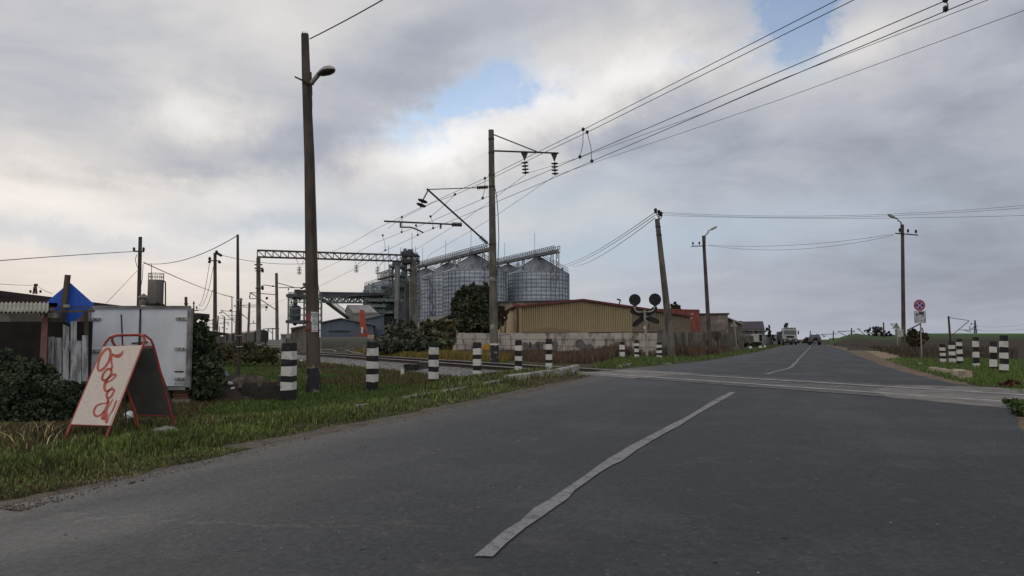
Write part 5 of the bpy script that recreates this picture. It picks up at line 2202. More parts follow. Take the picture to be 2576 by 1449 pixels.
for (x, yt, w, Y, lab) in ((430, 835, 3.0, 160, 'far mast stub left of the tall insulator pole, tallest of the row'), (360, 875, 2.4, 190, 'second far mast in the row above the shed roof'),
                           (307, 915, 2.0, 230, 'third far mast in the row above the shed roof'), (262, 945, 2.4, 260, 'leftmost far mast in the row above the shed roof'),
                           (640, 855, 2.2, 200, 'short thin far mast just right of the leaning wooden post')):
    u, v = Z(x, yt)
    g_ = []
    if x != 640:
        g_ = [[[(u, v + 3), (u - 13, v + 1)], [(u, v + 9), (u - 13, v + 1)], [(u - 14, v + 6), (u + 10, v + 5)]]]
    yard_mast(lab, u, 862, u, v, w, Y, arms=g_, extras=[(u - 13, v + 4, 1.4)] if g_ else [])
# far cluster of catenary at the left
for (x, y, lab, Y) in ((325, 790, 'small far lattice support left of the row of masts', 300), (505, 705, 'far bracket mast half hidden by the insulator pole', 170)):
    u, v = Z(x, y)
    yard_mast(lab, u, 860, u, v, 1.6, Y, arms=[[[(u, v + 2), (u - 16, v + 8)], [(u - 16, v + 8), (u - 14, v + 16)], [(u, v + 12), (u - 22, v + 12)], [(u, v + 16), (u + 12, v + 20)]]], m=STEEL_DK)
for (x, y, lab, Y) in ((1632, 885, 'right of three far masts behind the portal post, with a bracket to the left', 190), (1725, 895, 'thin far mast between the portal post and the slanting bracket mast', 185)):
    u, v = Z(x, y)
    yard_mast(lab, u, 868, u, v, 2.6, Y, arms=[[[(u, v + 1), (u - 14, v + 3)], [(u - 12, v + 3), (u - 1, v + 12)], [(u, v + 1), (u + 18, v + 1)]]])

# D pole with insulators
o, b, t_, px = simple_pole('utility_pole', 'tall concrete pole with a cluster of insulators on top and a pale foot', 541.5, 864, 541, 636, 10.5, 7.6, CONC_DK, Y=75)
zd = zc(700, 850, 3.22)
DP = lambda x, y, dy=-.2: at(*zd(x, y), 75 + dy)
ca = crossarm(o, DP(400, 566), DP(535, 572), w=.10)
for (x, y) in ((402, 580), (530, 585), (405, 540)):
    mb = MB()
    mb.lathe(DP(x, y), [(.01, -.16), (.15, -.12), (.17, .02), (.06, .10), (.09, .16), (.01, .2)], 8)
    mb.build('insulator', BLACK, ca)
mb = MB()
mb.tube([DP(485, 480), DP(500, 450)], .05, 5)
for (x, y) in ((492, 455), (512, 482), (530, 490), (545, 500)):
    mb.lathe(DP(x, y), [(.01, -.16), (.13, -.1), (.13, .1), (.01, .16)], 8, axis=(.8, 0, -.4))
mb.tube([DP(490, 470), DP(555, 505)], .04, 5)
mb.build('strain_insulators', BLACK, o)
mb = MB()
mb.tube([DP(474, 1449 + 210, 0), DP(474, 1449, 0)], 5.8 * px, 8)
mb.build('pale_foot', CONC_LT, o)
for (x0, y0, x1, y1, sg, lab) in ((402, 600, 265, 1130, -1.2, 'left slack wire falling from the insulator pole'), (450, 650, 270, 1135, -1.4, 'middle slack wire falling from the insulator pole'), (440, 945, 270, 1175, 1.0, 'low slack wire falling from the insulator pole')):
    sag_wire(DP(x0, y0, 0), at(*zd(x1, y1), 78), abs(sg) * .9, lab, .025, group='slack wires of the far insulator pole')
sag_wire(DP(560, 500, 0), at(*zd(1620, 605), 80), .35, 'long wire from the insulator pole to the right behind the lamp pole', .028, group='slack wires of the far insulator pole')
sag_wire(DP(440, 945, 0), at(*zd(675, 1025), 90), .1, 'short wire from the insulator pole to the thin far post', .025, group='slack wires of the far insulator pole')
# small wooden pole with crossarm, left
o, b, t_, px = simple_pole('utility_pole', 'small brown pole with one crossarm beside the white box body', 488, 858, 487.5, 766, 4.2, 3.2, RUST, Y=60)
crossarm(o, at(478, 781, 59.8), at(500, 781, 59.8), w=.08, pins=(.05, .75), h=.3, r=.07)
mb = MB()
mb.lathe(at(487.5, 766, 60), [(.01, 0), (.08, .05), (.06, .2), (.01, .28)], 8)
mb.build('insulator', BLACK, o)

# ------------------------------------------------------------------ wagons
WGN = mat('dark_wagon', (.022, .024, .027), .8, (.035, .03, .028), .6, stretch=(1, 1, .4))
WGR = mat('wagon_roof', (.10, .10, .10), .7, (.06, .055, .05), .5)
prev = None
WYN = [118, 131, 146, 163, 182]
Uw = [657, 628, 606, 588, 572, 560]
for i in range(5):
    Y0, Y1 = WYN[i], WYN[i] + 12
    xr = at(*Z(1480, 0), 118).x
    # row of wagons runs away to the left
    def wp_(Y):
        return at(657, 860, 118).x - (Y - 118) * .455
    x0, x1 = wp_(Y0), wp_(Y1)
    hh = .95 + (854 - 830.5) / F * 118
    rt = thing('freight_wagon', ['nearest dark covered freight wagon, its end facing the road', 'second dark freight wagon from the right in the yard', 'third dark freight wagon from the right in the yard',
                                 'fourth dark freight wagon from the right in the yard', 'farthest dark freight wagon, leftmost of the string'][i], 'freight wagon', (x0, Y0, 0), group='dark freight wagons standing in the yard')
    d = Vector((x1 - x0, Y1 - Y0, 0))
    dn = d.normalized()
    sd_ = Vector((dn.y, -dn.x, 0)) * 1.1
    P0 = Vector((x0, Y0, 0))
    mb = MB()
    prof_ = [(-1, .5), (1, .5), (1, hh - .35), (.6, hh - .06), (0, hh), (-.6, hh - .06), (-1, hh - .35)]
    mb.prism([P0 + sd_ * a + Vector((0, 0, z)) for (a, z) in prof_], d * .95)
    mb.build('wagon_body', WGN, rt)
    mb = MB()
    mb.prism([P0 + sd_ * a * 1.03 + Vector((0, 0, z + .02)) for (a, z) in ((-1, hh - .35), (-.6, hh - .06), (0, hh), (.6, hh - .06), (1, hh - .35), (.6, hh - .02), (0, hh + .05), (-.6, hh - .02))], d * .96)
    mb.build('wagon_roof', WGR, rt)
    for q in (.15, .8):
        mb = MB()
        for sg in (-1, 1):
            c = P0 + d * q + sd_ * sg * .8
            mb.lathe(c + Vector((0, 0, .28)), [(.01, -.06), (.28, -.06), (.28, .06), (.01, .06)], 12, axis=sd_)
        mb.build('wheelset', STEEL_DK, rt)

# low shed in front of wagons at the left (wall and roof)
LS = thing('yard_shed', 'low grey yard shed with a brown roof left of the insulator pole foot', 'shed', at(510, 870, 55))
mb = MB()
a_ = [at(*Z(60, 1260), 50), at(*Z(525, 1200), 60), at(*Z(525, 1060), 60), at(*Z(60, 1000), 50)]
mb.prism([Vector((a_[0].x, a_[0].y, -.3)), Vector((a_[1].x, a_[1].y, -.3)), a_[2], a_[3]], (-1, 5, 0))
mb.build('wall', mat('shed_grey', (.11, .105, .10), .95, (.07, .065, .06), .8), LS)
mb = MB()
a_ = [at(*Z(60, 1000), 49.5), at(*Z(635, 1050), 61), at(*Z(635, 1038), 61), at(*Z(60, 975), 49.5)]
mb.prism(a_, (-1.2, 5.5, .2))
mb.build('roof', BROWNROOF, LS)
GW = thing('yard_wall', 'grey concrete yard wall running in front of the dark wagons', 'wall', at(570, 870, 80))
mb = MB()
a_ = [at(*Z(530, 1300), 70), at(*Z(750, 1300), 110)]
tpp = [at(*Z(530, 1165), 70), at(*Z(745, 1110), 110)]
mb.prism([Vector((a_[0].x, 70, -.3)), Vector((a_[1].x, 110, -.3)), tpp[1], tpp[0]], (-.2, .4, 0))
mb.build('wall_panel', mat('yard_wall_grey', (.075, .072, .068), .95, (.05, .048, .045), 1), GW)

# ------------------------------------------------------------------ small items near rails
p = G(*zc(1000, 1200, 3.623)(200, 705))
mb = MB()
mb.box(p + Vector((0, 0, .30)), (.42, .3, .10))
mb.box(p + Vector((-.17, 0, .15)), (.08, .3, .3))
mb.box(p + Vector((.17, 0, .15)), (.08, .3, .3))
mb.box(p + Vector((0, .1, .12)), (.28, .08, .2))
tag(mb.build('point_indicator', WHITE), 'small white box frame beside the rails at the portal post', 'indicator')
zq = zc(1000, 1200, 3.623)
BN = thing('white_bench_stack', 'stack of pale boards behind the rails beside the yard mast', 'board stack', at(694, 868, 66))
for i in range(4):
    mb = MB()
    mb.box(at(694, 857 + i * 5.0, 66), ((712 - 676) / F * 66, .5, .12))
    mb.build('board', mat('pale_board', (.27, .27, .26), .8), BN)
# sidings and switch poles
for k_, (pts, r, lab) in enumerate([([(950, 640), (1100, 645), (1160, 660), (1165, 690)], .05, 'pale bent pipe beside the rails behind the lamp pole'),
                                    ([(1150, 655), (1230, 640), (1330, 655), (1420, 685), (1560, 700)], .05, 'long pale switch rod curving beside the rails'),
                                    ([(1330, 655), (1400, 635), (1500, 615)], .05, 'short pale siding rail meeting the switch rod'),
                                    ([(960, 640), (1200, 632), (1480, 618)], .05, 'far siding rail below the grass bank')]):
    mb = MB()
    mb.tube([G(*zq(*q), .04) for q in pts], r, 5)
    tag(mb.build('switch_rod', mat('weathered_rod', (.17, .15, .12), .8, (.10, .085, .07), 3)), lab, 'rod', 'switch rods and siding rails')
for (x, yb, yt, lab) in ((1260, 630, 598, 'tiny white topped marker among the siding rails'), (958, 690, 515, 'slim whitewashed post right beside the lamp pole'), (1575, 700, 560, 'slim whitewashed post left of the second bollard')):
    u, v = zq(x, yb)
    p = G(u, v)
    mb = MB()
    mb.tube([p, at(zq(x, yt)[0], zq(x, yt)[1], p.y)], .07, 6)
    tag(mb.build('marker_post', mat('dirty_white', (.22, .21, .19), .8, (.13, .12, .11), 5)), lab, 'post')
p = at(933, 847, 55)
mb = MB()
mb.box(p, ((941 - 925) / F * 55, .03, (852 - 842) / F * 55))
tag(mb.build('warning_plate', mat('cream_plate', (.33, .28, .22), .8, (.24, .13, .09), 20, lo=.52, hi=.6)), 'small cream warning plate at the foot of the orange machine', 'sign')

# ------------------------------------------------------------------ grass bank with retaining wall, middle distance
mb = MB()
V = []
for (u, v0, v1, Y) in ((798, 881, 849, 84), (830, 882, 848, 80), (870, 884, 847.5, 76), (940, 886, 846, 71), (1010, 888, 846, 67), (1080, 890, 850, 64)):
    V += [Vector((at(u, v0, Y).x, Y, -.33)), Vector((at(u, v0, Y + 1).x, Y + 1, .2)), at(u, (v1 + 866) / 2, Y + 2.5), at(u, v1, Y + 5), Vector((at(u, v1, Y + 30).x, Y + 30, at(u, v1, Y + 5).z + .05))]
mb.add(V, [(i * 5 + j, (i + 1) * 5 + j, (i + 1) * 5 + j + 1, i * 5 + j + 1) for i in range(5) for j in range(4)], True)
structure('grass_bank', mb, mat('bank_grass', (.034, .034, .026), .95, (.052, .047, .038), .7, col3=(.030, .040, .020), scale3=.25, bump=.6, bscale=5))

# ------------------------------------------------------------------ buildings, middle distance
def facade(name, pts, vec, m, parent=None):
    mb = MB()
    mb.prism(pts, vec)
    return mb.build(name, m, parent)


zs = zc(1120, 1080, 5.175)
S = lambda x, y, Y: at(*zs(x, y), Y)
# grey-brown wall building left of the lamp pole
GB = thing('old_block_building', 'old grey brown block building with sloping roof line left of the lamp pole', 'building', at(750, 872, 80))
pts = [at(*zq(480, 610), 84), at(*zq(760, 615), 70), at(*zq(760, 296), 70), at(*zq(530, 345), 78), at(*zq(528, 410), 80), at(*zq(480, 410), 82)]
pts[0].z = pts[1].z = -.2
facade('wall', pts, (-2, 9, 0), mat('old_grey_blocks', (.10, .09, .08), .95, (.07, .062, .055), .8), GB)
facade('roof', [at(*zq(520, 345), 77.7), at(*zq(765, 300), 69.7), at(*zq(765, 284), 69.7), at(*zq(520, 330), 77.7)], (-2, 9.3, 0), mat('bitumen_roof', (.12, .11, .10), .9, (.07, .065, .06), 1), GB)
mb = MB()
mb.box(at(*zq(495, 445), 80), ((530 - 460) / 3.623 * .6389 / F * 80, .2, (480 - 412) / 3.623 * .6389 / F * 80))
mb.build('white_panel', mat('light_panel', (.27, .27, .265), .8), GB)
SG2 = thing('light_kiosk', 'small pale flat roofed kiosk left of the old block building', 'kiosk', at(708, 868, 88))
facade('wall', [Vector((at(*zq(385, 0), 88).x, 88, -.2)), Vector((at(*zq(455, 0), 88).x, 88, -.2)), at(*zq(455, 430), 88), at(*zq(385, 425), 88)], (-1, 4, 0), PALEWALL, SG2)
facade('roof', [at(*zq(375, 430), 87.6), at(*zq(460, 434), 87.6), at(*zq(460, 418), 87.6), at(*zq(375, 414), 87.6)], (-1, 5, 0), PALEROOF, SG2)

# blue-grey hall with a low gable
YH = 95
BH = thing('blue_grey_hall', 'blue grey sheet metal hall with a low gable, right of the lamp pole', 'hall', at(870, 847, YH))
pts = [zq(948, 460), zq(1705, 460), zq(1705, 300), zq(1240, 200), zq(948, 258)]
P_ = [at(*p, YH) for p in pts]
P_[0].z = P_[1].z = 0
facade('wall', P_, (-4, 20, 0), BLUEHALL, BH)
mb = MB()
r = [at(*p, YH - .4) for p in (zq(925, 262), zq(1240, 196), zq(1740, 300), zq(1740, 289), zq(1240, 185), zq(925, 250))]
mb.prism(r, (-4, 21, 0))
mb.build('roof', mat('grey_roof_edge', (.15, .155, .16), .7, (.10, .10, .11), .5), BH)
mb = MB()
mb.bar(at(*zq(1065, 373), YH - .15), at(*zq(1378, 373), YH - .15), .16, .12)
mb.build('door_rail', STEEL_DK, BH)
mb = MB()
a_, c_ = at(*zq(1070, 380), YH - .1), at(*zq(1372, 455), YH - .1)
mb.box(((a_.x + c_.x) / 2, YH - .04, (a_.z) / 2), (c_.x - a_.x, .08, a_.z))
mb.build('sliding_door', mat('hall_door', (.075, .10, .13), .75, (.06, .08, .105), .5), BH)
# second hall, right
BH2 = thing('blue_grey_hall', 'second blue grey hall with a single sloping roof, behind the orange machine', 'hall', at(940, 840, 110))
P_ = [at(*zq(x, y), 110) for (x, y) in ((1560, 470), (1852, 470), (1852, 140), (1560, 208))]
P_[0].z = P_[1].z = 0
facade('wall', P_, (-3, 14, 0), BLUEHALL, BH2)
facade('roof', [at(*zq(x, y), 109.6) for (x, y) in ((1552, 212), (1862, 142), (1862, 130), (1552, 199))], (-3, 15, 0), MATS['grey_roof_edge'], BH2)
# white gabled upper building
UB = thing('white_gabled_house', 'pale gabled building with a grey roof rising behind the blue grey halls', 'building', at(905, 806, 135))
P_ = [S(1250, 960, 135), S(1405, 960, 130), S(1405, 800, 130), S(1272, 655, 134), S(1240, 765, 135)]
P_[0].z = P_[1].z = 3
facade('gable_wall', P_, (.3, 2, 0), PALEWALL, UB)
P2 = [S(1405, 960, 129.8), S(1960, 960, 134), S(1900, 800, 134), S(1405, 798, 129.8)]
P2[0].z = P2[1].z = 3
facade('side_wall', P2, (0, 3, 0), mat('pale_grey_wall', (.20, .19, .185), .9), UB)
mb = MB()
mb.prism([S(1272, 652, 133.5), S(1730, 652, 138), S(1885, 800, 133.7), S(1405, 804, 129.5)], (0, 0, .25))
mb.build('roof', PALEROOF, UB)
mb = MB()
mb.prism([S(1222, 768, 134.8), S(1238, 768, 134.8), S(1285, 655, 133.8), S(1268, 652, 133.8)], (0, .5, 0))
mb.build('bargeboard', RUST, UB)

# orange loader boom
YO = 88
OL = thing('orange_boom', 'upright orange loader boom in front of the blue grey halls', 'loader boom', at(912, 846, YO))
mb = MB()
mb.prism([S(1535, 735, YO), S(1545, 725, YO), S(1605, 728, YO), S(1640, 1070, YO), S(1672, 1180, YO), S(1672, 1215, YO), S(1600, 1215, YO), S(1598, 1080, YO), S(1572, 1080, YO), S(1572, 1175, YO), S(1535, 1175, YO)][::-1], (0, .7, 0))
mb.build('boom', ORANGE, OL)
mb = MB()
mb.prism([S(x, y, YO - .3) for (x, y) in ((1515, 1270), (1690, 1262), (1700, 1225), (1790, 1222), (1790, 1208), (1560, 1200), (1565, 1240), (1520, 1250))], (0, 1.2, 0))
mb.build('base_frame', ORANGE, OL)
mb = MB()
mb.tube([S(1588, 1075, YO - .2), S(1583, 1200, YO - .2)], .13, 8)
mb.build('hydraulic_ram', WHITE, OL)
mb = MB()
mb.box(S(1500, 1215, YO), (1.8, .5, .9))
mb.build('counter_box', STEELB, OL)

# ------------------------------------------------------------------ loading tower with hopper (left)
YF = 120
LT = thing('loading_tower', 'open steel loading tower with a hopper tank, behind the lamp pole', 'tower', at(762, 860, YF))
mb = MB()
x_l, x_r, x_m = 75, 405, 750
dY = 7
for (x, Y) in ((80, YF), (400, YF), (80, YF + dY), (400, YF + dY), (760, YF), (760, YF + dY)):
    a_, c_ = S(x, 1080, Y), S(x, 265 if x == 80 else 300, Y)
    c_ = S(x, 430, Y)
    a_.z = 0
    mb.bar(a_, c_, .2)
for y in (440, 570, 700, 830, 960):
    mb.bar(S(75, y, YF), S(770, y, YF), .16)
    mb.bar(S(75, y, YF + dY), S(770, y, YF + dY), .12)
    mb.bar(S(80, y, YF), S(80, y, YF + dY), .2)
    mb.bar(S(400, y, YF), S(400, y, YF + dY), .2)
for (y0, y1) in ((440, 570), (570, 700), (700, 830), (830, 960)):
    mb.bar(S(80, y0, YF), S(150, y1, YF), .09)
    mb.bar(S(150, y0, YF), S(80, y1, YF), .09)
    mb.bar(S(150, y0, YF), S(150, y1, YF), .09)
    mb.bar(S(385, y0, YF), S(430, y1, YF), .09)
    mb.bar(S(430, y0, YF), S(385, y1, YF), .09)
    mb.bar(S(725, y0, YF), S(765, y1, YF), .09)
    mb.bar(S(765, y0, YF), S(725, y1, YF), .09)
mb.bar(S(110, 460, YF), S(260, 570, YF), .2)
mb.bar(S(400, 460, YF), S(290, 545, YF), .25)
mb.bar(S(280, 460, YF), S(150, 640, YF), .15)
mb.build('steel_frame', STEELG, LT)
mb = MB()
mb.box((S(240, 0, YF).x, YF + dY / 2, S(0, 437, YF).z), (S(430, 0, YF).x - S(70, 0, YF).x, dY + 1, .5))
mb.box((S(250, 0, YF).x, YF + dY / 2, S(0, 965, YF).z), (S(440, 0, YF).x - S(65, 0, YF).x, dY + 1, .5))
mb.build('deck', STEELB, LT)
mb = MB()
for i in range(9):
    x = 80 + i * 20
    mb.bar(S(x, 430, YF - .5), S(x, 368, YF - .5), .07)
mb.bar(S(78, 370, YF - .5), S(245, 372, YF - .5), .09)
mb.bar(S(78, 400, YF - .5), S(245, 402, YF - .5), .07)
mb.build('railing', STEELG, LT)
mb = MB()
R_ = (S(380, 0, YF + 3).x - S(160, 0, YF + 3).x) / 2
cx_t = S(270, 0, YF + 3).x
zz = lambda y: S(0, y, YF + 3).z
mb.lathe((cx_t, YF + 2, 0), [(.05, zz(1050)), (R_ * .25, zz(1040)), (R_ * .95, zz(930)), (R_, zz(925)), (R_, zz(680)), (R_ * .98, zz(665)), (R_ * .12, zz(620)), (.01, zz(615))], 24)
mb.build('hopper_tank', mat('hopper_steel', (.12, .13, .145), .6, (.085, .09, .10), .5, metal=.3, stretch=(1, 1, .3)), LT)
mb = MB()
mb.tube([(cx_t, YF + 2, zz(625)), (cx_t, YF + 2, zz(455))], .35, 8)
mb.build('feed_pipe', STEELG, LT)
mb = MB()
mb.box(S(268, 375, YF + 1), (.8, 1.0, 1.0))
mb.box(S(360, 362, YF + 1), (2.2, 1.5, .5), x=(1, 0, .15))
mb.bar(S(330, 300, YF), S(420, 245, YF), .25)
mb.box(S(412, 205, YF), (.5, .5, .4))
mb.build('drive_unit', STEEL_DK, LT)

# horizontal conveyor bridge
YC0, YC1 = 121, 150
CB = thing('conveyor_bridge', 'long horizontal conveyor bridge with a zigzag truss between loading tower and dryer', 'conveyor', S(1100, 460, 130))
mb = MB()
for (y0, y1, m_) in ((355, 380, 0), (385, 458, 1)):
    a0, a1 = S(715, y0, YC0), S(715, y1, YC0)
    c0_, c1_ = S(1960, y0 + 18, YC1), S(1760, y1 + 4, YC1)
    mb.cur = m_
    mb.prism([a1, c1_ if m_ else S(1960, y1 + 18, YC1), c0_, a0], (.5, 2.4, 0))
mb.build('conveyor_casing', [STEEL_DK, STEELB], CB)
mb = MB()
p0, p1 = S(790, 568, YC0 + .5), S(1565, 574, YC1 - 6)
up_h = S(790, 462, YC0 + .5).z - p0.z
truss(mb, p0, p1, up_h, 6, .25, verticals=False, pattern='W', depth=(.4, 2.0, 0), dw=.16)
mb.build('zigzag_truss', STEELG, CB)
# diagonal conveyor
DC = thing('inclined_conveyor', 'inclined tube conveyor dropping from the bridge to the pale gabled building', 'conveyor', S(1050, 700, 128))
mb = MB()
mb.tube([S(740, 495, 122), S(860, 565, 124), S(1310, 905, 134)], .30, 10)
mb.build('conveyor_tube', mat('dull_tube', (.13, .12, .115), .7, (.08, .075, .072), 1), DC)
mb = MB()
a_, c_ = S(880, 555, 124), S(1230, 812, 132)
for i in range(22):
    p = a_.lerp(c_, i / 21)
    mb.bar(p - Vector((0, 0, .5)), p + Vector((0, 0, .8)), .06)
mb.bar(a_ + Vector((0, 0, .8)), c_ + Vector((0, 0, .8)), .07)
mb.build('railing', STEELG, DC)

# ------------------------------------------------------------------ silos
def silo(label, uc, wpx_r, v_rim, v_apex, Y, seed, red_sign=None, ladder=None):
    c = at(uc, 854, Y)
    R_ = wpx_r / F * Y
    zr = CAM_H + (854 - v_rim) / F * Y * 1.0
    zr = at(uc, v_rim, Y - R_).z
    za = at(uc, v_apex, Y).z
    o = thing('grain_silo', label, 'silo', (c.x, Y, 0), group='big galvanised grain silos')
    n = 96
    mb = MB()
    rr = random.Random(seed)
    # slightly domed panels between ribs: corrugation shown by small radius steps
    prof_ = []
    tiers = 18
    for i in range(tiers):
        z0, z1_ = zr * i / tiers, zr * (i + 1) / tiers
        prof_ += [(R_, z0 + .03), (R_ * 1.0012, (z0 + z1_) / 2), (R_, z1_ - .03), (R_ * .9975, z1_)]
    mb.lathe((c.x, Y, 0), prof_, n)
    mb.build('silo_wall', GALV, o)
    mb = MB()
    mb.lathe((c.x, Y, 0), [(R_ * 1.012, zr - .05), (R_ * 1.012, zr + .12), (R_ * .86, zr + (za - zr) * .135), (R_ * .10, za - .15), (R_ * .06, za + .2), (R_ * .055, za + .9), (.01, za + 1.0)], n)
    mb.build('silo_roof', mat('silo_roof_sheet', (.20, .22, .25), .55, (.16, .175, .20), .5, metal=.35), o)
    mb = MB()
    nr = 40
    for i in range(nr):
        a = 2 * pi * (i + .3) / nr
        p = Vector((c.x + R_ * 1.006 * cos(a), Y + R_ * 1.006 * sin(a), 0))
        mb.bar(p, p + Vector((0, 0, zr)), .08, .12, up=(cos(a), sin(a), 0))
    for i in range(2, 18, 2):
        zq_ = zr * i / 18
        mb.tube([Vector((c.x + R_ * 1.002 * cos(a), Y + R_ * 1.002 * sin(a), zq_)) for a in np.linspace(0, 2 * pi, 65)], .028, 4, caps=False)
    mb.build('stiffeners', GALV_DK, o)
    mb = MB()
    for i in range(36):
        a = 2 * pi * i / 36
        e = Vector((cos(a), sin(a), 0))
        mb.bar(Vector((c.x, Y, zr + .18)) + e * R_ * .99, Vector((c.x, Y, za - .05)) + e * R_ * .12, .06, .07)
    mb.build('roof_ribs', GALV_DK, o)
    for i in range(10):
        a = 2 * pi * (i + .4) / 10
        e = Vector((cos(a), sin(a), 0))
        p = Vector((c.x, Y, zr + (za - zr) * .26)) + e * R_ * .80
        mb = MB()
        mb.box(p + e * .15 + Vector((0, 0, .1)), (.4, .4, .55), x=e)
        mb.build('roof_vent', GALV_DK, o)
    # roof stair with handrail up the left side or right side
    mb = MB()
    for a0 in ([pi * 1.02, -.35] if ladder is None else ladder):
        e = Vector((cos(a0), sin(a0), 0))
        f_ = Vector((-e.y, e.x, 0))
        p0 = Vector((c.x, Y, zr + .2)) + e * R_ * 1.0
        p1 = Vector((c.x, Y, za + .1)) + e * R_ * .08
        for off in (-.35, .35):
            for h in (.5, 1.1):
                mb.bar(p0 + f_ * off + Vector((0, 0, h)), p1 + f_ * off + Vector((0, 0, h)), .07)
            for i in range(13):
                p = p0.lerp(p1, i / 12) + f_ * off
                mb.bar(p, p + Vector((0, 0, 1.1)), .05)
    mb.build('roof_handrail', GALV_DK, o)
    mb = MB()
    mb.tube([(c.x - 1, Y, za), (c.x - 1, Y, za + 6.5)], .06, 4)
    mb.build('lightning_rod', STEEL_DK, o)
    if red_sign:
        a = red_sign
        e = Vector((cos(a), sin(a), 0))
        f_ = Vector((-e.y, e.x, 0))
        p = Vector((c.x, Y, zr * .31)) + e * R_ * 1.03
        mb = MB()
        mb.box(p, (1.6, .08, 1.9), x=f_)
        sg_ = mb.build('red_sign', mat('pink_red_sign', (.36, .03, .06), .7), o)
        mb = MB()
        nn = -e if False else e
        for i in range(3):
            mb.box(p + nn * .06 + Vector((0, 0, .3 - .3 * i)) , (1.0, .03, .10), x=f_)
        mb.build('sign_writing', mat('sign_script', (.5, .5, .5), .8), sg_)
    return c, R_, zr, za


s1 = silo('rightmost big silo with the red sign, its whole roof cone clear against the sky', 1355.3, 76.6, 684, 648, 190, 1, red_sign=-1.02 + .12)
s2 = silo('big silo directly left of the railway mast, tallest looking roof cone', 1194, 79.6, 679, 642, 183, 2, red_sign=-.35)
s3 = silo('silo just left of the tallest looking one, partly hidden by it', 1129, 71, 692, 662, 206, 3)
s4 = silo('silo half hidden behind the dryer tower and the leaning conveyor', 1070, 66, 702, 676, 222, 4)
s5 = silo('farthest left silo, seen behind the green steel dryer', 973, 57, 717, 703, 262, 5)
s6 = silo('silo glimpsed in the gap between the two big right ones', 1278, 68, 692, 666, 214, 6)

# stair towers against silo 3/4
zg = zc(1400, 900, 2.862)
ST = thing('stair_tower', 'zigzag service stairs clinging to the silos left of the tree', 'stairs', at(1105, 850, 178))
SS = lambda x, y, Y=176: at(*zg(x, y), Y)
mb = MB()
for (x, y0, y1) in ((835, 540, 1090), (870, 520, 1090), (905, 700, 1085)):
    mb.bar(SS(x, y0), Vector((SS(x, y1).x, 176, .5)), .22)
for (x0, x1, y) in ((755, 835, 575), (815, 880, 790), (845, 905, 970), (790, 860, 1050)):
    mb.bar(SS(x0, y), SS(x1, y), .25, .4)
    for i in range(4):
        xx = x0 + (x1 - x0) * i / 3
        mb.bar(SS(xx, y), SS(xx, y - 32), .08)
    mb.bar(SS(x0, y - 32), SS(x1, y - 32), .08)
for (x0, y0, x1, y1) in ((835, 575, 870, 690), (870, 690, 830, 790), (840, 790, 880, 880), (880, 880, 850, 970)):
    mb.bar(SS(x0, y0), SS(x1, y1), .3)
mb.build('stairs', GALV_DK, ST)

# silo gallery conveyors
GAL = mat('gallery_steel', (.085, .093, .10), .6, (.08, .085, .095), .8)


def gallery(label, p0, p1, wid, hgt_, nseg, post_at):
    o = thing('silo_gallery', label, 'conveyor gallery', (p0 + p1) / 2)
    d = (p1 - p0).normalized()
    sd = Vector((d.y, -d.x, 0)) * wid / 2
    mb = MB()
    for s_ in (-1, 1):
        truss(mb, p0 + sd * s_, p1 + sd * s_, hgt_, nseg, .13, dw=.08, pattern='X' if False else 'N')
        mb.bar(p0 + sd * s_ + Vector((0, 0, hgt_ * .5)), p1 + sd * s_ + Vector((0, 0, hgt_ * .5)), .08)
    mb.build('lattice_sides', GAL, o)
    mb = MB()
    mb.prism([p0 + sd - Vector((0, 0, .25)), p0 - sd - Vector((0, 0, .25)), p0 - sd, p0 + sd], p1 - p0)
    mb.prism([p0 + sd * .6 + Vector((0, 0, .02)), p0 - sd * .6 + Vector((0, 0, .02)), p0 - sd * .6 + Vector((0, 0, .75)), p0 + sd * .6 + Vector((0, 0, .45))], p1 - p0)
    mb.build('conveyor_trough', mat('trough_grey', (.14, .145, .15), .7, (.13, .135, .14), .8), o)
    for q in post_at:
        c = p0.lerp(p1, q)
        mb = MB()
        for s_ in (-1, 1):
            for o_ in (-.9, .9):
                pp_ = c + sd * s_ + d * o_
                mb.bar(pp_, Vector((pp_.x, pp_.y, 14)), .14)
        z_ = c.z
        while z_ > 15:
            for s_ in (-1, 1):
                mb.bar(c + sd * s_ + d * .9 + Vector((0, 0, z_ - c.z)), c + sd * s_ - d * .9 + Vector((0, 0, z_ - c.z - 1.8)), .09)
                mb.bar(c + sd * s_ - d * .9 + Vector((0, 0, z_ - c.z)), c + sd * s_ + d * .9 + Vector((0, 0, z_ - c.z - 1.8)), .09)
            z_ -= 1.8
        mb.build('support_legs', GAL, o)
    return o


s2c, s4c, s1c, s6c = s2[0], s4[0], s1[0], s6[0]
zg2 = 24.3
pA = onplane(*zg(690, 440), (s2c.x, s2c.y), Vector((s2c.x - s4c.x, s2c.y - s4c.y)).normalized())
pB = onplane(*zg(1508, 238), (s2c.x, s2c.y), Vector((s2c.x - s4c.x, s2c.y - s4c.y)).normalized())
gallery('left conveyor gallery running over the silo tops up to the railway mast', pA, pB, 1.5, 1.45, 40, (.45, .62, .97))
dd = Vector((s1c.x - s6c.x, s1c.y - s6c.y)).normalized()
pA = onplane(*zg(1560, 408), (s1c.x, s1c.y), dd)
pB = onplane(*zg(2272, 262), (s1c.x, s1c.y), dd)
gallery('right conveyor gallery running over the silo tops, right of the railway mast', pA, pB, 1.5, 1.45, 36, (.48, .97))

# ------------------------------------------------------------------ elevator towers and dryer
ze = zc(1440, 950, 3.622)
E = lambda x, y, Y=172: at(*ze(x, y), Y)


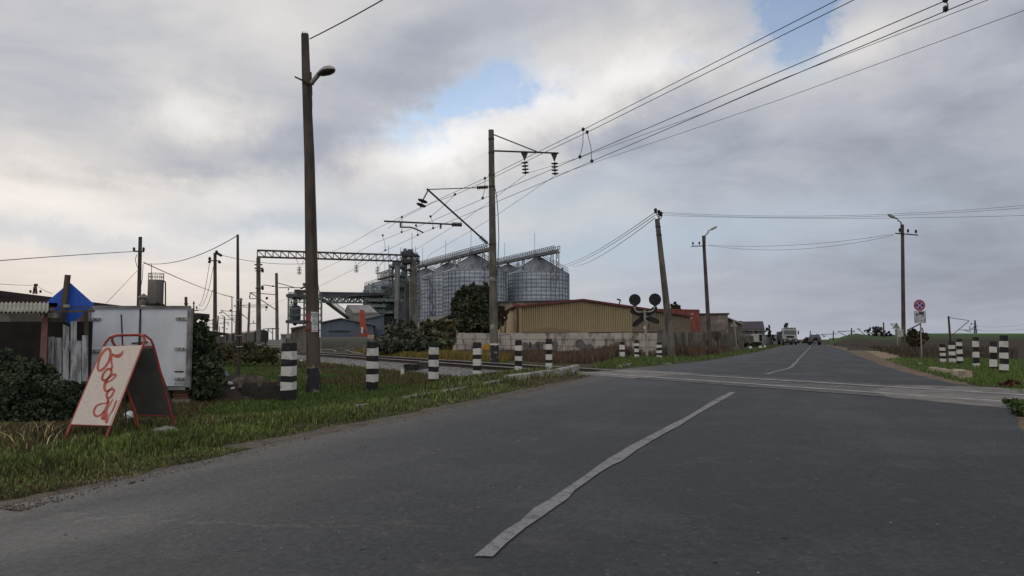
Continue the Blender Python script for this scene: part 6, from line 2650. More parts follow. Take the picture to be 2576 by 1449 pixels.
def lattice_tower(mb, x0, x1, y0, y1, Y, D, lev, w=.3, solid=False, br='X'):
    ys_ = np.linspace(y0, y1, lev + 1)
    cs = [(x0, Y), (x1, Y), (x1, Y + D), (x0, Y + D)]
    X = [E(x, 0, Yq).x if False else E(x, 0, Y).x for (x, Yq) in cs]
    Yc = [c[1] for c in cs]
    zs_ = [E(0, y, Y).z for y in ys_]
    zs_[-1] = max(0, zs_[-1])
    for i in range(4):
        mb.bar((X[i], Yc[i], zs_[0]), (X[i], Yc[i], zs_[-1]), w)
    for k in range(lev + 1):
        for i in range(4):
            j = (i + 1) % 4
            mb.bar((X[i], Yc[i], zs_[k]), (X[j], Yc[j], zs_[k]), w * .8)
    for k in range(lev):
        for i in (0, 1, 2, 3):
            j = (i + 1) % 4
            mb.bar((X[i], Yc[i], zs_[k]), (X[j], Yc[j], zs_[k + 1]), w * .5)
            if br == 'X':
                mb.bar((X[j], Yc[j], zs_[k]), (X[i], Yc[i], zs_[k + 1]), w * .5)


def platform(mb, x0, x1, y, Y, D, rail=28, t_=.25):
    a_, c_ = E(x0, y, Y), E(x1, y, Y)
    mb.box(((a_.x + c_.x) / 2, Y + D / 2, a_.z), (c_.x - a_.x, D, t_))
    n_ = max(3, int((x1 - x0) / 22))
    rz = E(x0, y - rail, Y).z - a_.z
    for i in range(n_ + 1):
        p = a_.lerp(c_, i / n_)
        mb.bar(p, p + Vector((0, 0, rz)), .09)
    mb.bar(a_ + Vector((0, 0, rz)), c_ + Vector((0, 0, rz)), .1)
    mb.bar(a_ + Vector((0, 0, rz * .5)), c_ + Vector((0, 0, rz * .5)), .07)


ET = thing('elevator_tower', 'taller steel bucket elevator tower with machine heads on top, behind the portal beam', 'tower', Vector((E(600, 0).x, 172, 0)))
mb = MB()
lattice_tower(mb, 520, 735, 185, 1380, 172, 4.0, 11, .18)
mb.build('tower_frame', STEELG, ET)
mb = MB()
for (x, y0, y1, r) in ((545, 160, 1380, .34), (575, 160, 1380, .34), (648, 170, 1380, .25), (665, 180, 900, .25)):
    mb.tube([E(x, y0, 175), Vector((E(x, 0, 175).x, 175, .5))], r, 8)
mb.build('elevator_legs', mat('pale_green_steel', (.20, .26, .25), .6, (.12, .15, .15), .7), ET)
mb = MB()
for (x0, x1, y) in ((500, 745, 262), (505, 740, 190), (520, 700, 400), (505, 690, 300)):
    platform(mb, x0, x1, y, 171, 4.5)
mb.build('platforms', STEELB, ET)
mb = MB()
mb.lathe(E(563, 188, 173), [(.01, 0), (.5, .0), (.5, .8), (.32, 1.1), (.32, 1.4), (.01, 1.4)], 12)
mb.tube([E(598, 148, 174), E(665, 148, 174)], .62, 12)
mb.box(E(560, 165, 172), (1.7, 1.5, .5))
mb.box(E(635, 176, 172), (1.8, 1.5, .3))
mb.build('machine_head', mat('machine_blue', (.065, .075, .09), .6, (.04, .045, .055), .8), ET)
for (x, y0, y1) in ((497, 262, 85), (535, 190, 95), (660, 120, -120), (712, 262, 75), (673, 190, 95), (326, 420, 60)):
    mb = MB()
    mb.tube([E(x, y0, 173), E(x, y1, 173)], .07, 4)
    mb.build('mast_rod', STEELB, ET)

ET2 = thing('elevator_tower', 'shorter green grey steel elevator tower left of the taller one', 'tower', Vector((E(430, 0, 165).x, 165, 0)))
mb = MB()
lattice_tower(mb, 345, 520, 345, 1380, 165, 4.5, 10, .18)
mb.build('tower_frame', STEELG, ET2)
mb = MB()
for (x, y0, r) in ((385, 380, .25), (470, 380, .35), (500, 480, .4), (410, 700, .3), (540, 640, .45)):
    mb.tube([E(x, y0, 168), Vector((E(x, 0, 168).x, 168, .5))], r, 8)
mb.build('elevator_legs', MATS['pale_green_steel'], ET2)
mb = MB()
for (x0, x1, y) in ((335, 525, 360), (340, 530, 490), (260, 570, 640), (340, 580, 780), (350, 575, 880), (250, 575, 1020), (460, 590, 1190)):
    platform(mb, x0, x1, y, 164, 5)
mb.build('platforms', STEELB, ET2)
mb = MB()
mb.box(E(440, 325, 167), (1.4, 1.5, 1.1))
mb.lathe(E(400, 345, 167), [(.4, 0), (.4, .7), (.01, .95)], 10)
mb.lathe(E(485, 345, 167), [(.35, 0), (.35, .9), (.01, 1.1)], 10)
mb.build('machine_head', MATS['machine_blue'], ET2)
mb = MB()
a_, c_ = E(425, 365, 160), E(470, 1110, 160)
mb.box(((a_.x + c_.x) / 2, 160, (a_.z + c_.z) / 2), (c_.x - a_.x, 2.4, a_.z - c_.z))
mb.tube([E(447, 1110, 160), Vector((E(447, 0, 160).x, 160, 0))], .35, 8)
mb.build('leg_casing', mat('pale_casing', (.17, .175, .175), .6, (.13, .135, .135), .8, stretch=(1, 1, .3)), ET2)

DR = thing('grain_dryer', 'cluttered green grey steel grain dryer with pipes, ducts and platforms beside the silos', 'grain dryer', Vector((E(180, 0, 158).x, 158, 0)))
mb = MB()
lattice_tower(mb, -20, 270, 700, 1380, 158, 6, 5, .2)
lattice_tower(mb, 100, 400, 640, 1380, 160, 6, 5, .18)
lattice_tower(mb, 260, 560, 640, 1380, 161, 6, 6, .18)
mb.build('dryer_frame', STEELG, DR)
rr = random.Random(5)
for i in range(34):
    mb = MB()
    x, y = rr.uniform(-10, 540), rr.uniform(700, 1230)
    if rr.random() < .5:
        mb.tube([E(x, y, 160 + rr.uniform(0, 5)), E(x + rr.uniform(40, 160), y + rr.uniform(-30, 60), 160 + rr.uniform(0, 5))], rr.uniform(.14, .36), 8)
    else:
        mb.tube([E(x, y, 160 + rr.uniform(0, 5)), E(x + rr.uniform(-10, 10), y + rr.uniform(80, 200), 160 + rr.uniform(0, 5))], rr.uniform(.16, .42), 8)
    mb.build('duct', rr.choice([STEELG, MATS['pale_green_steel'], STEELB]), DR)
mb = MB()
for (x0, x1, y) in ((0, 260, 760), (40, 270, 850), (0, 280, 930), (60, 380, 1020), (250, 390, 850)):
    platform(mb, x0, x1, y, 157, 5)
mb.build('platforms', STEELG, DR)
for (x, y, w_, h_) in ((150, 840, 6.5, 3.0), (70, 905, 5, 2.6), (320, 720, 4.5, 5), (260, 960, 6.5, 3.6), (320, 1100, 6, 4.5), (200, 1110, 5, 5), (430, 950, 3.5, 7), (520, 1000, 3.2, 8)):
    mb = MB()
    mb.box(E(x, y, 162), (w_ * .55, 3, h_ * .5))
    mb.build('dryer_box', rr.choice([STEELB, MATS['machine_blue'], STEELG]), DR)
mb = MB()
for i in range(6):
    a = pi * i / 6
    c = E(275, 905, 159)
    mb.bar(c - Vector((cos(a), 0, sin(a))) * 1.1, c + Vector((cos(a), 0, sin(a))) * 1.1, .1)
mb.build('fan_wheel', MATS['pale_green_steel'], DR)
GX = thing('silo_gallery', 'short conveyor gallery leading left from the shorter elevator tower', 'conveyor gallery', E(250, 520, 190))
mb = MB()
truss(mb, E(165, 545, 200), E(340, 490, 185), 1.6, 8, .15, depth=(.6, 1.8, 0))
mb.prism([E(165, 552, 200), E(340, 500, 185), E(340, 490, 185), E(165, 543, 200)], (.6, 1.8, 0))
mb.build('lattice_sides', GAL, GX)

# ------------------------------------------------------------------ warehouse, walls and houses (right half)
YWH0, YWH1 = 72.0, 92.0
WH = thing('warehouse', 'yellow corrugated warehouse with a low red edged gable behind the block wall', 'warehouse', Vector((at(1465, 0, 80).x, 80, 0)))


def wpt(u, v):
    q = (u - 1303) / (1738 - 1303)
    Yq = YWH0 * YWH1 / (YWH1 + (YWH0 - YWH1) * q)    # straight wall in perspective
    return at(u, v, Yq)


wd = (wpt(1738, 800) - wpt(1303, 800))
wd.z = 0
wn = Vector((-wd.y, wd.x, 0)).normalized()          # into the building
top = [(1303, 771), (1462, 754.5), (1605, 775), (1738, 796)]
tp_ = [wpt(*p) for p in top]


def corr(u0, u1, name, m1, m2, pitch=.30):
    a_, c_ = wpt(u0, 800), wpt(u1, 800)
    L_ = (Vector((c_.x, c_.y, 0)) - Vector((a_.x, a_.y, 0))).length
    n_ = int(L_ / pitch)
    d = (Vector((c_.x, c_.y, 0)) - Vector((a_.x, a_.y, 0))) / L_
    mb = MB()

    def topz(p):
        # height of the roof line above a plan point
        L0 = (Vector((p.x, p.y, 0)) - Vector((tp_[0].x, tp_[0].y, 0))).length
        acc = 0
        for q, r in zip(tp_[:-1], tp_[1:]):
            l_ = (Vector((r.x, r.y, 0)) - Vector((q.x, q.y, 0))).length
            if L0 <= acc + l_ + 1e-6:
                return q.z + (r.z - q.z) * (L0 - acc) / l_
            acc += l_
        return tp_[-1].z
    for i in range(n_):
        b_ = Vector((a_.x, a_.y, 0)) + d * (L_ * i / n_)
        pts4 = [b_, b_ + d * pitch * .55, b_ + d * pitch * .68, b_ + d * pitch * .92, b_ + d * pitch]
        off = [0, 0, .07, .07, 0]
        for k in range(4):
            p, q = pts4[k] + wn * off[k], pts4[k + 1] + wn * off[k + 1]
            mb.cur = 0 if k == 0 else 1
            mb.add([p, q, q + Vector((0, 0, topz(q))), p + Vector((0, 0, topz(p)))], [(0, 1, 2, 3)])
    return mb.build(name, [m1, m2], WH)


corr(1303.5, 1592, 'corrugated_wall', TAN, TAN_DK)
corr(1592.5, 1737, 'faded_wall', TANGREY, mat('faded_groove', (.16, .13, .092), .8), .4)
# inner shell
sh = [Vector((p.x, p.y, p.z - .05)) + wn * .12 for p in tp_]
# left side wall
a_ = wpt(1303, 771)
sidez = a_.z
fl = Vector((a_.x, a_.y, 0)) + (at(1248, 800, 98) - a_) * 1.0
fl.z = 0
sv = Vector((fl.x - a_.x + .3, fl.y - a_.y, 0))
facade('shell', [Vector((sh[0].x + .3, sh[0].y, 0)), Vector((sh[-1].x, sh[-1].y, 0))] + sh[::-1], sv * .97, TAN_DK, WH)
mb = MB()
mb.prism([Vector((a_.x, a_.y, 0)), Vector((a_.x, a_.y, sidez)), Vector((fl.x, fl.y, sidez)), fl], (.3, 0, 0))
mb.build('side_wall', mat('plain_yellow_wall', (.34, .255, .13), .75, (.31, .235, .12), .4), WH)
mb = MB()
mb.bar(Vector((a_.x - .03, a_.y - .05, 0)), Vector((a_.x - .03, a_.y - .05, sidez)), .22, .22)
mb.build('corner_trim', STEEL_DK, WH)
mb = MB()
for q, r in zip(tp_[:-1], tp_[1:]):
    q2_, r2_ = q - wn * .3, r - wn * .3
    mb.prism([q2_ - Vector((0, 0, .10)), r2_ - Vector((0, 0, .10)), r2_ + Vector((0, 0, .12)), q2_ + Vector((0, 0, .12))], sv)
mb.build('roof', REDTRIM, WH)
mb = MB()
e0_ = Vector((a_.x - .3, a_.y - .2, sidez))
mb.prism([e0_, e0_ + Vector((0, 0, .22)), Vector((fl.x - .3, fl.y, sidez + .22)), Vector((fl.x - .3, fl.y, sidez))], (.5, 0, 0))
mb.build('eaves', REDTRIM, WH)
mb = MB()
c = wpt(*z7r(455, 305))
mb.bar(c - Vector((.1, 0, .1)), c + Vector((.05, 0, .45)), .12)
mb.box(c + Vector((-.12, 0, .42)), (.45, .2, .16), x=(1, 0, -.3))
mb.build('roof_lamp', BLACK, WH)
# low lean-to between mast and warehouse
LN = thing('grey_annex', 'grey flat roofed annex seen above the warehouse side, right of the mast', 'building', at(1290, 800, 110))
P_ = [at(*zg(1610, 1000), 112), at(*zg(2100, 1000), 112), at(*zg(2300, 810), 112), at(*zg(1610, 826), 112)]
P_[0].z = P_[1].z = 0
facade('wall', P_, (0, 10, 0), BRICKG, LN)
facade('roof', [at(*zg(1600, 828), 111.6), at(*zg(2480, 812), 111.6), at(*zg(2480, 800), 111.6), at(*zg(1600, 817), 111.6)], (0, 11, 0), STEELB, LN)

# beige gabled building behind the shrubs
BG = thing('beige_building', 'beige plastered building with a sloping roof edge behind the pale shrub', 'building', at(1110, 850, 75))
P_ = [at(*zg(780, 1390), 75), at(*zg(1142, 1390), 75), at(*zg(1142, 985), 75), at(*zg(1050, 982), 75), at(*zg(780, 1120), 75)]
P_[0].z = P_[1].z = 0
facade('wall', P_, (-3, 9, 0), BEIGE, BG)
facade('roof', [at(*zg(x, y), 74.6) for (x, y) in ((770, 1124), (1050, 984), (1146, 986), (1146, 972), (1048, 970), (768, 1106))], (-3, 10, 0), mat('tar_edge', (.07, .06, .055), .8), BG)

# stained block wall with graffiti
BW = thing('block_wall', 'long wall of stained whitewashed concrete blocks with graffiti, beyond the railway', 'wall', at(1400, 880, 58))
wl, wr = at(1068 + 65, 837.5, 62), at(1668, 837.5, 46)
dirw = (Vector((wr.x, wr.y, 0)) - Vector((wl.x, wl.y, 0)))
Lw = dirw.length
dirw.normalize()
nwl = Vector((-dirw.y, dirw.x, 0))
courses = 3
rr = random.Random(11)
zt_l, zt_r = wl.z, wr.z
mb = MB()
for cidx in range(courses):
    x = -rr.random() * 1.5
    while x < Lw:
        l_ = rr.uniform(1.9, 2.5)
        x0_, x1_ = max(0, x) + .018, min(Lw, x + l_) - .018
        x += l_
        if x1_ - x0_ < .1:
            continue
        def zt(q):
            return zt_l + (zt_r - zt_l) * q / Lw
        za0, za1 = zt(x0_) * cidx / courses + .012, zt(x0_) * (cidx + 1) / courses - .012
        if cidx == courses - 1:
            za1 += rr.uniform(-.03, .03)
        jit = rr.uniform(-.025, .025)
        c = Vector((wl.x, wl.y, 0)) + dirw * (x0_ + x1_) / 2 + nwl * (.2 + jit)
        mb.box((c.x, c.y, (za0 + za1) / 2), (x1_ - x0_, .4, za1 - za0), x=dirw)
mb.build('blocks', WALLW, BW)
mb = MB()
c = Vector((wl.x, wl.y, 0)) + dirw * Lw / 2 + nwl * .22
mb.box((c.x, c.y, zt_l * .49), (Lw - .1, .30, zt_l * .96), x=dirw)
mb.build('mortar_core', mat('dark_mortar', (.06, .052, .045), .95), BW)
mb = MB()
mb.bar(Vector((wl.x - 0, wl.y - .1, 0)), Vector((wl.x, wl.y - .1, zt_l)), .25, .2)
mb.build('end_post', RUST, BW)
nf = Vector((-nwl.x, -nwl.y, 0))
WP0 = Vector((wl.x, wl.y, 0)) + nf * .045
zw = zc(1960, 1300, 4.2933)
WPm = lambda p, off=0: onplane3(*zw(*p), WP0 + nf * off, nf)
# graffiti: grey filled letters with black outline
fills = [[(420, 210), (490, 215), (535, 280), (540, 195), (590, 255), (655, 200), (660, 350), (600, 350), (590, 420), (440, 400), (425, 300)],
         [(680, 200), (690, 355), (800, 350), (760, 290), (755, 235), (805, 225), (800, 205)],
         [(925, 190), (1005, 215), (995, 350), (925, 360)],
         [(1330, 260), (1340, 190), (1385, 165), (1430, 185), (1470, 240), (1510, 262), (1560, 240), (1600, 270), (1610, 330), (1380, 330), (1370, 290), (1335, 285)]]
for f_ in fills:
    mb = MB()
    V = [WPm(p, .004) for p in f_]
    mb.add(V, [tuple(range(len(V)))])
    mb.build('graffiti_fill', SILVERG, BW)
outl = [([(420, 210), (490, 210), (530, 280)], 6), ([(535, 195), (540, 285), (552, 290), (545, 200)], 12), ([(545, 198), (592, 258), (658, 196)], 6), ([(662, 195), (660, 350)], 7), ([(684, 195), (686, 360)], 20),
        ([(690, 192), (800, 190), (815, 215), (758, 238), (752, 290), (800, 340)], 5), ([(925, 188), (935, 220), (926, 260), (930, 190), (1005, 215), (992, 355), (1005, 320), (1075, 318)], 8),
        ([(1330, 285), (1318, 250), (1330, 190), (1380, 165), (1425, 180), (1460, 225), (1500, 258), (1540, 245), (1575, 238), (1590, 260)], [4, 12, 14, 12, 8, 6, 6, 6, 6, 3]),
        ([(1345, 285), (1375, 292)], 5)]
for pts, w_ in outl:
    mb = MB()
    stroke(mb, pts, w_, False, lambda p: WPm(p, .009), k=3)
    mb.build('graffiti_line', INK, BW)
mb = MB()
for pts, w_ in (([(22, 95), (90, 78), (150, 68), (195, 72), (215, 110), (222, 180), (224, 350)], 7),):
    stroke(mb, pts, w_, False, lambda p: WPm(p, .006), k=3)
mb.build('hanging_cable', BLACK, BW)
for txt, x, y, h in (('С', 2200, 115, 55), ('ПОЛИ', 2230, 140, 26), ('РОМ', 2390, 152, 28)):
    mb = MB()
    o_ = WPm((x, y), .01)
    sc_ = h / 4.2933 * .63889 / F * o_.y * 1.35
    put_text(mb, txt, sc_, o_, dirw, (0, 0, 1))
    mb.build('chalk_writing', mat('pale_chalk', (.40, .38, .35), .9), BW)
mb = MB()
f_ = [zc(1600, 1250, 3.22)(x, y) for (x, y) in ((960, 390), (985, 345), (1005, 345), (1010, 320), (1045, 330), (1065, 375), (1062, 425), (1040, 415), (1020, 440), (1000, 420), (975, 440))]
V = [onplane3(*p, WP0 + nf * .005, nf) for p in f_]
mb.add(V, [tuple(range(len(V)))])
mb.build('yellow_patch', YELLOWG, BW)
mb = MB()
stroke(mb, [(48, 345), (70, 280), (72, 345), (100, 290)], 7, False, lambda p: WPm(p, .006), k=2)
mb.build('blue_scrawl', mat('blue_scrawl', (.06, .08, .18), .8), BW)
mb = MB()
stroke(mb, [(28, 215), (40, 180), (60, 215), (80, 170), (88, 215)], 4, False, lambda p: WPm(p, .006), k=2)
mb.build('grey_scrawl', SILVERG, BW)

# grey panel fence going away
PN = thing('panel_fence', 'grey concrete panel fence with posts running away along the far road', 'fence', at(1750, 890, 62))
f0, f1 = Vector((at(1646, 0, 44).x, 44, 0)), Vector((at(1876, 0, 112).x, 112, 0))
nfp = 26
rr = random.Random(2)
FENCEM = mat('fence_panel', (.135, .14, .135), .9, (.09, .088, .082), 1.2, col3=(.17, .165, .155), scale3=.4, stretch=(1, 1, .4))
for i in range(nfp):
    # uneven pitch keeps panels even in plan
    a_, c_ = f0.lerp(f1, i / nfp), f0.lerp(f1, (i + .96) / nfp)
    hz = (.95 + 21.5 / F * 44) * (1 + .0 * i) + rr.uniform(-.03, .03)
    mb = MB()
    mb.prism([a_, c_, c_ + Vector((rr.uniform(-.05, .05), 0, hz)), a_ + Vector((0, 0, hz))], (-.10, .02, 0))
    mb.build('panel', FENCEM, PN)
    mb = MB()
    mb.bar(a_ + Vector((.10, -.05, -.1)), a_ + Vector((.10 + rr.uniform(-.04, .04), -.05, hz + .03)), .22, .24)
    mb.build('fence_post', CONC, PN)
mb = MB()
mb.box(at(*z7r(1420, 722), 55), (.85, .06, .75))
tag(mb.build('rusty_plate', mat('rust_plate', (.13, .115, .10), .9, (.09, .05, .035), 3, lo=.5, hi=.6)), 'square rusty edged plate fixed on the grey panel fence', 'plate')
mb = MB()
mb.box(at(*z7r(1520, 715), 57), (.75, .06, .65))
tag(mb.build('rusty_plate', mat('rust_plate_dark', (.06, .038, .03), .9, (.11, .10, .09), 4)), 'dark brown rusty plate on the grey panel fence near the lamp pole', 'plate')
# back of round/triangular sign near lamp pole
b = at(*z7r(1690, 900), 62)
RS = thing('road_sign', 'dark back of a large triangular road sign standing before the panel fence', 'road sign', Vector((b.x, 62, 0)))
mb = MB()
c = [z7r(x, y) for (x, y) in ((1615, 665), (1640, 655), (1725, 660), (1740, 690), (1735, 730), (1690, 785), (1670, 785), (1612, 720), (1605, 690))]
mb.prism([at(*p, 62) for p in c], (0, .04, 0))
mb.build('sign_back', mat('dark_sign_back', (.05, .045, .05), .8), RS)
mb = MB()
mb.tube([Vector((at(*z7r(1688, 0), 62).x, 61.9, -.2)), at(*z7r(1688, 665), 61.9)], .05, 6)
mb.build('sign_post', RUST, RS)
b = at(*z7r(1912, 900), 78)
RS = thing('road_sign', 'pale triangular road sign seen from behind in front of the grey lean-to', 'road sign', Vector((b.x, 78, 0)))
mb = MB()
mb.prism([at(*z7r(x, y), 78) for (x, y) in ((1855, 600), (1945, 600), (1900, 520))], (0, .04, 0))
mb.build('sign_back', SIGNBACK, RS)
mb = MB()
mb.tube([Vector((at(*z7r(1915, 0), 78).x, 77.9, -.2)), at(*z7r(1902, 530), 77.9)], .06, 6)
mb.build('sign_post', SIGNBACK, RS)

# red container
CT = thing('shipping_container', 'red shipping container stacked behind the warehouse roof', 'container', at(1735, 838, 118))
YC = 112
R0, R1_, = at(*z7r(1328, 392), YC), at(*z7r(1462, 392), YC)
n_ = 22
mb = MB()
P0_, P1_ = at(*z7r(930, 378), YC + 14), at(*z7r(1455, 390), YC)
for i in range(40):
    a_, c_ = P0_.lerp(P1_, i / 40), P0_.lerp(P1_, (i + 1) / 40)
    o_ = Vector((0, .08 if i % 2 else 0, 0))
    mb.add([Vector((a_.x, a_.y, 0)) + o_, Vector((c_.x, c_.y, 0)) + o_, c_ + o_, a_ + o_], [(0, 1, 2, 3)])
mb.build('corrugated_side', REDCONT, CT)
mb = MB()
mb.prism([Vector((P0_.x, P0_.y + .15, 0)), Vector((P1_.x, P1_.y + .15, 0)), P1_ + Vector((0, .15, -.02)), P0_ + Vector((0, .15, -.02))], (-.4, 2.4, 0))
mb.bar(P0_, P1_, .18)
mb.bar(P1_, Vector((P1_.x, P1_.y, 0)), .18)
mb.build('container_frame', REDCONT, CT)
for (x, y, s_) in ((1345, 462, .38), (1345, 490, .34), (1357, 438, .3)):
    mb = MB()
    p = at(*z7r(x, y), YC + 1.0)
    mb.box(p + Vector((0, -.6, 0)), (s_, .03, s_ * .6))
    mb.build('white_mark', mat('mark_white', (.38, .36, .35), .8), CT)

# grey building
GBD = thing('grey_building', 'flat roofed grey block building right of the red container', 'building', at(1795, 838, 116))
a_, c_ = at(*z7r(1465, 440), 116), at(*z7r(1822, 436), 116)
facade('wall', [Vector((a_.x, 116, 0)), Vector((c_.x, 116, 0)), c_, a_], (-1.5, 12, 0), BRICKG, GBD)
facade('roof_edge', [a_ + Vector((-.1, -.2, -.15)), c_ + Vector((.2, -.2, -.15)), c_ + Vector((.2, -.2, .12)), a_ + Vector((-.1, -.2, .12))], (-1.5, 12.4, 0), STEEL_DK, GBD)
LT2 = thing('lean_to', 'grey lean-to with a light sloping roof attached to the grey building', 'lean-to', at(1850, 850, 118))
P_ = [at(*z7r(x, y), 118) for (x, y) in ((1826, 700), (2000, 700), (2000, 575), (1838, 495), (1826, 490))]
P_[0].z = P_[1].z = 0
facade('wall', P_, (-.5, 8, 0), mat('leanto_wall', (.12, .11, .10), .95, (.09, .085, .08), .6), LT2)
facade('roof', [at(*z7r(x, y), 117.5) for (x, y) in ((1828, 496), (2012, 575), (2010, 552), (1832, 483))], (-.5, 9, 0), mat('leanto_roof', (.22, .22, .225), .7), LT2)
facade('back_roof', [at(*z7r(x, y), 120) for (x, y) in ((1920, 560), (2004, 560), (2004, 525), (1920, 528))], (-.5, 6, 0), STEELB, LT2)
HS = thing('house', 'grey house with a dark purple pitched roof at the end of the panel fence', 'house', at(1900, 860, 135))
P_ = [at(*z7r(x, y), 135) for (x, y) in ((2000, 790), (2292, 790), (2290, 640), (2000, 640))]
P_[0].z = P_[1].z = 0
facade('wall', P_, (-.6, 8, 0), mat('house_wall', (.13, .13, .14), .9, (.10, .10, .105), .6), HS)
mb = MB()
e0_, e1_, r1_, r0_ = at(*z7r(1998, 642), 134.6), at(*z7r(2290, 642), 134.6), at(*z7r(2268, 542), 139), at(*z7r(2012, 546), 139)
mb.prism([e0_, e1_, r1_, r0_], (0, 0, .18))
mb.prism([r0_, r1_, e1_ + Vector((-.6, 9, 0)), e0_ + Vector((-.6, 9, 0))], (0, 0, .18))
mb.build('roof', PURPLE, HS)
mb = MB()
mb.bar(e0_ + Vector((0, -.1, -.05)), e1_ + Vector((0, -.1, -.05)), .16, .12)
mb.build('gutter', SLATE, HS)
for (x, y) in ((2200, 672), (2160, 672)):
    mb = MB()
    mb.box(at(*z7r(x, y), 134.9), (.9, .06, 1.0))
    mb.build('window', GLASS_DK, HS)
KI = thing('kiosk', 'small white kiosk with a dark doorway beside the house', 'kiosk', at(1907, 858, 128))
a_, c_ = at(*z7r(2160, 690), 128), at(*z7r(2262, 795), 128)
mb = MB()
mb.box(((a_.x + c_.x) / 2, 129, (a_.z + c_.z) / 2), (c_.x - a_.x, 2, a_.z - c_.z))
mb.build('kiosk_body', mat('kiosk_white', (.38, .38, .38), .7, (.3, .3, .3), 1), KI)
mb = MB()
a2_, c2_ = at(*z7r(2222, 700), 127.9), at(*z7r(2258, 785), 127.9)
mb.box(((a2_.x + c2_.x) / 2, 127.95, (a2_.z + c2_.z) / 2), (c2_.x - a2_.x, .1, a2_.z - c2_.z))
mb.build('doorway', DARKIN, KI)
mb = MB()
mb.box(((a_.x + c_.x) / 2, 129, (c_.z) / 2), (c_.x - a_.x - .3, 1.6, c_.z))
mb.build('plinth', mat('kiosk_plinth', (.05, .035, .035), .9), KI)
YWL = thing('yard_wall', 'low pale grey wall on both sides of the white kiosk', 'wall', at(1900, 862, 131))
for (x0, x1, yt, Y0, Y1, m_) in ((2050, 2160, 700, 131, 131, 'left'), (2262, 2378, 712, 131, 140, 'right')):
    a_, c_ = at(*z7r(x0, yt), Y0), at(*z7r(x1, yt + (30 if m_ == 'right' else 0)), Y1)
    mb = MB()
    mb.prism([Vector((a_.x, a_.y, 0)), Vector((c_.x, c_.y, 0)), c_, a_], (0, .3, 0))
    mb.build('wall_section', mat('pale_grey_yard', (.22, .225, .24), .85, (.17, .17, .18), .6), YWL)
YW3 = thing('yard_wall', 'grey far wall just left of the oncoming truck', 'wall', at(1955, 862, 165))
a_, c_ = at(*z7r(2385, 750), 150), at(*z7r(2540, 745), 180)
mb = MB()
mb.prism([Vector((a_.x, a_.y, 0)), Vector((c_.x, c_.y, 0)), c_, a_], (0, .3, 0))
mb.build('wall_section', mat('far_wall', (.15, .145, .14), .9), YW3)
a_, c_ = at(*z7r(2408, 712), 190), at(*z7r(2500, 712), 190)
FB = thing('far_building', 'low far pale building behind the left edge of the truck', 'building', at(1965, 862, 190))
facade('wall', [Vector((a_.x, 190, 0)), Vector((c_.x, 190, 0)), c_, a_], (0, 9, 0), mat('hazy_wall', (.24, .24, .25), .9), FB)
facade('roof', [a_ + Vector((-.2, -.3, 0)), c_ + Vector((.2, -.3, 0)), c_ + Vector((.2, -.3, .25)), a_ + Vector((-.2, -.3, .25))], (0, 9.6, 0), mat('hazy_roof', (.16, .16, .17), .8), FB)

# painted stones on the far verge
for (x0, x1, y0, y1, Yk, m_, lab) in ((1888, 2000, 858, 925, None, CONC, 'large concrete block on the far grass verge'), (2090, 2132, 848, 875, None, WHITE, 'white painted stone, nearest of three on the far verge'),
                                    (2066, 2095, 845, 880, None, CONC, 'grey stone beside the nearest white painted stone'), (2218, 2258, 843, 866, None, WHITE, 'middle white painted stone on the far verge'), (2280, 2308, 836, 861, None, WHITE, 'farthest white painted stone on the far verge')):
    p = g0(*z7r((x0 + x1) / 2, y1))
    w_ = (x1 - x0) / 3.22 * .6389 / F * p.y
    h_ = (y1 - y0) / 3.22 * .6389 / F * p.y
    mb = MB()
    k_ = .8
    mb.hexa([p + Vector((-w_ / 2, 0, -.05)), p + Vector((w_ / 2, 0, -.05)), p + Vector((w_ / 2, w_ * .6, -.05)), p + Vector((-w_ / 2, w_ * .6, -.05)),
             p + Vector((-w_ / 2 * k_, .05, h_)), p + Vector((w_ / 2 * k_, .05, h_ * .93)), p + Vector((w_ / 2 * k_, w_ * .5, h_)), p + Vector((-w_ / 2 * k_, w_ * .5, h_))])
    tag(mb.build('roadside_stone', m_), lab, 'stone')

# ------------------------------------------------------------------ vegetation
LEAF = mat('leaves', (.05, .06, .02), .8, attr='tint', spec=.2)
GRASSM = mat('grass_blades', (.05, .06, .02), .75, attr='tint', spec=.2)


def pal(n, cols, var=.18):
    cols = np.array(cols)
    c = cols[rng.integers(0, len(cols), n)]
    return np.clip(c * (1 + rng.normal(0, var, (n, 1))), .003, 1) * (1 + rng.normal(0, .05, (n, 3)))


def leaf_quads(name, cen, size, cols, parent=None, base=(0, 0, 0), m=None, elong=1.6):
    n = len(cen)
    d = rng.normal(0, 1, (n, 3))
    d /= np.linalg.norm(d, axis=1)[:, None]
    e = rng.normal(0, 1, (n, 3))
    e = np.cross(d, e)
    e /= np.linalg.norm(e, axis=1)[:, None]
    s_ = (size * rng.uniform(.6, 1.4, n))[:, None]
    a, b = d * s_ * elong * .5, e * s_ * .5
    V = np.stack([cen - a, cen + b, cen + a, cen - b], 1).reshape(-1, 3)
    F_ = np.arange(n * 4)
    return np_mesh(name, V, F_, np.full(n, 4), m or LEAF, np.repeat(cols, 4, 0), parent, base)


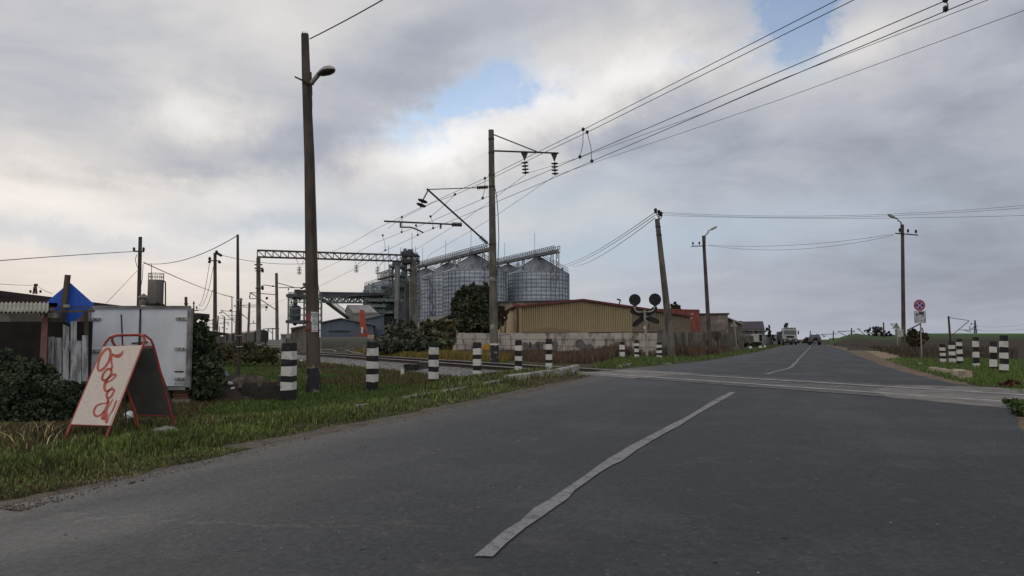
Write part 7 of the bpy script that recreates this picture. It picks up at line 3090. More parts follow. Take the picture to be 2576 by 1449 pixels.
def clump_points(lobes, n, hollow=.45, sub=26):
    """points gathered in small clumps inside ellipsoid lobes; lobes: (x,y,z,rx,ry,rz)"""
    lobes = np.array(lobes, dtype=float)
    w = lobes[:, 3] * lobes[:, 5]
    w /= w.sum()
    nc = max(8, n // sub)
    li = rng.choice(len(lobes), nc, p=w)
    d = rng.normal(0, 1, (nc, 3))
    d /= np.linalg.norm(d, axis=1)[:, None]
    r = (hollow + (1 - hollow) * rng.random(nc) ** .6)[:, None]
    cc = lobes[li, :3] + d * r * lobes[li, 3:]
    ci = rng.integers(0, nc, n)
    sp = lobes[li[ci], 3:].mean(1)[:, None]
    return cc[ci] + rng.normal(0, .12, (n, 3)) * sp, ci


def bush(name, label, cat, lobes, n, size, cols, trunk=None, group=None, zmin=None, branches=0, leafname='foliage', hollow=.45, wood=None):
    """plant thing: foliage + trunk/stems"""
    lobes = [tuple(l) for l in lobes]
    for l in list(lobes):
        for _ in range(5):
            a = random.uniform(-.3, pi + .3)
            k_ = random.uniform(.14, .34)
            lobes.append((l[0] + l[3] * 1.0 * cos(a), l[1], l[2] + l[5] * 1.05 * sin(a), l[3] * k_, l[4] * k_ * 1.5, l[5] * k_ * random.uniform(.8, 1.9)))
    c0 = np.array(lobes)
    bx, by = float(c0[:, 0].mean()), float(c0[:, 1].mean())
    bz = hgt(bx, by) if trunk is None else trunk[0]
    o = thing(name, label, cat, (bx, by, bz), group=group)
    P_, ci = clump_points(lobes, n, hollow)
    if zmin is not None:
        P_[:, 2] = np.maximum(P_[:, 2], zmin + rng.random(n) * .1)
    shade = pal(int(ci.max()) + 1, cols, .25)[ci] * (1 + rng.normal(0, .15, (n, 1)))
    leaf_quads(leafname, P_, np.full(n, size), np.clip(shade, .003, 1), o, (bx, by, bz))
    mb = MB()
    k = branches or 5
    for i in range(k):
        l = lobes[i % len(lobes)]
        tgt = Vector((l[0] + random.uniform(-.5, .5) * l[3], l[1], l[2] + random.uniform(0, .6) * l[5]))
        s0 = Vector((bx + random.uniform(-.1, .1) * (l[3] if trunk is None else .2), by, bz - .1))
        mid = s0.lerp(tgt, .5) + Vector((random.uniform(-.1, .1), 0, .1)) * l[3]
        rr_ = (.02 if trunk is None else trunk[1])
        mb.tube([s0, mid, tgt], [rr_, rr_ * .6, rr_ * .2], 6)
    mb.build('trunk' if trunk else 'stems', wood or BARK, o)
    return o


def lobe(u, v, Y, ru, rv, ry=None):
    c = at(u, v, Y)
    a, b = ru / F * Y, rv / F * Y
    return (c.x, c.y, c.z, a, ry if ry is not None else a * .8, b)


DG = [(.030, .046, .026), (.042, .060, .032), (.022, .034, .02), (.055, .070, .04)]
DG2 = [(.028, .045, .022), (.038, .055, .028), (.022, .034, .02), (.05, .065, .035)]
# shrub at the far left
bush('shrub', 'dense dark green shrub filling the lower left, in front of the dark shed', 'shrub',
     [lobe(30, 970, 10.3, 90, 62), lobe(-30, 925, 10.3, 60, 40), lobe(110, 1010, 10.0, 70, 50), lobe(60, 1040, 9.8, 110, 35), lobe(170, 1030, 10.2, 55, 42), lobe(200, 990, 10.6, 30, 30), lobe(10, 1000, 9.6, 90, 60), lobe(150, 985, 11, 60, 22)],
     34000, .032, DG, zmin=-.15)
bush('shrub', 'tall dark shrub growing right of the white box body', 'shrub',
     [lobe(505, 900, 14.6, 32, 80), lobe(520, 950, 14.4, 36, 55), lobe(498, 850, 15, 22, 40), lobe(530, 905, 15, 22, 45), lobe(495, 980, 14.2, 26, 30)],
     14000, .045, [(.035, .052, .028), (.052, .07, .036), (.026, .038, .02), (.07, .085, .045)], zmin=-.3)
bush('shrub', 'low olive bushes at the foot of the yard wall', 'shrub',
     [lobe(600, 880, 40, 60, 12, 1.5), lobe(560, 890, 36, 45, 16, 1.2), lobe(660, 884, 44, 30, 7, 1), lobe(640, 895, 34, 60, 8, 1.5)], 7000, .10, [(.045, .050, .02), (.06, .06, .025), (.075, .06, .03), (.03, .035, .016)], zmin=-.2)
bush('climbing_plant', 'small leafy plant drooping over the roof edge of the white box body', 'plant',
     [lobe(385, 767, 19, 16, 4), lobe(403, 769, 19, 8, 3)], 500, .05, DG2)
# dark tree in front of the silos
bush('tree', 'big dark bushy tree in front of the silos, left of the railway mast', 'tree',
     [lobe(1190, 790, 75, 46, 44), lobe(1170, 765, 75, 28, 32), lobe(1205, 745, 75, 26, 26), lobe(1222, 735, 76, 14, 20), lobe(1160, 810, 74, 26, 26), lobe(1210, 815, 74, 44, 22), lobe(1185, 735, 75, 14, 18), lobe(1245, 790, 77, 22, 26), lobe(1150, 830, 74, 18, 12)],
     34000, .19, [(.034, .044, .024), (.052, .062, .034), (.068, .074, .042), (.026, .032, .02)], trunk=(0, .3), branches=9, hollow=.35)
# silvery yellow shrub
bush('shrub', 'pale yellow green silvery shrub against the beige building', 'shrub',
     [lobe(1085, 850, 54, 34, 30), lobe(1110, 835, 54, 26, 26), lobe(1075, 832, 54, 18, 20), lobe(1130, 845, 53, 16, 30), lobe(1105, 868, 52, 36, 14), lobe(1140, 830, 54, 10, 20)],
     12000, .17, [(.13, .135, .075), (.06, .055, .028), (.045, .04, .02), (.075, .065, .03), (.20, .20, .13)], zmin=0, hollow=.3)
bush('shrub', 'grey green thicket at the foot of the elevator towers', 'shrub',
     [lobe(980, 862, 50, 44, 18), lobe(1020, 850, 52, 38, 28), lobe(1050, 865, 50, 34, 18), lobe(960, 872, 48, 30, 10), lobe(1010, 872, 47, 60, 11), lobe(1000, 830, 56, 26, 16)],
     13000, .18, [(.050, .058, .044), (.065, .072, .052), (.042, .045, .034), (.08, .076, .055)], zmin=0, hollow=.3)
bush('shrub', 'dry brownish twigs hanging over the grey annex wall right of the mast', 'shrub',
     [lobe(1262, 800, 66, 12, 16), lobe(1270, 790, 66, 8, 8)], 1500, .13, [(.07, .05, .04), (.05, .04, .035)], trunk=(0, .04), branches=8, hollow=.1)
bush('tree', 'treetop peeping over the red container behind the leaning pole', 'tree', [lobe(1698, 773, 125, 9, 9), lobe(1706, 778, 125, 8, 7)], 1400, .3, [(.04, .045, .03), (.06, .06, .045)], trunk=(0, .2))
bush('tree', 'dark conifer beside the right gable of the purple roofed house', 'tree', [lobe(1932, 835, 140, 5, 16), lobe(1938, 848, 140, 7, 9), lobe(1948, 853, 140, 8, 4)], 900, .22, [(.03, .035, .035), (.04, .045, .04)], trunk=(0, .15))
bush('shrub', 'low dark shrubs under the pale yard wall by the kiosk', 'shrub', [lobe(1890, 868, 105, 22, 5), lobe(1880, 872, 95, 16, 6)], 1800, .22, DG2)
# bare round tree on the right and neighbours
bush('tree', 'round half bare tree on the skyline at the right', 'tree', [lobe(2193, 836, 260, 14, 11), lobe(2212, 836, 260, 14, 13), lobe(2202, 828, 260, 16, 7)], 1150, .42, [(.05, .045, .055), (.07, .06, .07)], trunk=(2.5, .3), branches=12, hollow=.75)
bush('tree', 'small round dark tree just right of the half bare one', 'tree', [lobe(2235, 843, 262, 8, 6)], 700, .4, [(.045, .04, .05)], trunk=(3, .2), hollow=.5)
bush('shrub', 'reddish green shrub between the lamp pole and the truck sign', 'shrub',
     [lobe(2297, 848, 58, 14, 16), lobe(2288, 858, 58, 12, 10), lobe(2322, 852, 58, 12, 10), lobe(2306, 862, 58, 22, 9), lobe(2293, 838, 58, 6, 9), lobe(2318, 842, 58, 5, 9)],
     4200, .14, [(.075, .05, .035), (.05, .055, .025), (.09, .06, .04), (.035, .04, .02)], hollow=.15)
bush('shrub', 'dark bare scrub behind the off road car', 'shrub', [lobe(2028, 857, 170, 8, 6), lobe(2050, 853, 175, 8, 6), lobe(2040, 858, 170, 12, 5), lobe(2018, 862, 160, 10, 3)], 1500, .35, [(.05, .045, .045), (.035, .03, .03)], hollow=.3)
bush('shrub', 'small red brown plant in the grass at the right edge', 'shrub', [lobe(2528, 967, 14.6, 13, 3.5, .2), lobe(2546, 962, 14.6, 11, 4, .2)], 420, .035, [(.10, .02, .015), (.06, .02, .015)])
bush('shrub', 'dark green weeds at the bottom right road edge', 'shrub', [lobe(2575, 1028, 9.6, 16, 12, .3), lobe(2590, 1048, 9.2, 20, 14, .3), lobe(2556, 1014, 10.3, 16, 5, .3)], 2200, .03, [(.05, .085, .025), (.07, .10, .03), (.04, .06, .02)], zmin=.0)


# ---- blades: one numpy generator for grass and weeds
def blades(name, label, cat, X, Y, Z, H, Wd, cols, lean=.5, kind='stuff', parent=None):
    n = len(X)
    a = rng.uniform(0, 2 * np.pi, n)
    b = rng.uniform(0, 2 * np.pi, n)
    # blade width direction mostly across the view so that it keeps its body
    wx, wy = np.cos(a) * Wd * .5, np.sin(a) * Wd * .5
    lx, ly = np.cos(b) * H * lean * rng.uniform(.2, 1, n), np.sin(b) * H * lean * rng.uniform(.2, 1, n)
    p0 = np.stack([X - wx, Y - wy, Z - .02], -1)
    p1 = np.stack([X + wx, Y + wy, Z - .02], -1)
    p2 = np.stack([X + wx * .7 + lx * .35, Y + wy * .7 + ly * .35, Z + H * .6], -1)
    p3 = np.stack([X - wx * .7 + lx * .35, Y - wy * .7 + ly * .35, Z + H * .6], -1)
    p4 = np.stack([X + lx, Y + ly, Z + H], -1)
    V = np.stack([p0, p1, p2, p3, p4], 1).reshape(-1, 3)
    i0 = np.arange(n) * 5
    loops = np.stack([i0, i0 + 1, i0 + 2, i0 + 3, i0 + 3, i0 + 2, i0 + 4], -1).reshape(-1)
    tot = np.tile([4, 3], n)
    o = np_mesh(name, V, loops, tot, GRASSM, np.repeat(cols, 5, 0), parent)
    if kind:
        o['kind'] = kind
    return tag(o, label, cat)


def inside(px, py, poly):
    r = np.zeros(len(px), dtype=bool)
    j = len(poly) - 1
    for i in range(len(poly)):
        xi, yi, xj, yj = poly[i].x, poly[i].y, poly[j].x, poly[j].y
        c = ((yi > py) != (yj > py)) & (px < (xj - xi) * (py - yi) / (yj - yi + 1e-12) + xi)
        r ^= c
        j = i
    return r


def vnoise(x, y, s, seed):
    """cheap smooth value noise"""
    r = np.random.default_rng(seed)
    T_ = r.random((64, 64))
    x, y = x / s, y / s
    xi, yi = np.floor(x).astype(int), np.floor(y).astype(int)
    fx, fy = x - xi, y - yi
    fx, fy = fx * fx * (3 - 2 * fx), fy * fy * (3 - 2 * fy)
    g = lambda a, b: T_[a % 64, b % 64]
    return (g(xi, yi) * (1 - fx) + g(xi + 1, yi) * fx) * (1 - fy) + (g(xi, yi + 1) * (1 - fx) + g(xi + 1, yi + 1) * fx) * fy


road_poly = [Vector((p.x, p.y, 0)) for p in Lp] + [Vector((p.x, p.y, 0)) for p in Rp[::-1]]


def scatter(n, ymin, ymax, xmin, xmax, power=1.0):
    """more samples near the camera, as they are seen larger"""
    q = rng.random(n)
    Y = 1 / (1 / ymin ** power + q * (1 / ymax ** power - 1 / ymin ** power)) ** (1 / power)
    X = xmin * Y - 1.5 + rng.random(n) * ((xmax - xmin) * Y + 3)
    return X, Y


HG_ = np.vectorize(hgt)
EV = lambda X, Y: -.941 * (X + 2.2) + .339 * (Y - 6.96)
SV = lambda X, Y: (X - TC.x) * TN.x + (Y - TC.y) * TN.y
GREEN = [(.12, .175, .038), (.155, .21, .05), (.085, .125, .032), (.20, .225, .08), (.055, .08, .026)]
DRYG = [(.12, .10, .05), (.09, .07, .035), (.16, .13, .07), (.07, .055, .03)]
# left verge grass
X, Y = scatter(470000, 3.3, 30, -.84, .14, 1.25)
e, s = EV(X, Y), SV(X, Y)
dn = vnoise(X, Y, .7, 1) * .5 + vnoise(X, Y, .22, 2) * .5
dd_ = vnoise(X, Y, 1.7, 3)
ok = (e > .02 + .30 * dn - .34 * (Y < 6.5)) & (e < 9) & (s < -1.5) & ~inside(X, Y, road_poly)
green = np.clip(1.05 - np.abs(e - 1.2) / 1.9, 0, 1) * .85 + .7 * (dd_ - .45) + .25 * np.exp(-((e - 4.2) / 1.3) ** 2) * (Y > 11)
green -= .35 * ((e > 1.4) & (e < 3.2) & (Y < 9.5)) * (dd_ > .35)
ok &= rng.random(len(X)) < np.clip(dn * 1.7 - .35, .05, 1) * np.where(e > 3, .55, 1.0)
X, Y, e, s, green, dn = X[ok], Y[ok], e[ok], s[ok], green[ok], dn[ok]
isg = rng.random(len(X)) < green
cols = np.where(isg[:, None], pal(len(X), GREEN, .22), pal(len(X), DRYG, .25)) * np.where(vnoise(X, Y, .45, 9) > .5, 1.0, .72)[:, None]
H = np.where(isg, .03 + .085 * dn ** 1.6, .025 + .06 * dn) * rng.uniform(.5, 1.35, len(X)) * np.where(e > 3.2, .6, 1.0) * np.where((Y > 16) & (e < 2.6), 1.25, 1.0)
H *= np.clip((e - .05) / .6, .35, 1)
W_ = .006 + .0011 * Y
print('verge blades', len(X))
blades('grass', 'green grass of the left verge between the road edge and the railway', 'grass', X, Y, HG_(X, Y), H, W_, cols, .55)

# grass in the hollow towards the railway and yard
X, Y = scatter(120000, 10, 75, -.62, .06, 1.3)
e, s = EV(X, Y), SV(X, Y)
ok = (e > 2.4) & (s < -2.5)
X, Y = X[ok], Y[ok]
q = vnoise(X, Y, 3.5, 5)
g_ = (q > .42)
red = (vnoise(X, Y, 4.0, 8) > .76) & (Y > 18)
cols = np.where(red[:, None], pal(len(X), [(.09, .055, .032), (.075, .048, .03)], .2), np.where(g_[:, None], pal(len(X), [(.065, .11, .026), (.085, .13, .03), (.06, .08, .026)], .2), pal(len(X), [(.085, .08, .03), (.10, .085, .035), (.06, .055, .025)], .2)))
H = np.where(red, .16, .07) * rng.uniform(.5, 1.4, len(X))
blades('grass', 'rough olive and green grass in the hollow beside the railway', 'grass', X, Y, HG_(X, Y), H, .008 + .0013 * Y, cols, .6)

# yellow weeds beyond the rails, red brown weeds in front of the wall
def band(n, poly_px, cols, h0, h1, w, name, label, lean=.35, clumpy=.5, seed=4, hfun=None):
    P_ = [g0(*p) for p in poly_px]
    xs, ys = [p.x for p in P_], [p.y for p in P_]
    X = rng.uniform(min(xs), max(xs), n)
    Y = 1 / rng.uniform(1 / max(ys), 1 / min(ys), n)
    ok = inside(X, Y, P_)
    nn = vnoise(X, Y, 1.1, seed)
    ok &= rng.random(n) < (1 - clumpy) + clumpy * nn * 2
    X, Y, nn = X[ok], Y[ok], nn[ok]
    H = (h0 + (h1 - h0) * nn) * rng.uniform(.55, 1.25, len(X))
    if hfun is not None:
        H = H * hfun(X, Y)
    return blades(name, label, 'weeds', X, Y, HG_(X, Y), H, w + .0009 * Y, pal(len(X), cols, .22), lean)


RB = [(.10, .066, .048), (.075, .048, .038), (.13, .09, .065), (.055, .038, .03), (.11, .062, .042), (.09, .08, .045)]
band(52000, [(900, 884), (1090, 887), (1250, 893), (1290, 905), (1240, 909), (1080, 897), (900, 889)], [(.17, .13, .03), (.13, .11, .03), (.20, .15, .04), (.10, .085, .03)], .12, .32, .006, 'weeds', 'yellow weeds just beyond the rails in front of the pale shrub')
U_ = lambda X, Y: 1288 + F * X / Y
band(62000, [(1150, 886), (1300, 884), (1500, 887), (1660, 889), (1760, 889), (1830, 883), (1850, 887), (1770, 897), (1690, 897), (1660, 894), (1560, 894), (1530, 906), (1480, 915), (1380, 912), (1290, 905), (1160, 893)], RB, .12, .85, .005, 'weeds',
     'tall red brown dry weeds in front of the graffiti wall and panel fence', .3, .85, 6, lambda X, Y: np.interp(U_(X, Y), [1150, 1300, 1420, 1500, 1560, 1620, 1800, 1850], [.35, .4, .42, .75, 1.1, 1.05, .85, .5]))
# far verge beyond the crossing
band(60000, [(1490, 925), (1530, 910), (1560, 898), (1640, 898), (1760, 899), (1900, 878), (1962, 869), (1972, 870), (1900, 885), (1780, 905), (1650, 918), (1545, 926)], [(.065, .12, .026), (.085, .15, .034), (.055, .08, .026), (.10, .11, .04)], .07, .20, .006, 'grass',
     'green grass of the far verge below the crossing signal', .55, .5, 7)['category'] = 'grass'
# right verge
band(90000, [(2225, 905), (2260, 900), (2400, 903), (2700, 905), (2760, 1010), (2600, 1000), (2500, 972), (2400, 958), (2300, 930)], [(.075, .14, .03), (.10, .17, .036), (.06, .10, .026), (.12, .13, .045)], .03, .11, .005, 'grass',
     'green grass of the right verge around the bollards', .55, .45, 12)['category'] = 'grass'
band(30000, [(2090, 870), (2180, 875), (2240, 893), (2270, 903), (2560, 903), (2560, 880), (2300, 868), (2120, 862)], [(.06, .038, .03), (.075, .045, .035), (.045, .035, .025), (.05, .05, .025)], .15, .45, .01, 'weeds',
     'dark brown weeds between the sandy shoulder and the field', .35, .6, 13)
# dry maize leaves in the lower left
n = 90
c = [g0(random.uniform(-60, 130), random.uniform(1085, 1118)) for _ in range(n)]
X, Y = np.array([p.x for p in c]), np.array([p.y for p in c])
blades('dry_leaves', 'pale dry maize leaves lying below the dark shrub at lower left', 'dry leaves', X, Y, np.zeros(n), rng.uniform(.05, .16, n), np.full(n, .014), pal(n, [(.30, .25, .12), (.22, .18, .09), (.36, .30, .16)], .2), 1.6)
# fallen twigs, gravel and dry leaves on the road edge
n = 3600
q = rng.random(n)
Lq = [(p.x, p.y) for p in Lp[2:]]
LL = np.array(Lq)
seg = np.concatenate([[0], np.cumsum(np.hypot(*np.diff(LL, axis=0).T))])
d_ = seg[-1] * q ** 2.6
ex = np.interp(d_, seg, LL[:, 0])
ey = np.interp(d_, seg, LL[:, 1])
off = np.abs(rng.normal(0, .14, n)) - .16
cx, cy = ex - .94 * off, ey + .34 * off
sz = rng.uniform(.003, .009, n) * (1 + (rng.random(n) < .04) * 1.2)
V = octv[None] * rng.uniform(.5, 1.3, (n, 6, 1)) * sz[:, None, None]
V = np.stack([V[..., 0] + cx[:, None], V[..., 1] + cy[:, None], V[..., 2] * .6 + .014], -1).reshape(-1, 3)
Fi = (octf[None] + (np.arange(n) * 6)[:, None, None]).reshape(-1)
o = np_mesh('gravel', V, Fi, np.full(n * 8, 3), STN, np.repeat(pal(n, [(.10, .08, .06), (.16, .14, .12), (.07, .05, .035)], .2), 6, 0))
tag(o, 'loose grit and dry crumbs along the edge of the asphalt', 'gravel', kind='stuff')
n = 260
cx, cy = rng.uniform(-3, 4.5, n), rng.uniform(3.0, 10, n)
okr = inside(cx, cy, road_poly)
cx, cy = cx[okr], cy[okr]
n = len(cx)
V = octv[None] * rng.uniform(.5, 1.4, (n, 6, 1)) * rng.uniform(.003, .009, n)[:, None, None]
V = np.stack([V[..., 0] * 1.5 + cx[:, None], V[..., 1] + cy[:, None], V[..., 2] * .6 + .012], -1).reshape(-1, 3)
Fi = (octf[None] + (np.arange(n) * 6)[:, None, None]).reshape(-1)
o = np_mesh('gravel', V, Fi, np.full(n * 8, 3), STN, np.repeat(pal(n, [(.22, .21, .19), (.06, .06, .06), (.15, .14, .13)], .2), 6, 0))
tag(o, 'scattered pale chippings lying on the asphalt', 'gravel', kind='stuff')

# ------------------------------------------------------------------ vehicles
def local_thing(name, label, cat, loc, rz):
    return thing(name, label, cat, loc, rz)


def wheel(parent, x, y, r, w=.3):
    mb = MB()
    mb.lathe((x - w / 2, y, r), [(.05, 0), (r * .95, 0), (r, .04), (r, w - .04), (r * .95, w), (.05, w)], 20, axis=(1, 0, 0))
    wo_ = mb.build('wheel', RUBBER, parent, local=True)
    mb = MB()
    mb.lathe((x - w / 2 - .01, y, r), [(.02, 0), (r * .55, 0), (r * .5, .03), (r * .2, .05), (r * .2, w + .02), (.02, w + .02)], 14, axis=(1, 0, 0))
    mb.build('rim', DUSTY, wo_, local=True)


p = g0(1988, 867.5)
HD = math.atan2(-.385, -.923) + pi / 2      # front of the truck looks back along the road
TRK = thing('truck', 'oncoming truck with a white cab, black bumper and a folded crane behind the cab', 'truck', (p.x, p.y, .012), -.22)
cw = 2.5
mb = MB()
# cab profile in (y,z), front at y=0, rear y=2.0
prof = [(0.0, .95), (0.0, 1.75), (.12, 2.55), (.35, 2.95), (2.0, 2.95), (2.0, .95)]
for sgn in (1,):
    mb.prism([Vector((-cw / 2 + .1, y, z)) for (y, z) in prof][::-1], (cw - .2, 0, 0))
mb.build('cab', TRUCKW, TRK, local=True)
mb = MB()
mb.hexa([Vector(q) for q in ((-1.05, -.02, 1.82), (1.05, -.02, 1.82), (1.05, .06, 1.82), (-1.05, .06, 1.82), (-.98, .10, 2.58), (.98, .10, 2.58), (.98, .18, 2.58), (-.98, .18, 2.58))])
mb.build('windscreen', GLASS_DK, TRK, local=True)
mb = MB()
mb.box((0, -.02, 1.42), (1.25, .08, .34))
mb.build('grille', BLACK, TRK, local=True)
mb = MB()
mb.box((0, -.06, .72), (2.5, .35, .62))
mb.box((0, .5, .45), (2.2, .6, .3))
bp_ = mb.build('bumper', mat('dark_bumper', (.03, .03, .038), .6), TRK, local=True)
mb = MB()
mb.box((0, -.25, .90), (.52, .03, .12))
mb.build('number_plate', SIGNWHITE, bp_, local=True)
for sx in (-1, 1):
    mb = MB()
    mb.lathe((sx * .95, -.25, .72), [(.01, 0), (.13, 0), (.14, .04), (.01, .04)], 12, axis=(0, -1, 0))
    mb.build('headlight', SIGNWHITE, TRK, local=True)
    mb = MB()
    mb.box((sx * 1.42, .05, 2.15), (.20, .14, .62))
    mb.bar((sx * 1.15, .1, 2.4), (sx * 1.42, .05, 2.42), .05)
    mb.build('side_mirror', BLACK, TRK, local=True)
mb = MB()
mb.box((0, .25, 2.98), (2.0, .3, .10))
for x in (-.7, -.25, .25, .7):
    mb.box((x, .12, 3.06), (.16, .10, .08))
mb.build('roof_lamp_bar', TRUCKW, TRK, local=True)
mb = MB()
mb.box((-.35, 2.4, 2.6), (.55, .5, 2.2))
mb.bar((-.35, 2.4, 3.3), (-.7, 2.4, 3.25), .28)
mb.tube([(-.30, 2.4, 3.2), (-.1, 2.35, 3.75), (-.32, 2.3, 3.85), (-.45, 2.35, 3.3)], .16, 8)
mb.box((-.18, 2.3, 3.68), (.45, .4, .5))
mb.build('folded_crane', BLACK, TRK, local=True)
mb = MB()
mb.box((0, 5.6, 1.75), (2.45, 5.6, 1.25))
mb.build('cargo_body', mat('cargo_green_grey', (.07, .08, .085), .8), TRK, local=True)
mb = MB()
mb.box((0, 4.4, .8), (.9, 8, .3))
mb.build('chassis', STEEL_DK, TRK, local=True)
for (x, y) in ((-1.05, .95), (1.05, .95), (-1.05, 5.9), (1.05, 5.9), (-1.05, 7.2), (1.05, 7.2)):
    wheel(TRK, x, y, .5)

p = g0(2052, 867.8)
CAR = thing('off_road_car', 'dusty grey off road car driving away with a spare wheel on its back door', 'car', (p.x, p.y, .012), -.30)
mb = MB()
prof = [(0, .45), (0, 1.05), (.06, 1.12), (4.2, 1.05), (4.25, .45)]
mb.prism([Vector((-.92, y, z)) for (y, z) in prof][::-1], (1.84, 0, 0))
mb.hexa([Vector(q) for q in ((-.90, .05, 1.10), (.90, .05, 1.10), (.90, 3.0, 1.10), (-.90, 3.0, 1.10), (-.72, .28, 1.78), (.72, .28, 1.78), (.72, 2.4, 1.78), (-.72, 2.4, 1.78))])
mb.build('body', DUSTY, CAR, local=True)
mb = MB()
mb.hexa([Vector(q) for q in ((-.74, .04, 1.17), (.74, .04, 1.17), (.74, .07, 1.17), (-.74, .07, 1.17), (-.62, .20, 1.62), (.62, .20, 1.62), (.62, .24, 1.62), (-.62, .24, 1.62))])
mb.build('rear_window', GLASS_DK, CAR, local=True)
mb = MB()
mb.lathe((.05, -.02, .95), [(.01, 0), (.36, 0), (.38, .05), (.38, .18), (.30, .22), (.01, .22)], 20, axis=(0, -1, 0))
mb.build('spare_wheel', RUBBER, CAR, local=True)
mb = MB()
mb.box((0, -.08, .50), (1.8, .2, .2))
mb.build('bumper', BLACK, CAR, local=True)
mb = MB()
mb.box((0, -.20, .56), (.5, .03, .11))
mb.build('number_plate', SIGNWHITE, CAR, local=True)
for sx in (-1, 1):
    mb = MB()
    mb.box((sx * .84, -.02, .95), (.12, .06, .26))
    mb.build('tail_lamp', RED, CAR, local=True)
    mb = MB()
    mb.box((sx * 1.05, 2.6, 1.22), (.2, .12, .18))
    mb.build('side_mirror', BLACK, CAR, local=True)
    mb = MB()
    mb.bar((sx * .62, .4, 1.82), (sx * .62, 2.3, 1.82), .05)
    mb.build('roof_rail', BLACK, CAR, local=True)
for (x, y) in ((-.8, .7), (.8, .7), (-.8, 3.4), (.8, 3.4)):
    wheel(CAR, x, y, .40, .24)

# ------------------------------------------------------------------ signs on the right
b = G(2319, 901)
YS_ = b.y
NS_ = thing('traffic_sign', 'round blue and red no stopping sign above a white plate with a truck pictogram', 'traffic sign', b)
zn = zc(3440, 1100, 4.0253)
NP = lambda x, y, dy=0.0: at(*zn(x, y), YS_ + dy)
mb = MB()
mb.tube([NP(768, 1290, .04), NP(727, 350, .04)], .036, 8)
mb.build('post', mat('sign_post_grey', (.20, .20, .19), .6), NS_)
c = NP(727, 411)
R_ = 91 / 4.0253 * .63889 / F * YS_


def disc(mb, c, r0, r1, yoff, n=40):
    V = []
    for i in range(n):
        a = 2 * pi * i / n
        for r in (r0, r1):
            V.append(c + Vector((r * cos(a), yoff, r * sin(a))))
    mb.add(V, [(2 * i, 2 * i + 1, 2 * ((i + 1) % n) + 1, 2 * ((i + 1) % n)) for i in range(n)])


mb = MB()
mb.lathe(c + Vector((0, .02, 0)), [(.01, 0), (R_, 0), (R_, .02), (.01, .02)], 40, axis=(0, -1, 0), smooth=False)
dk = mb.build('round_plate', SIGNPINK, NS_)
mb = MB()
disc(mb, c, R_ * .74, R_ * .96, -.004)
mb.build('red_ring', SIGNRED, dk)
for k in range(4):
    a0 = k * pi / 2 + (0 if False else 0)
    mb = MB()
    # a petal between the two bars of the saltire
    V = []
    r_ = R_ * .62
    for i in range(9):
        a = a0 - pi / 4 + .24 + (pi / 2 - .48) * i / 8
        V.append(c + Vector((r_ * 1.08 * cos(a), -.006, r_ * .98 * sin(a))))
    V.append(c + Vector((R_ * .14 * cos(a0), -.006, R_ * .14 * sin(a0))))
    mb.add(V, [tuple(range(len(V)))])
    mb.build('blue_petal', SIGNBLUE, dk)
mb = MB()
q_ = [NP(x, y) for (x, y) in ((651, 697), (830, 690), (820, 503), (640, 507))]
mb.prism(q_, (0, .02, 0))
pl_ = mb.build('info_plate', SIGNWHITE, NS_)
mb = MB()
for (x0, y0, x1, y1) in ((651, 697, 830, 690), (830, 690, 820, 503), (820, 503, 640, 507), (640, 507, 651, 697), (646, 605, 826, 600)):
    mb.bar(NP(x0, y0, -.006), NP(x1, y1, -.006), .010, .006, up=(0, 1, 0))
mb.build('plate_border', INK, pl_)
mb = MB()


def flat(pts, dy=-.008):
    V = [NP(x, y, dy) for (x, y) in pts]
    mb.add(V, [tuple(range(len(V)))])


flat([(718, 553), (797, 551), (795, 517), (717, 518)])
flat([(667, 572), (667, 552), (680, 535), (710, 533), (711, 540), (684, 543), (676, 556), (708, 556), (708, 572)])
flat([(705, 566), (798, 562), (798, 556), (705, 560)])
for x in (684, 772, 788):
    cc_ = NP(x, 572, -.009)
    mb.add([cc_ + Vector((.028 * cos(a), 0, .028 * sin(a))) for a in np.linspace(0, 2 * pi, 11)[:-1]], [tuple(range(10))])
mb.build('truck_pictogram', INK, pl_)
for x in (672, 806):
    mb = MB()
    flat([(x - 5, 678), (x + 4, 678), (x + 4, 640), (x + 9, 640), (x, 620), (x - 10, 640), (x - 5, 640)])
    mb.build('arrow', INK, pl_)
mb = MB()
put_text(mb, '3', .17, NP(708, 666, -.009), (1, 0, 0), (0, 0, 1))
put_text(mb, 'км', .11, NP(756, 662, -.009), (1, 0, 0), (0, 0, 1))
mb.build('plate_text', INK, pl_)

# triangular sign seen from behind
YB = 85
TS = thing('traffic_sign', 'back of a pale triangular sign with a narrow plate, left of the right lamp pole', 'traffic sign', Vector((at(2257, 0, YB).x, YB, 0)))
T2 = lambda x, y, dy=0.0: at(*zn(x, y), YB + dy)
mb = MB()
mb.prism([T2(290, 780), T2(427, 783), T2(362, 682)], (0, .03, 0))
mb.build('triangle_plate', SIGNBACK, TS)
mb = MB()
mb.prism([T2(348, 903), T2(405, 900), T2(400, 785), T2(335, 790)], (0, .03, 0))
mb.build('lower_plate', SIGNBACK, TS)
mb = MB()
p_ = T2(385, 1075, -.04)
mb.tube([Vector((p_.x, p_.y, -.1)), T2(365, 700, -.04)], .05, 6)
mb.build('post', SIGNBACK, TS)

# ------------------------------------------------------------------ catenary masts along the right horizon
zr_ = zc(3000, 1100, 2.415)


def right_mast(label, ub, vb, ut, vt, w, Y, segs, ins=()):
    yard_mast(label, ub, vb, ut, vt, w, Y, group='catenary masts on the right horizon', arms=[segs], extras=ins, m=RUST)


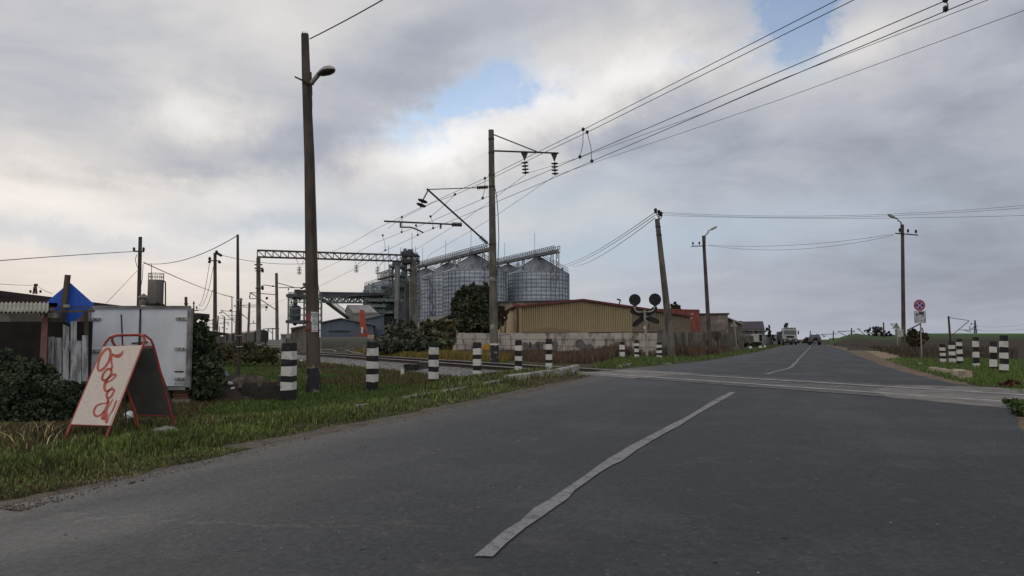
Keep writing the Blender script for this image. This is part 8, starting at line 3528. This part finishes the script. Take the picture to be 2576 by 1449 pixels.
right_mast('nearest brown mast on the right horizon, with a full bracket beside the distant pylon', 2392, 880, 2386, 795, 5.2, 110,
           [[zn(1190, 605), zn(1345, 628)], [zn(1345, 628), zn(1510, 652)], [zn(1215, 905), zn(1510, 660)], [zn(1345, 800), zn(1535, 805), zn(1625, 730)], [zn(1525, 805), zn(1525, 738)], [zn(1450, 812), zn(1555, 838)]],
           [(*zn(1550, 705), 2.2)])
right_mast('brown mast behind the pale triangular sign', 2224, 858, 2222.5, 811, 3.6, 190, [[zn(260, 705), zn(340, 706)], [zn(265, 705), zn(320, 740)]], ())
right_mast('brown mast left of the round half bare tree', 2142, 858, 2142, 825, 3.2, 240, [[zr_(905, 470), zr_(940, 472)], [zr_(805, 540), zr_(885, 490)], [zr_(910, 470), zr_(985, 530)], [zr_(720, 495), zr_(885, 490)]])
right_mast('brown mast on the crest of the grassy hump', 2096, 858, 2096.5, 832, 2.8, 280, [[zr_(725, 500), zr_(810, 540)], [zr_(725, 495), zr_(800, 495)], [zr_(560, 525), zr_(715, 518)]])
right_mast('small brown mast right of the off road car', 2054, 860, 2055, 839, 2.2, 330, [[zr_(565, 525), zr_(600, 545)], [zr_(580, 548), zr_(607, 535)]])
right_mast('short brown post behind the roof of the off road car', 2038, 862, 2038.5, 832, 2.6, 250, [])
bP = thing('bracket_arm', 'thin catenary bracket reaching up to the truck sign from behind the shrub', 'bracket', at(2300, 850, 110))
mb = MB()
mb.bar(at(*zn(530, 810), 110), at(*zn(725, 710), 110), .16)
mb.bar(at(*zn(765, 765), 110), at(*zn(795, 870), 110), .12)
mb.bar(at(*zn(795, 870), 110), at(*zn(890, 872), 110), .12)
mb.build('bracket_bars', STEEL_DK, bP)

YPY = 700
PY = thing('pylon', 'distant steel lattice pylon on the skyline above the right bollards', 'pylon', (at(2453, 0, YPY).x, YPY, 3))
mb = MB()
X_ = lambda x, y: at(*zn(x, y), YPY)
for (a, c_) in (((1590, 915), (1600, 650)), ((1645, 915), (1610, 650)), ((1607, 915), (1605, 645)), ((1630, 915), (1607, 645))):
    mb.bar(X_(*a), X_(*c_), .45)
for y in (720, 760, 800, 840, 880):
    w_ = 10 + (y - 650) * .075
    mb.bar(X_(1606 - w_, y), X_(1608 + w_, y), .3)
    mb.bar(X_(1606 - w_, y), X_(1608 + w_, y + 38), .25)
for (x0, x1, y) in ((1560, 1690, 803), (1565, 1685, 868), (1610, 1660, 740)):
    mb.bar(X_(x0, y), X_(x1, y), .4)
mb.build('lattice_frame', STEELB, PY)
for (y0, y1, lab) in ((742, 700, 'uppermost hair thin far wire'), (803, 775, 'middle hair thin far wire'), (868, 850, 'lowest hair thin far wire')):
    sag_wire(X_(1650, y0), at(*zn(2500, y1), 500), 1.5, lab + ' from the pylon to the right edge', .08, group='hair thin wires of the far pylon')
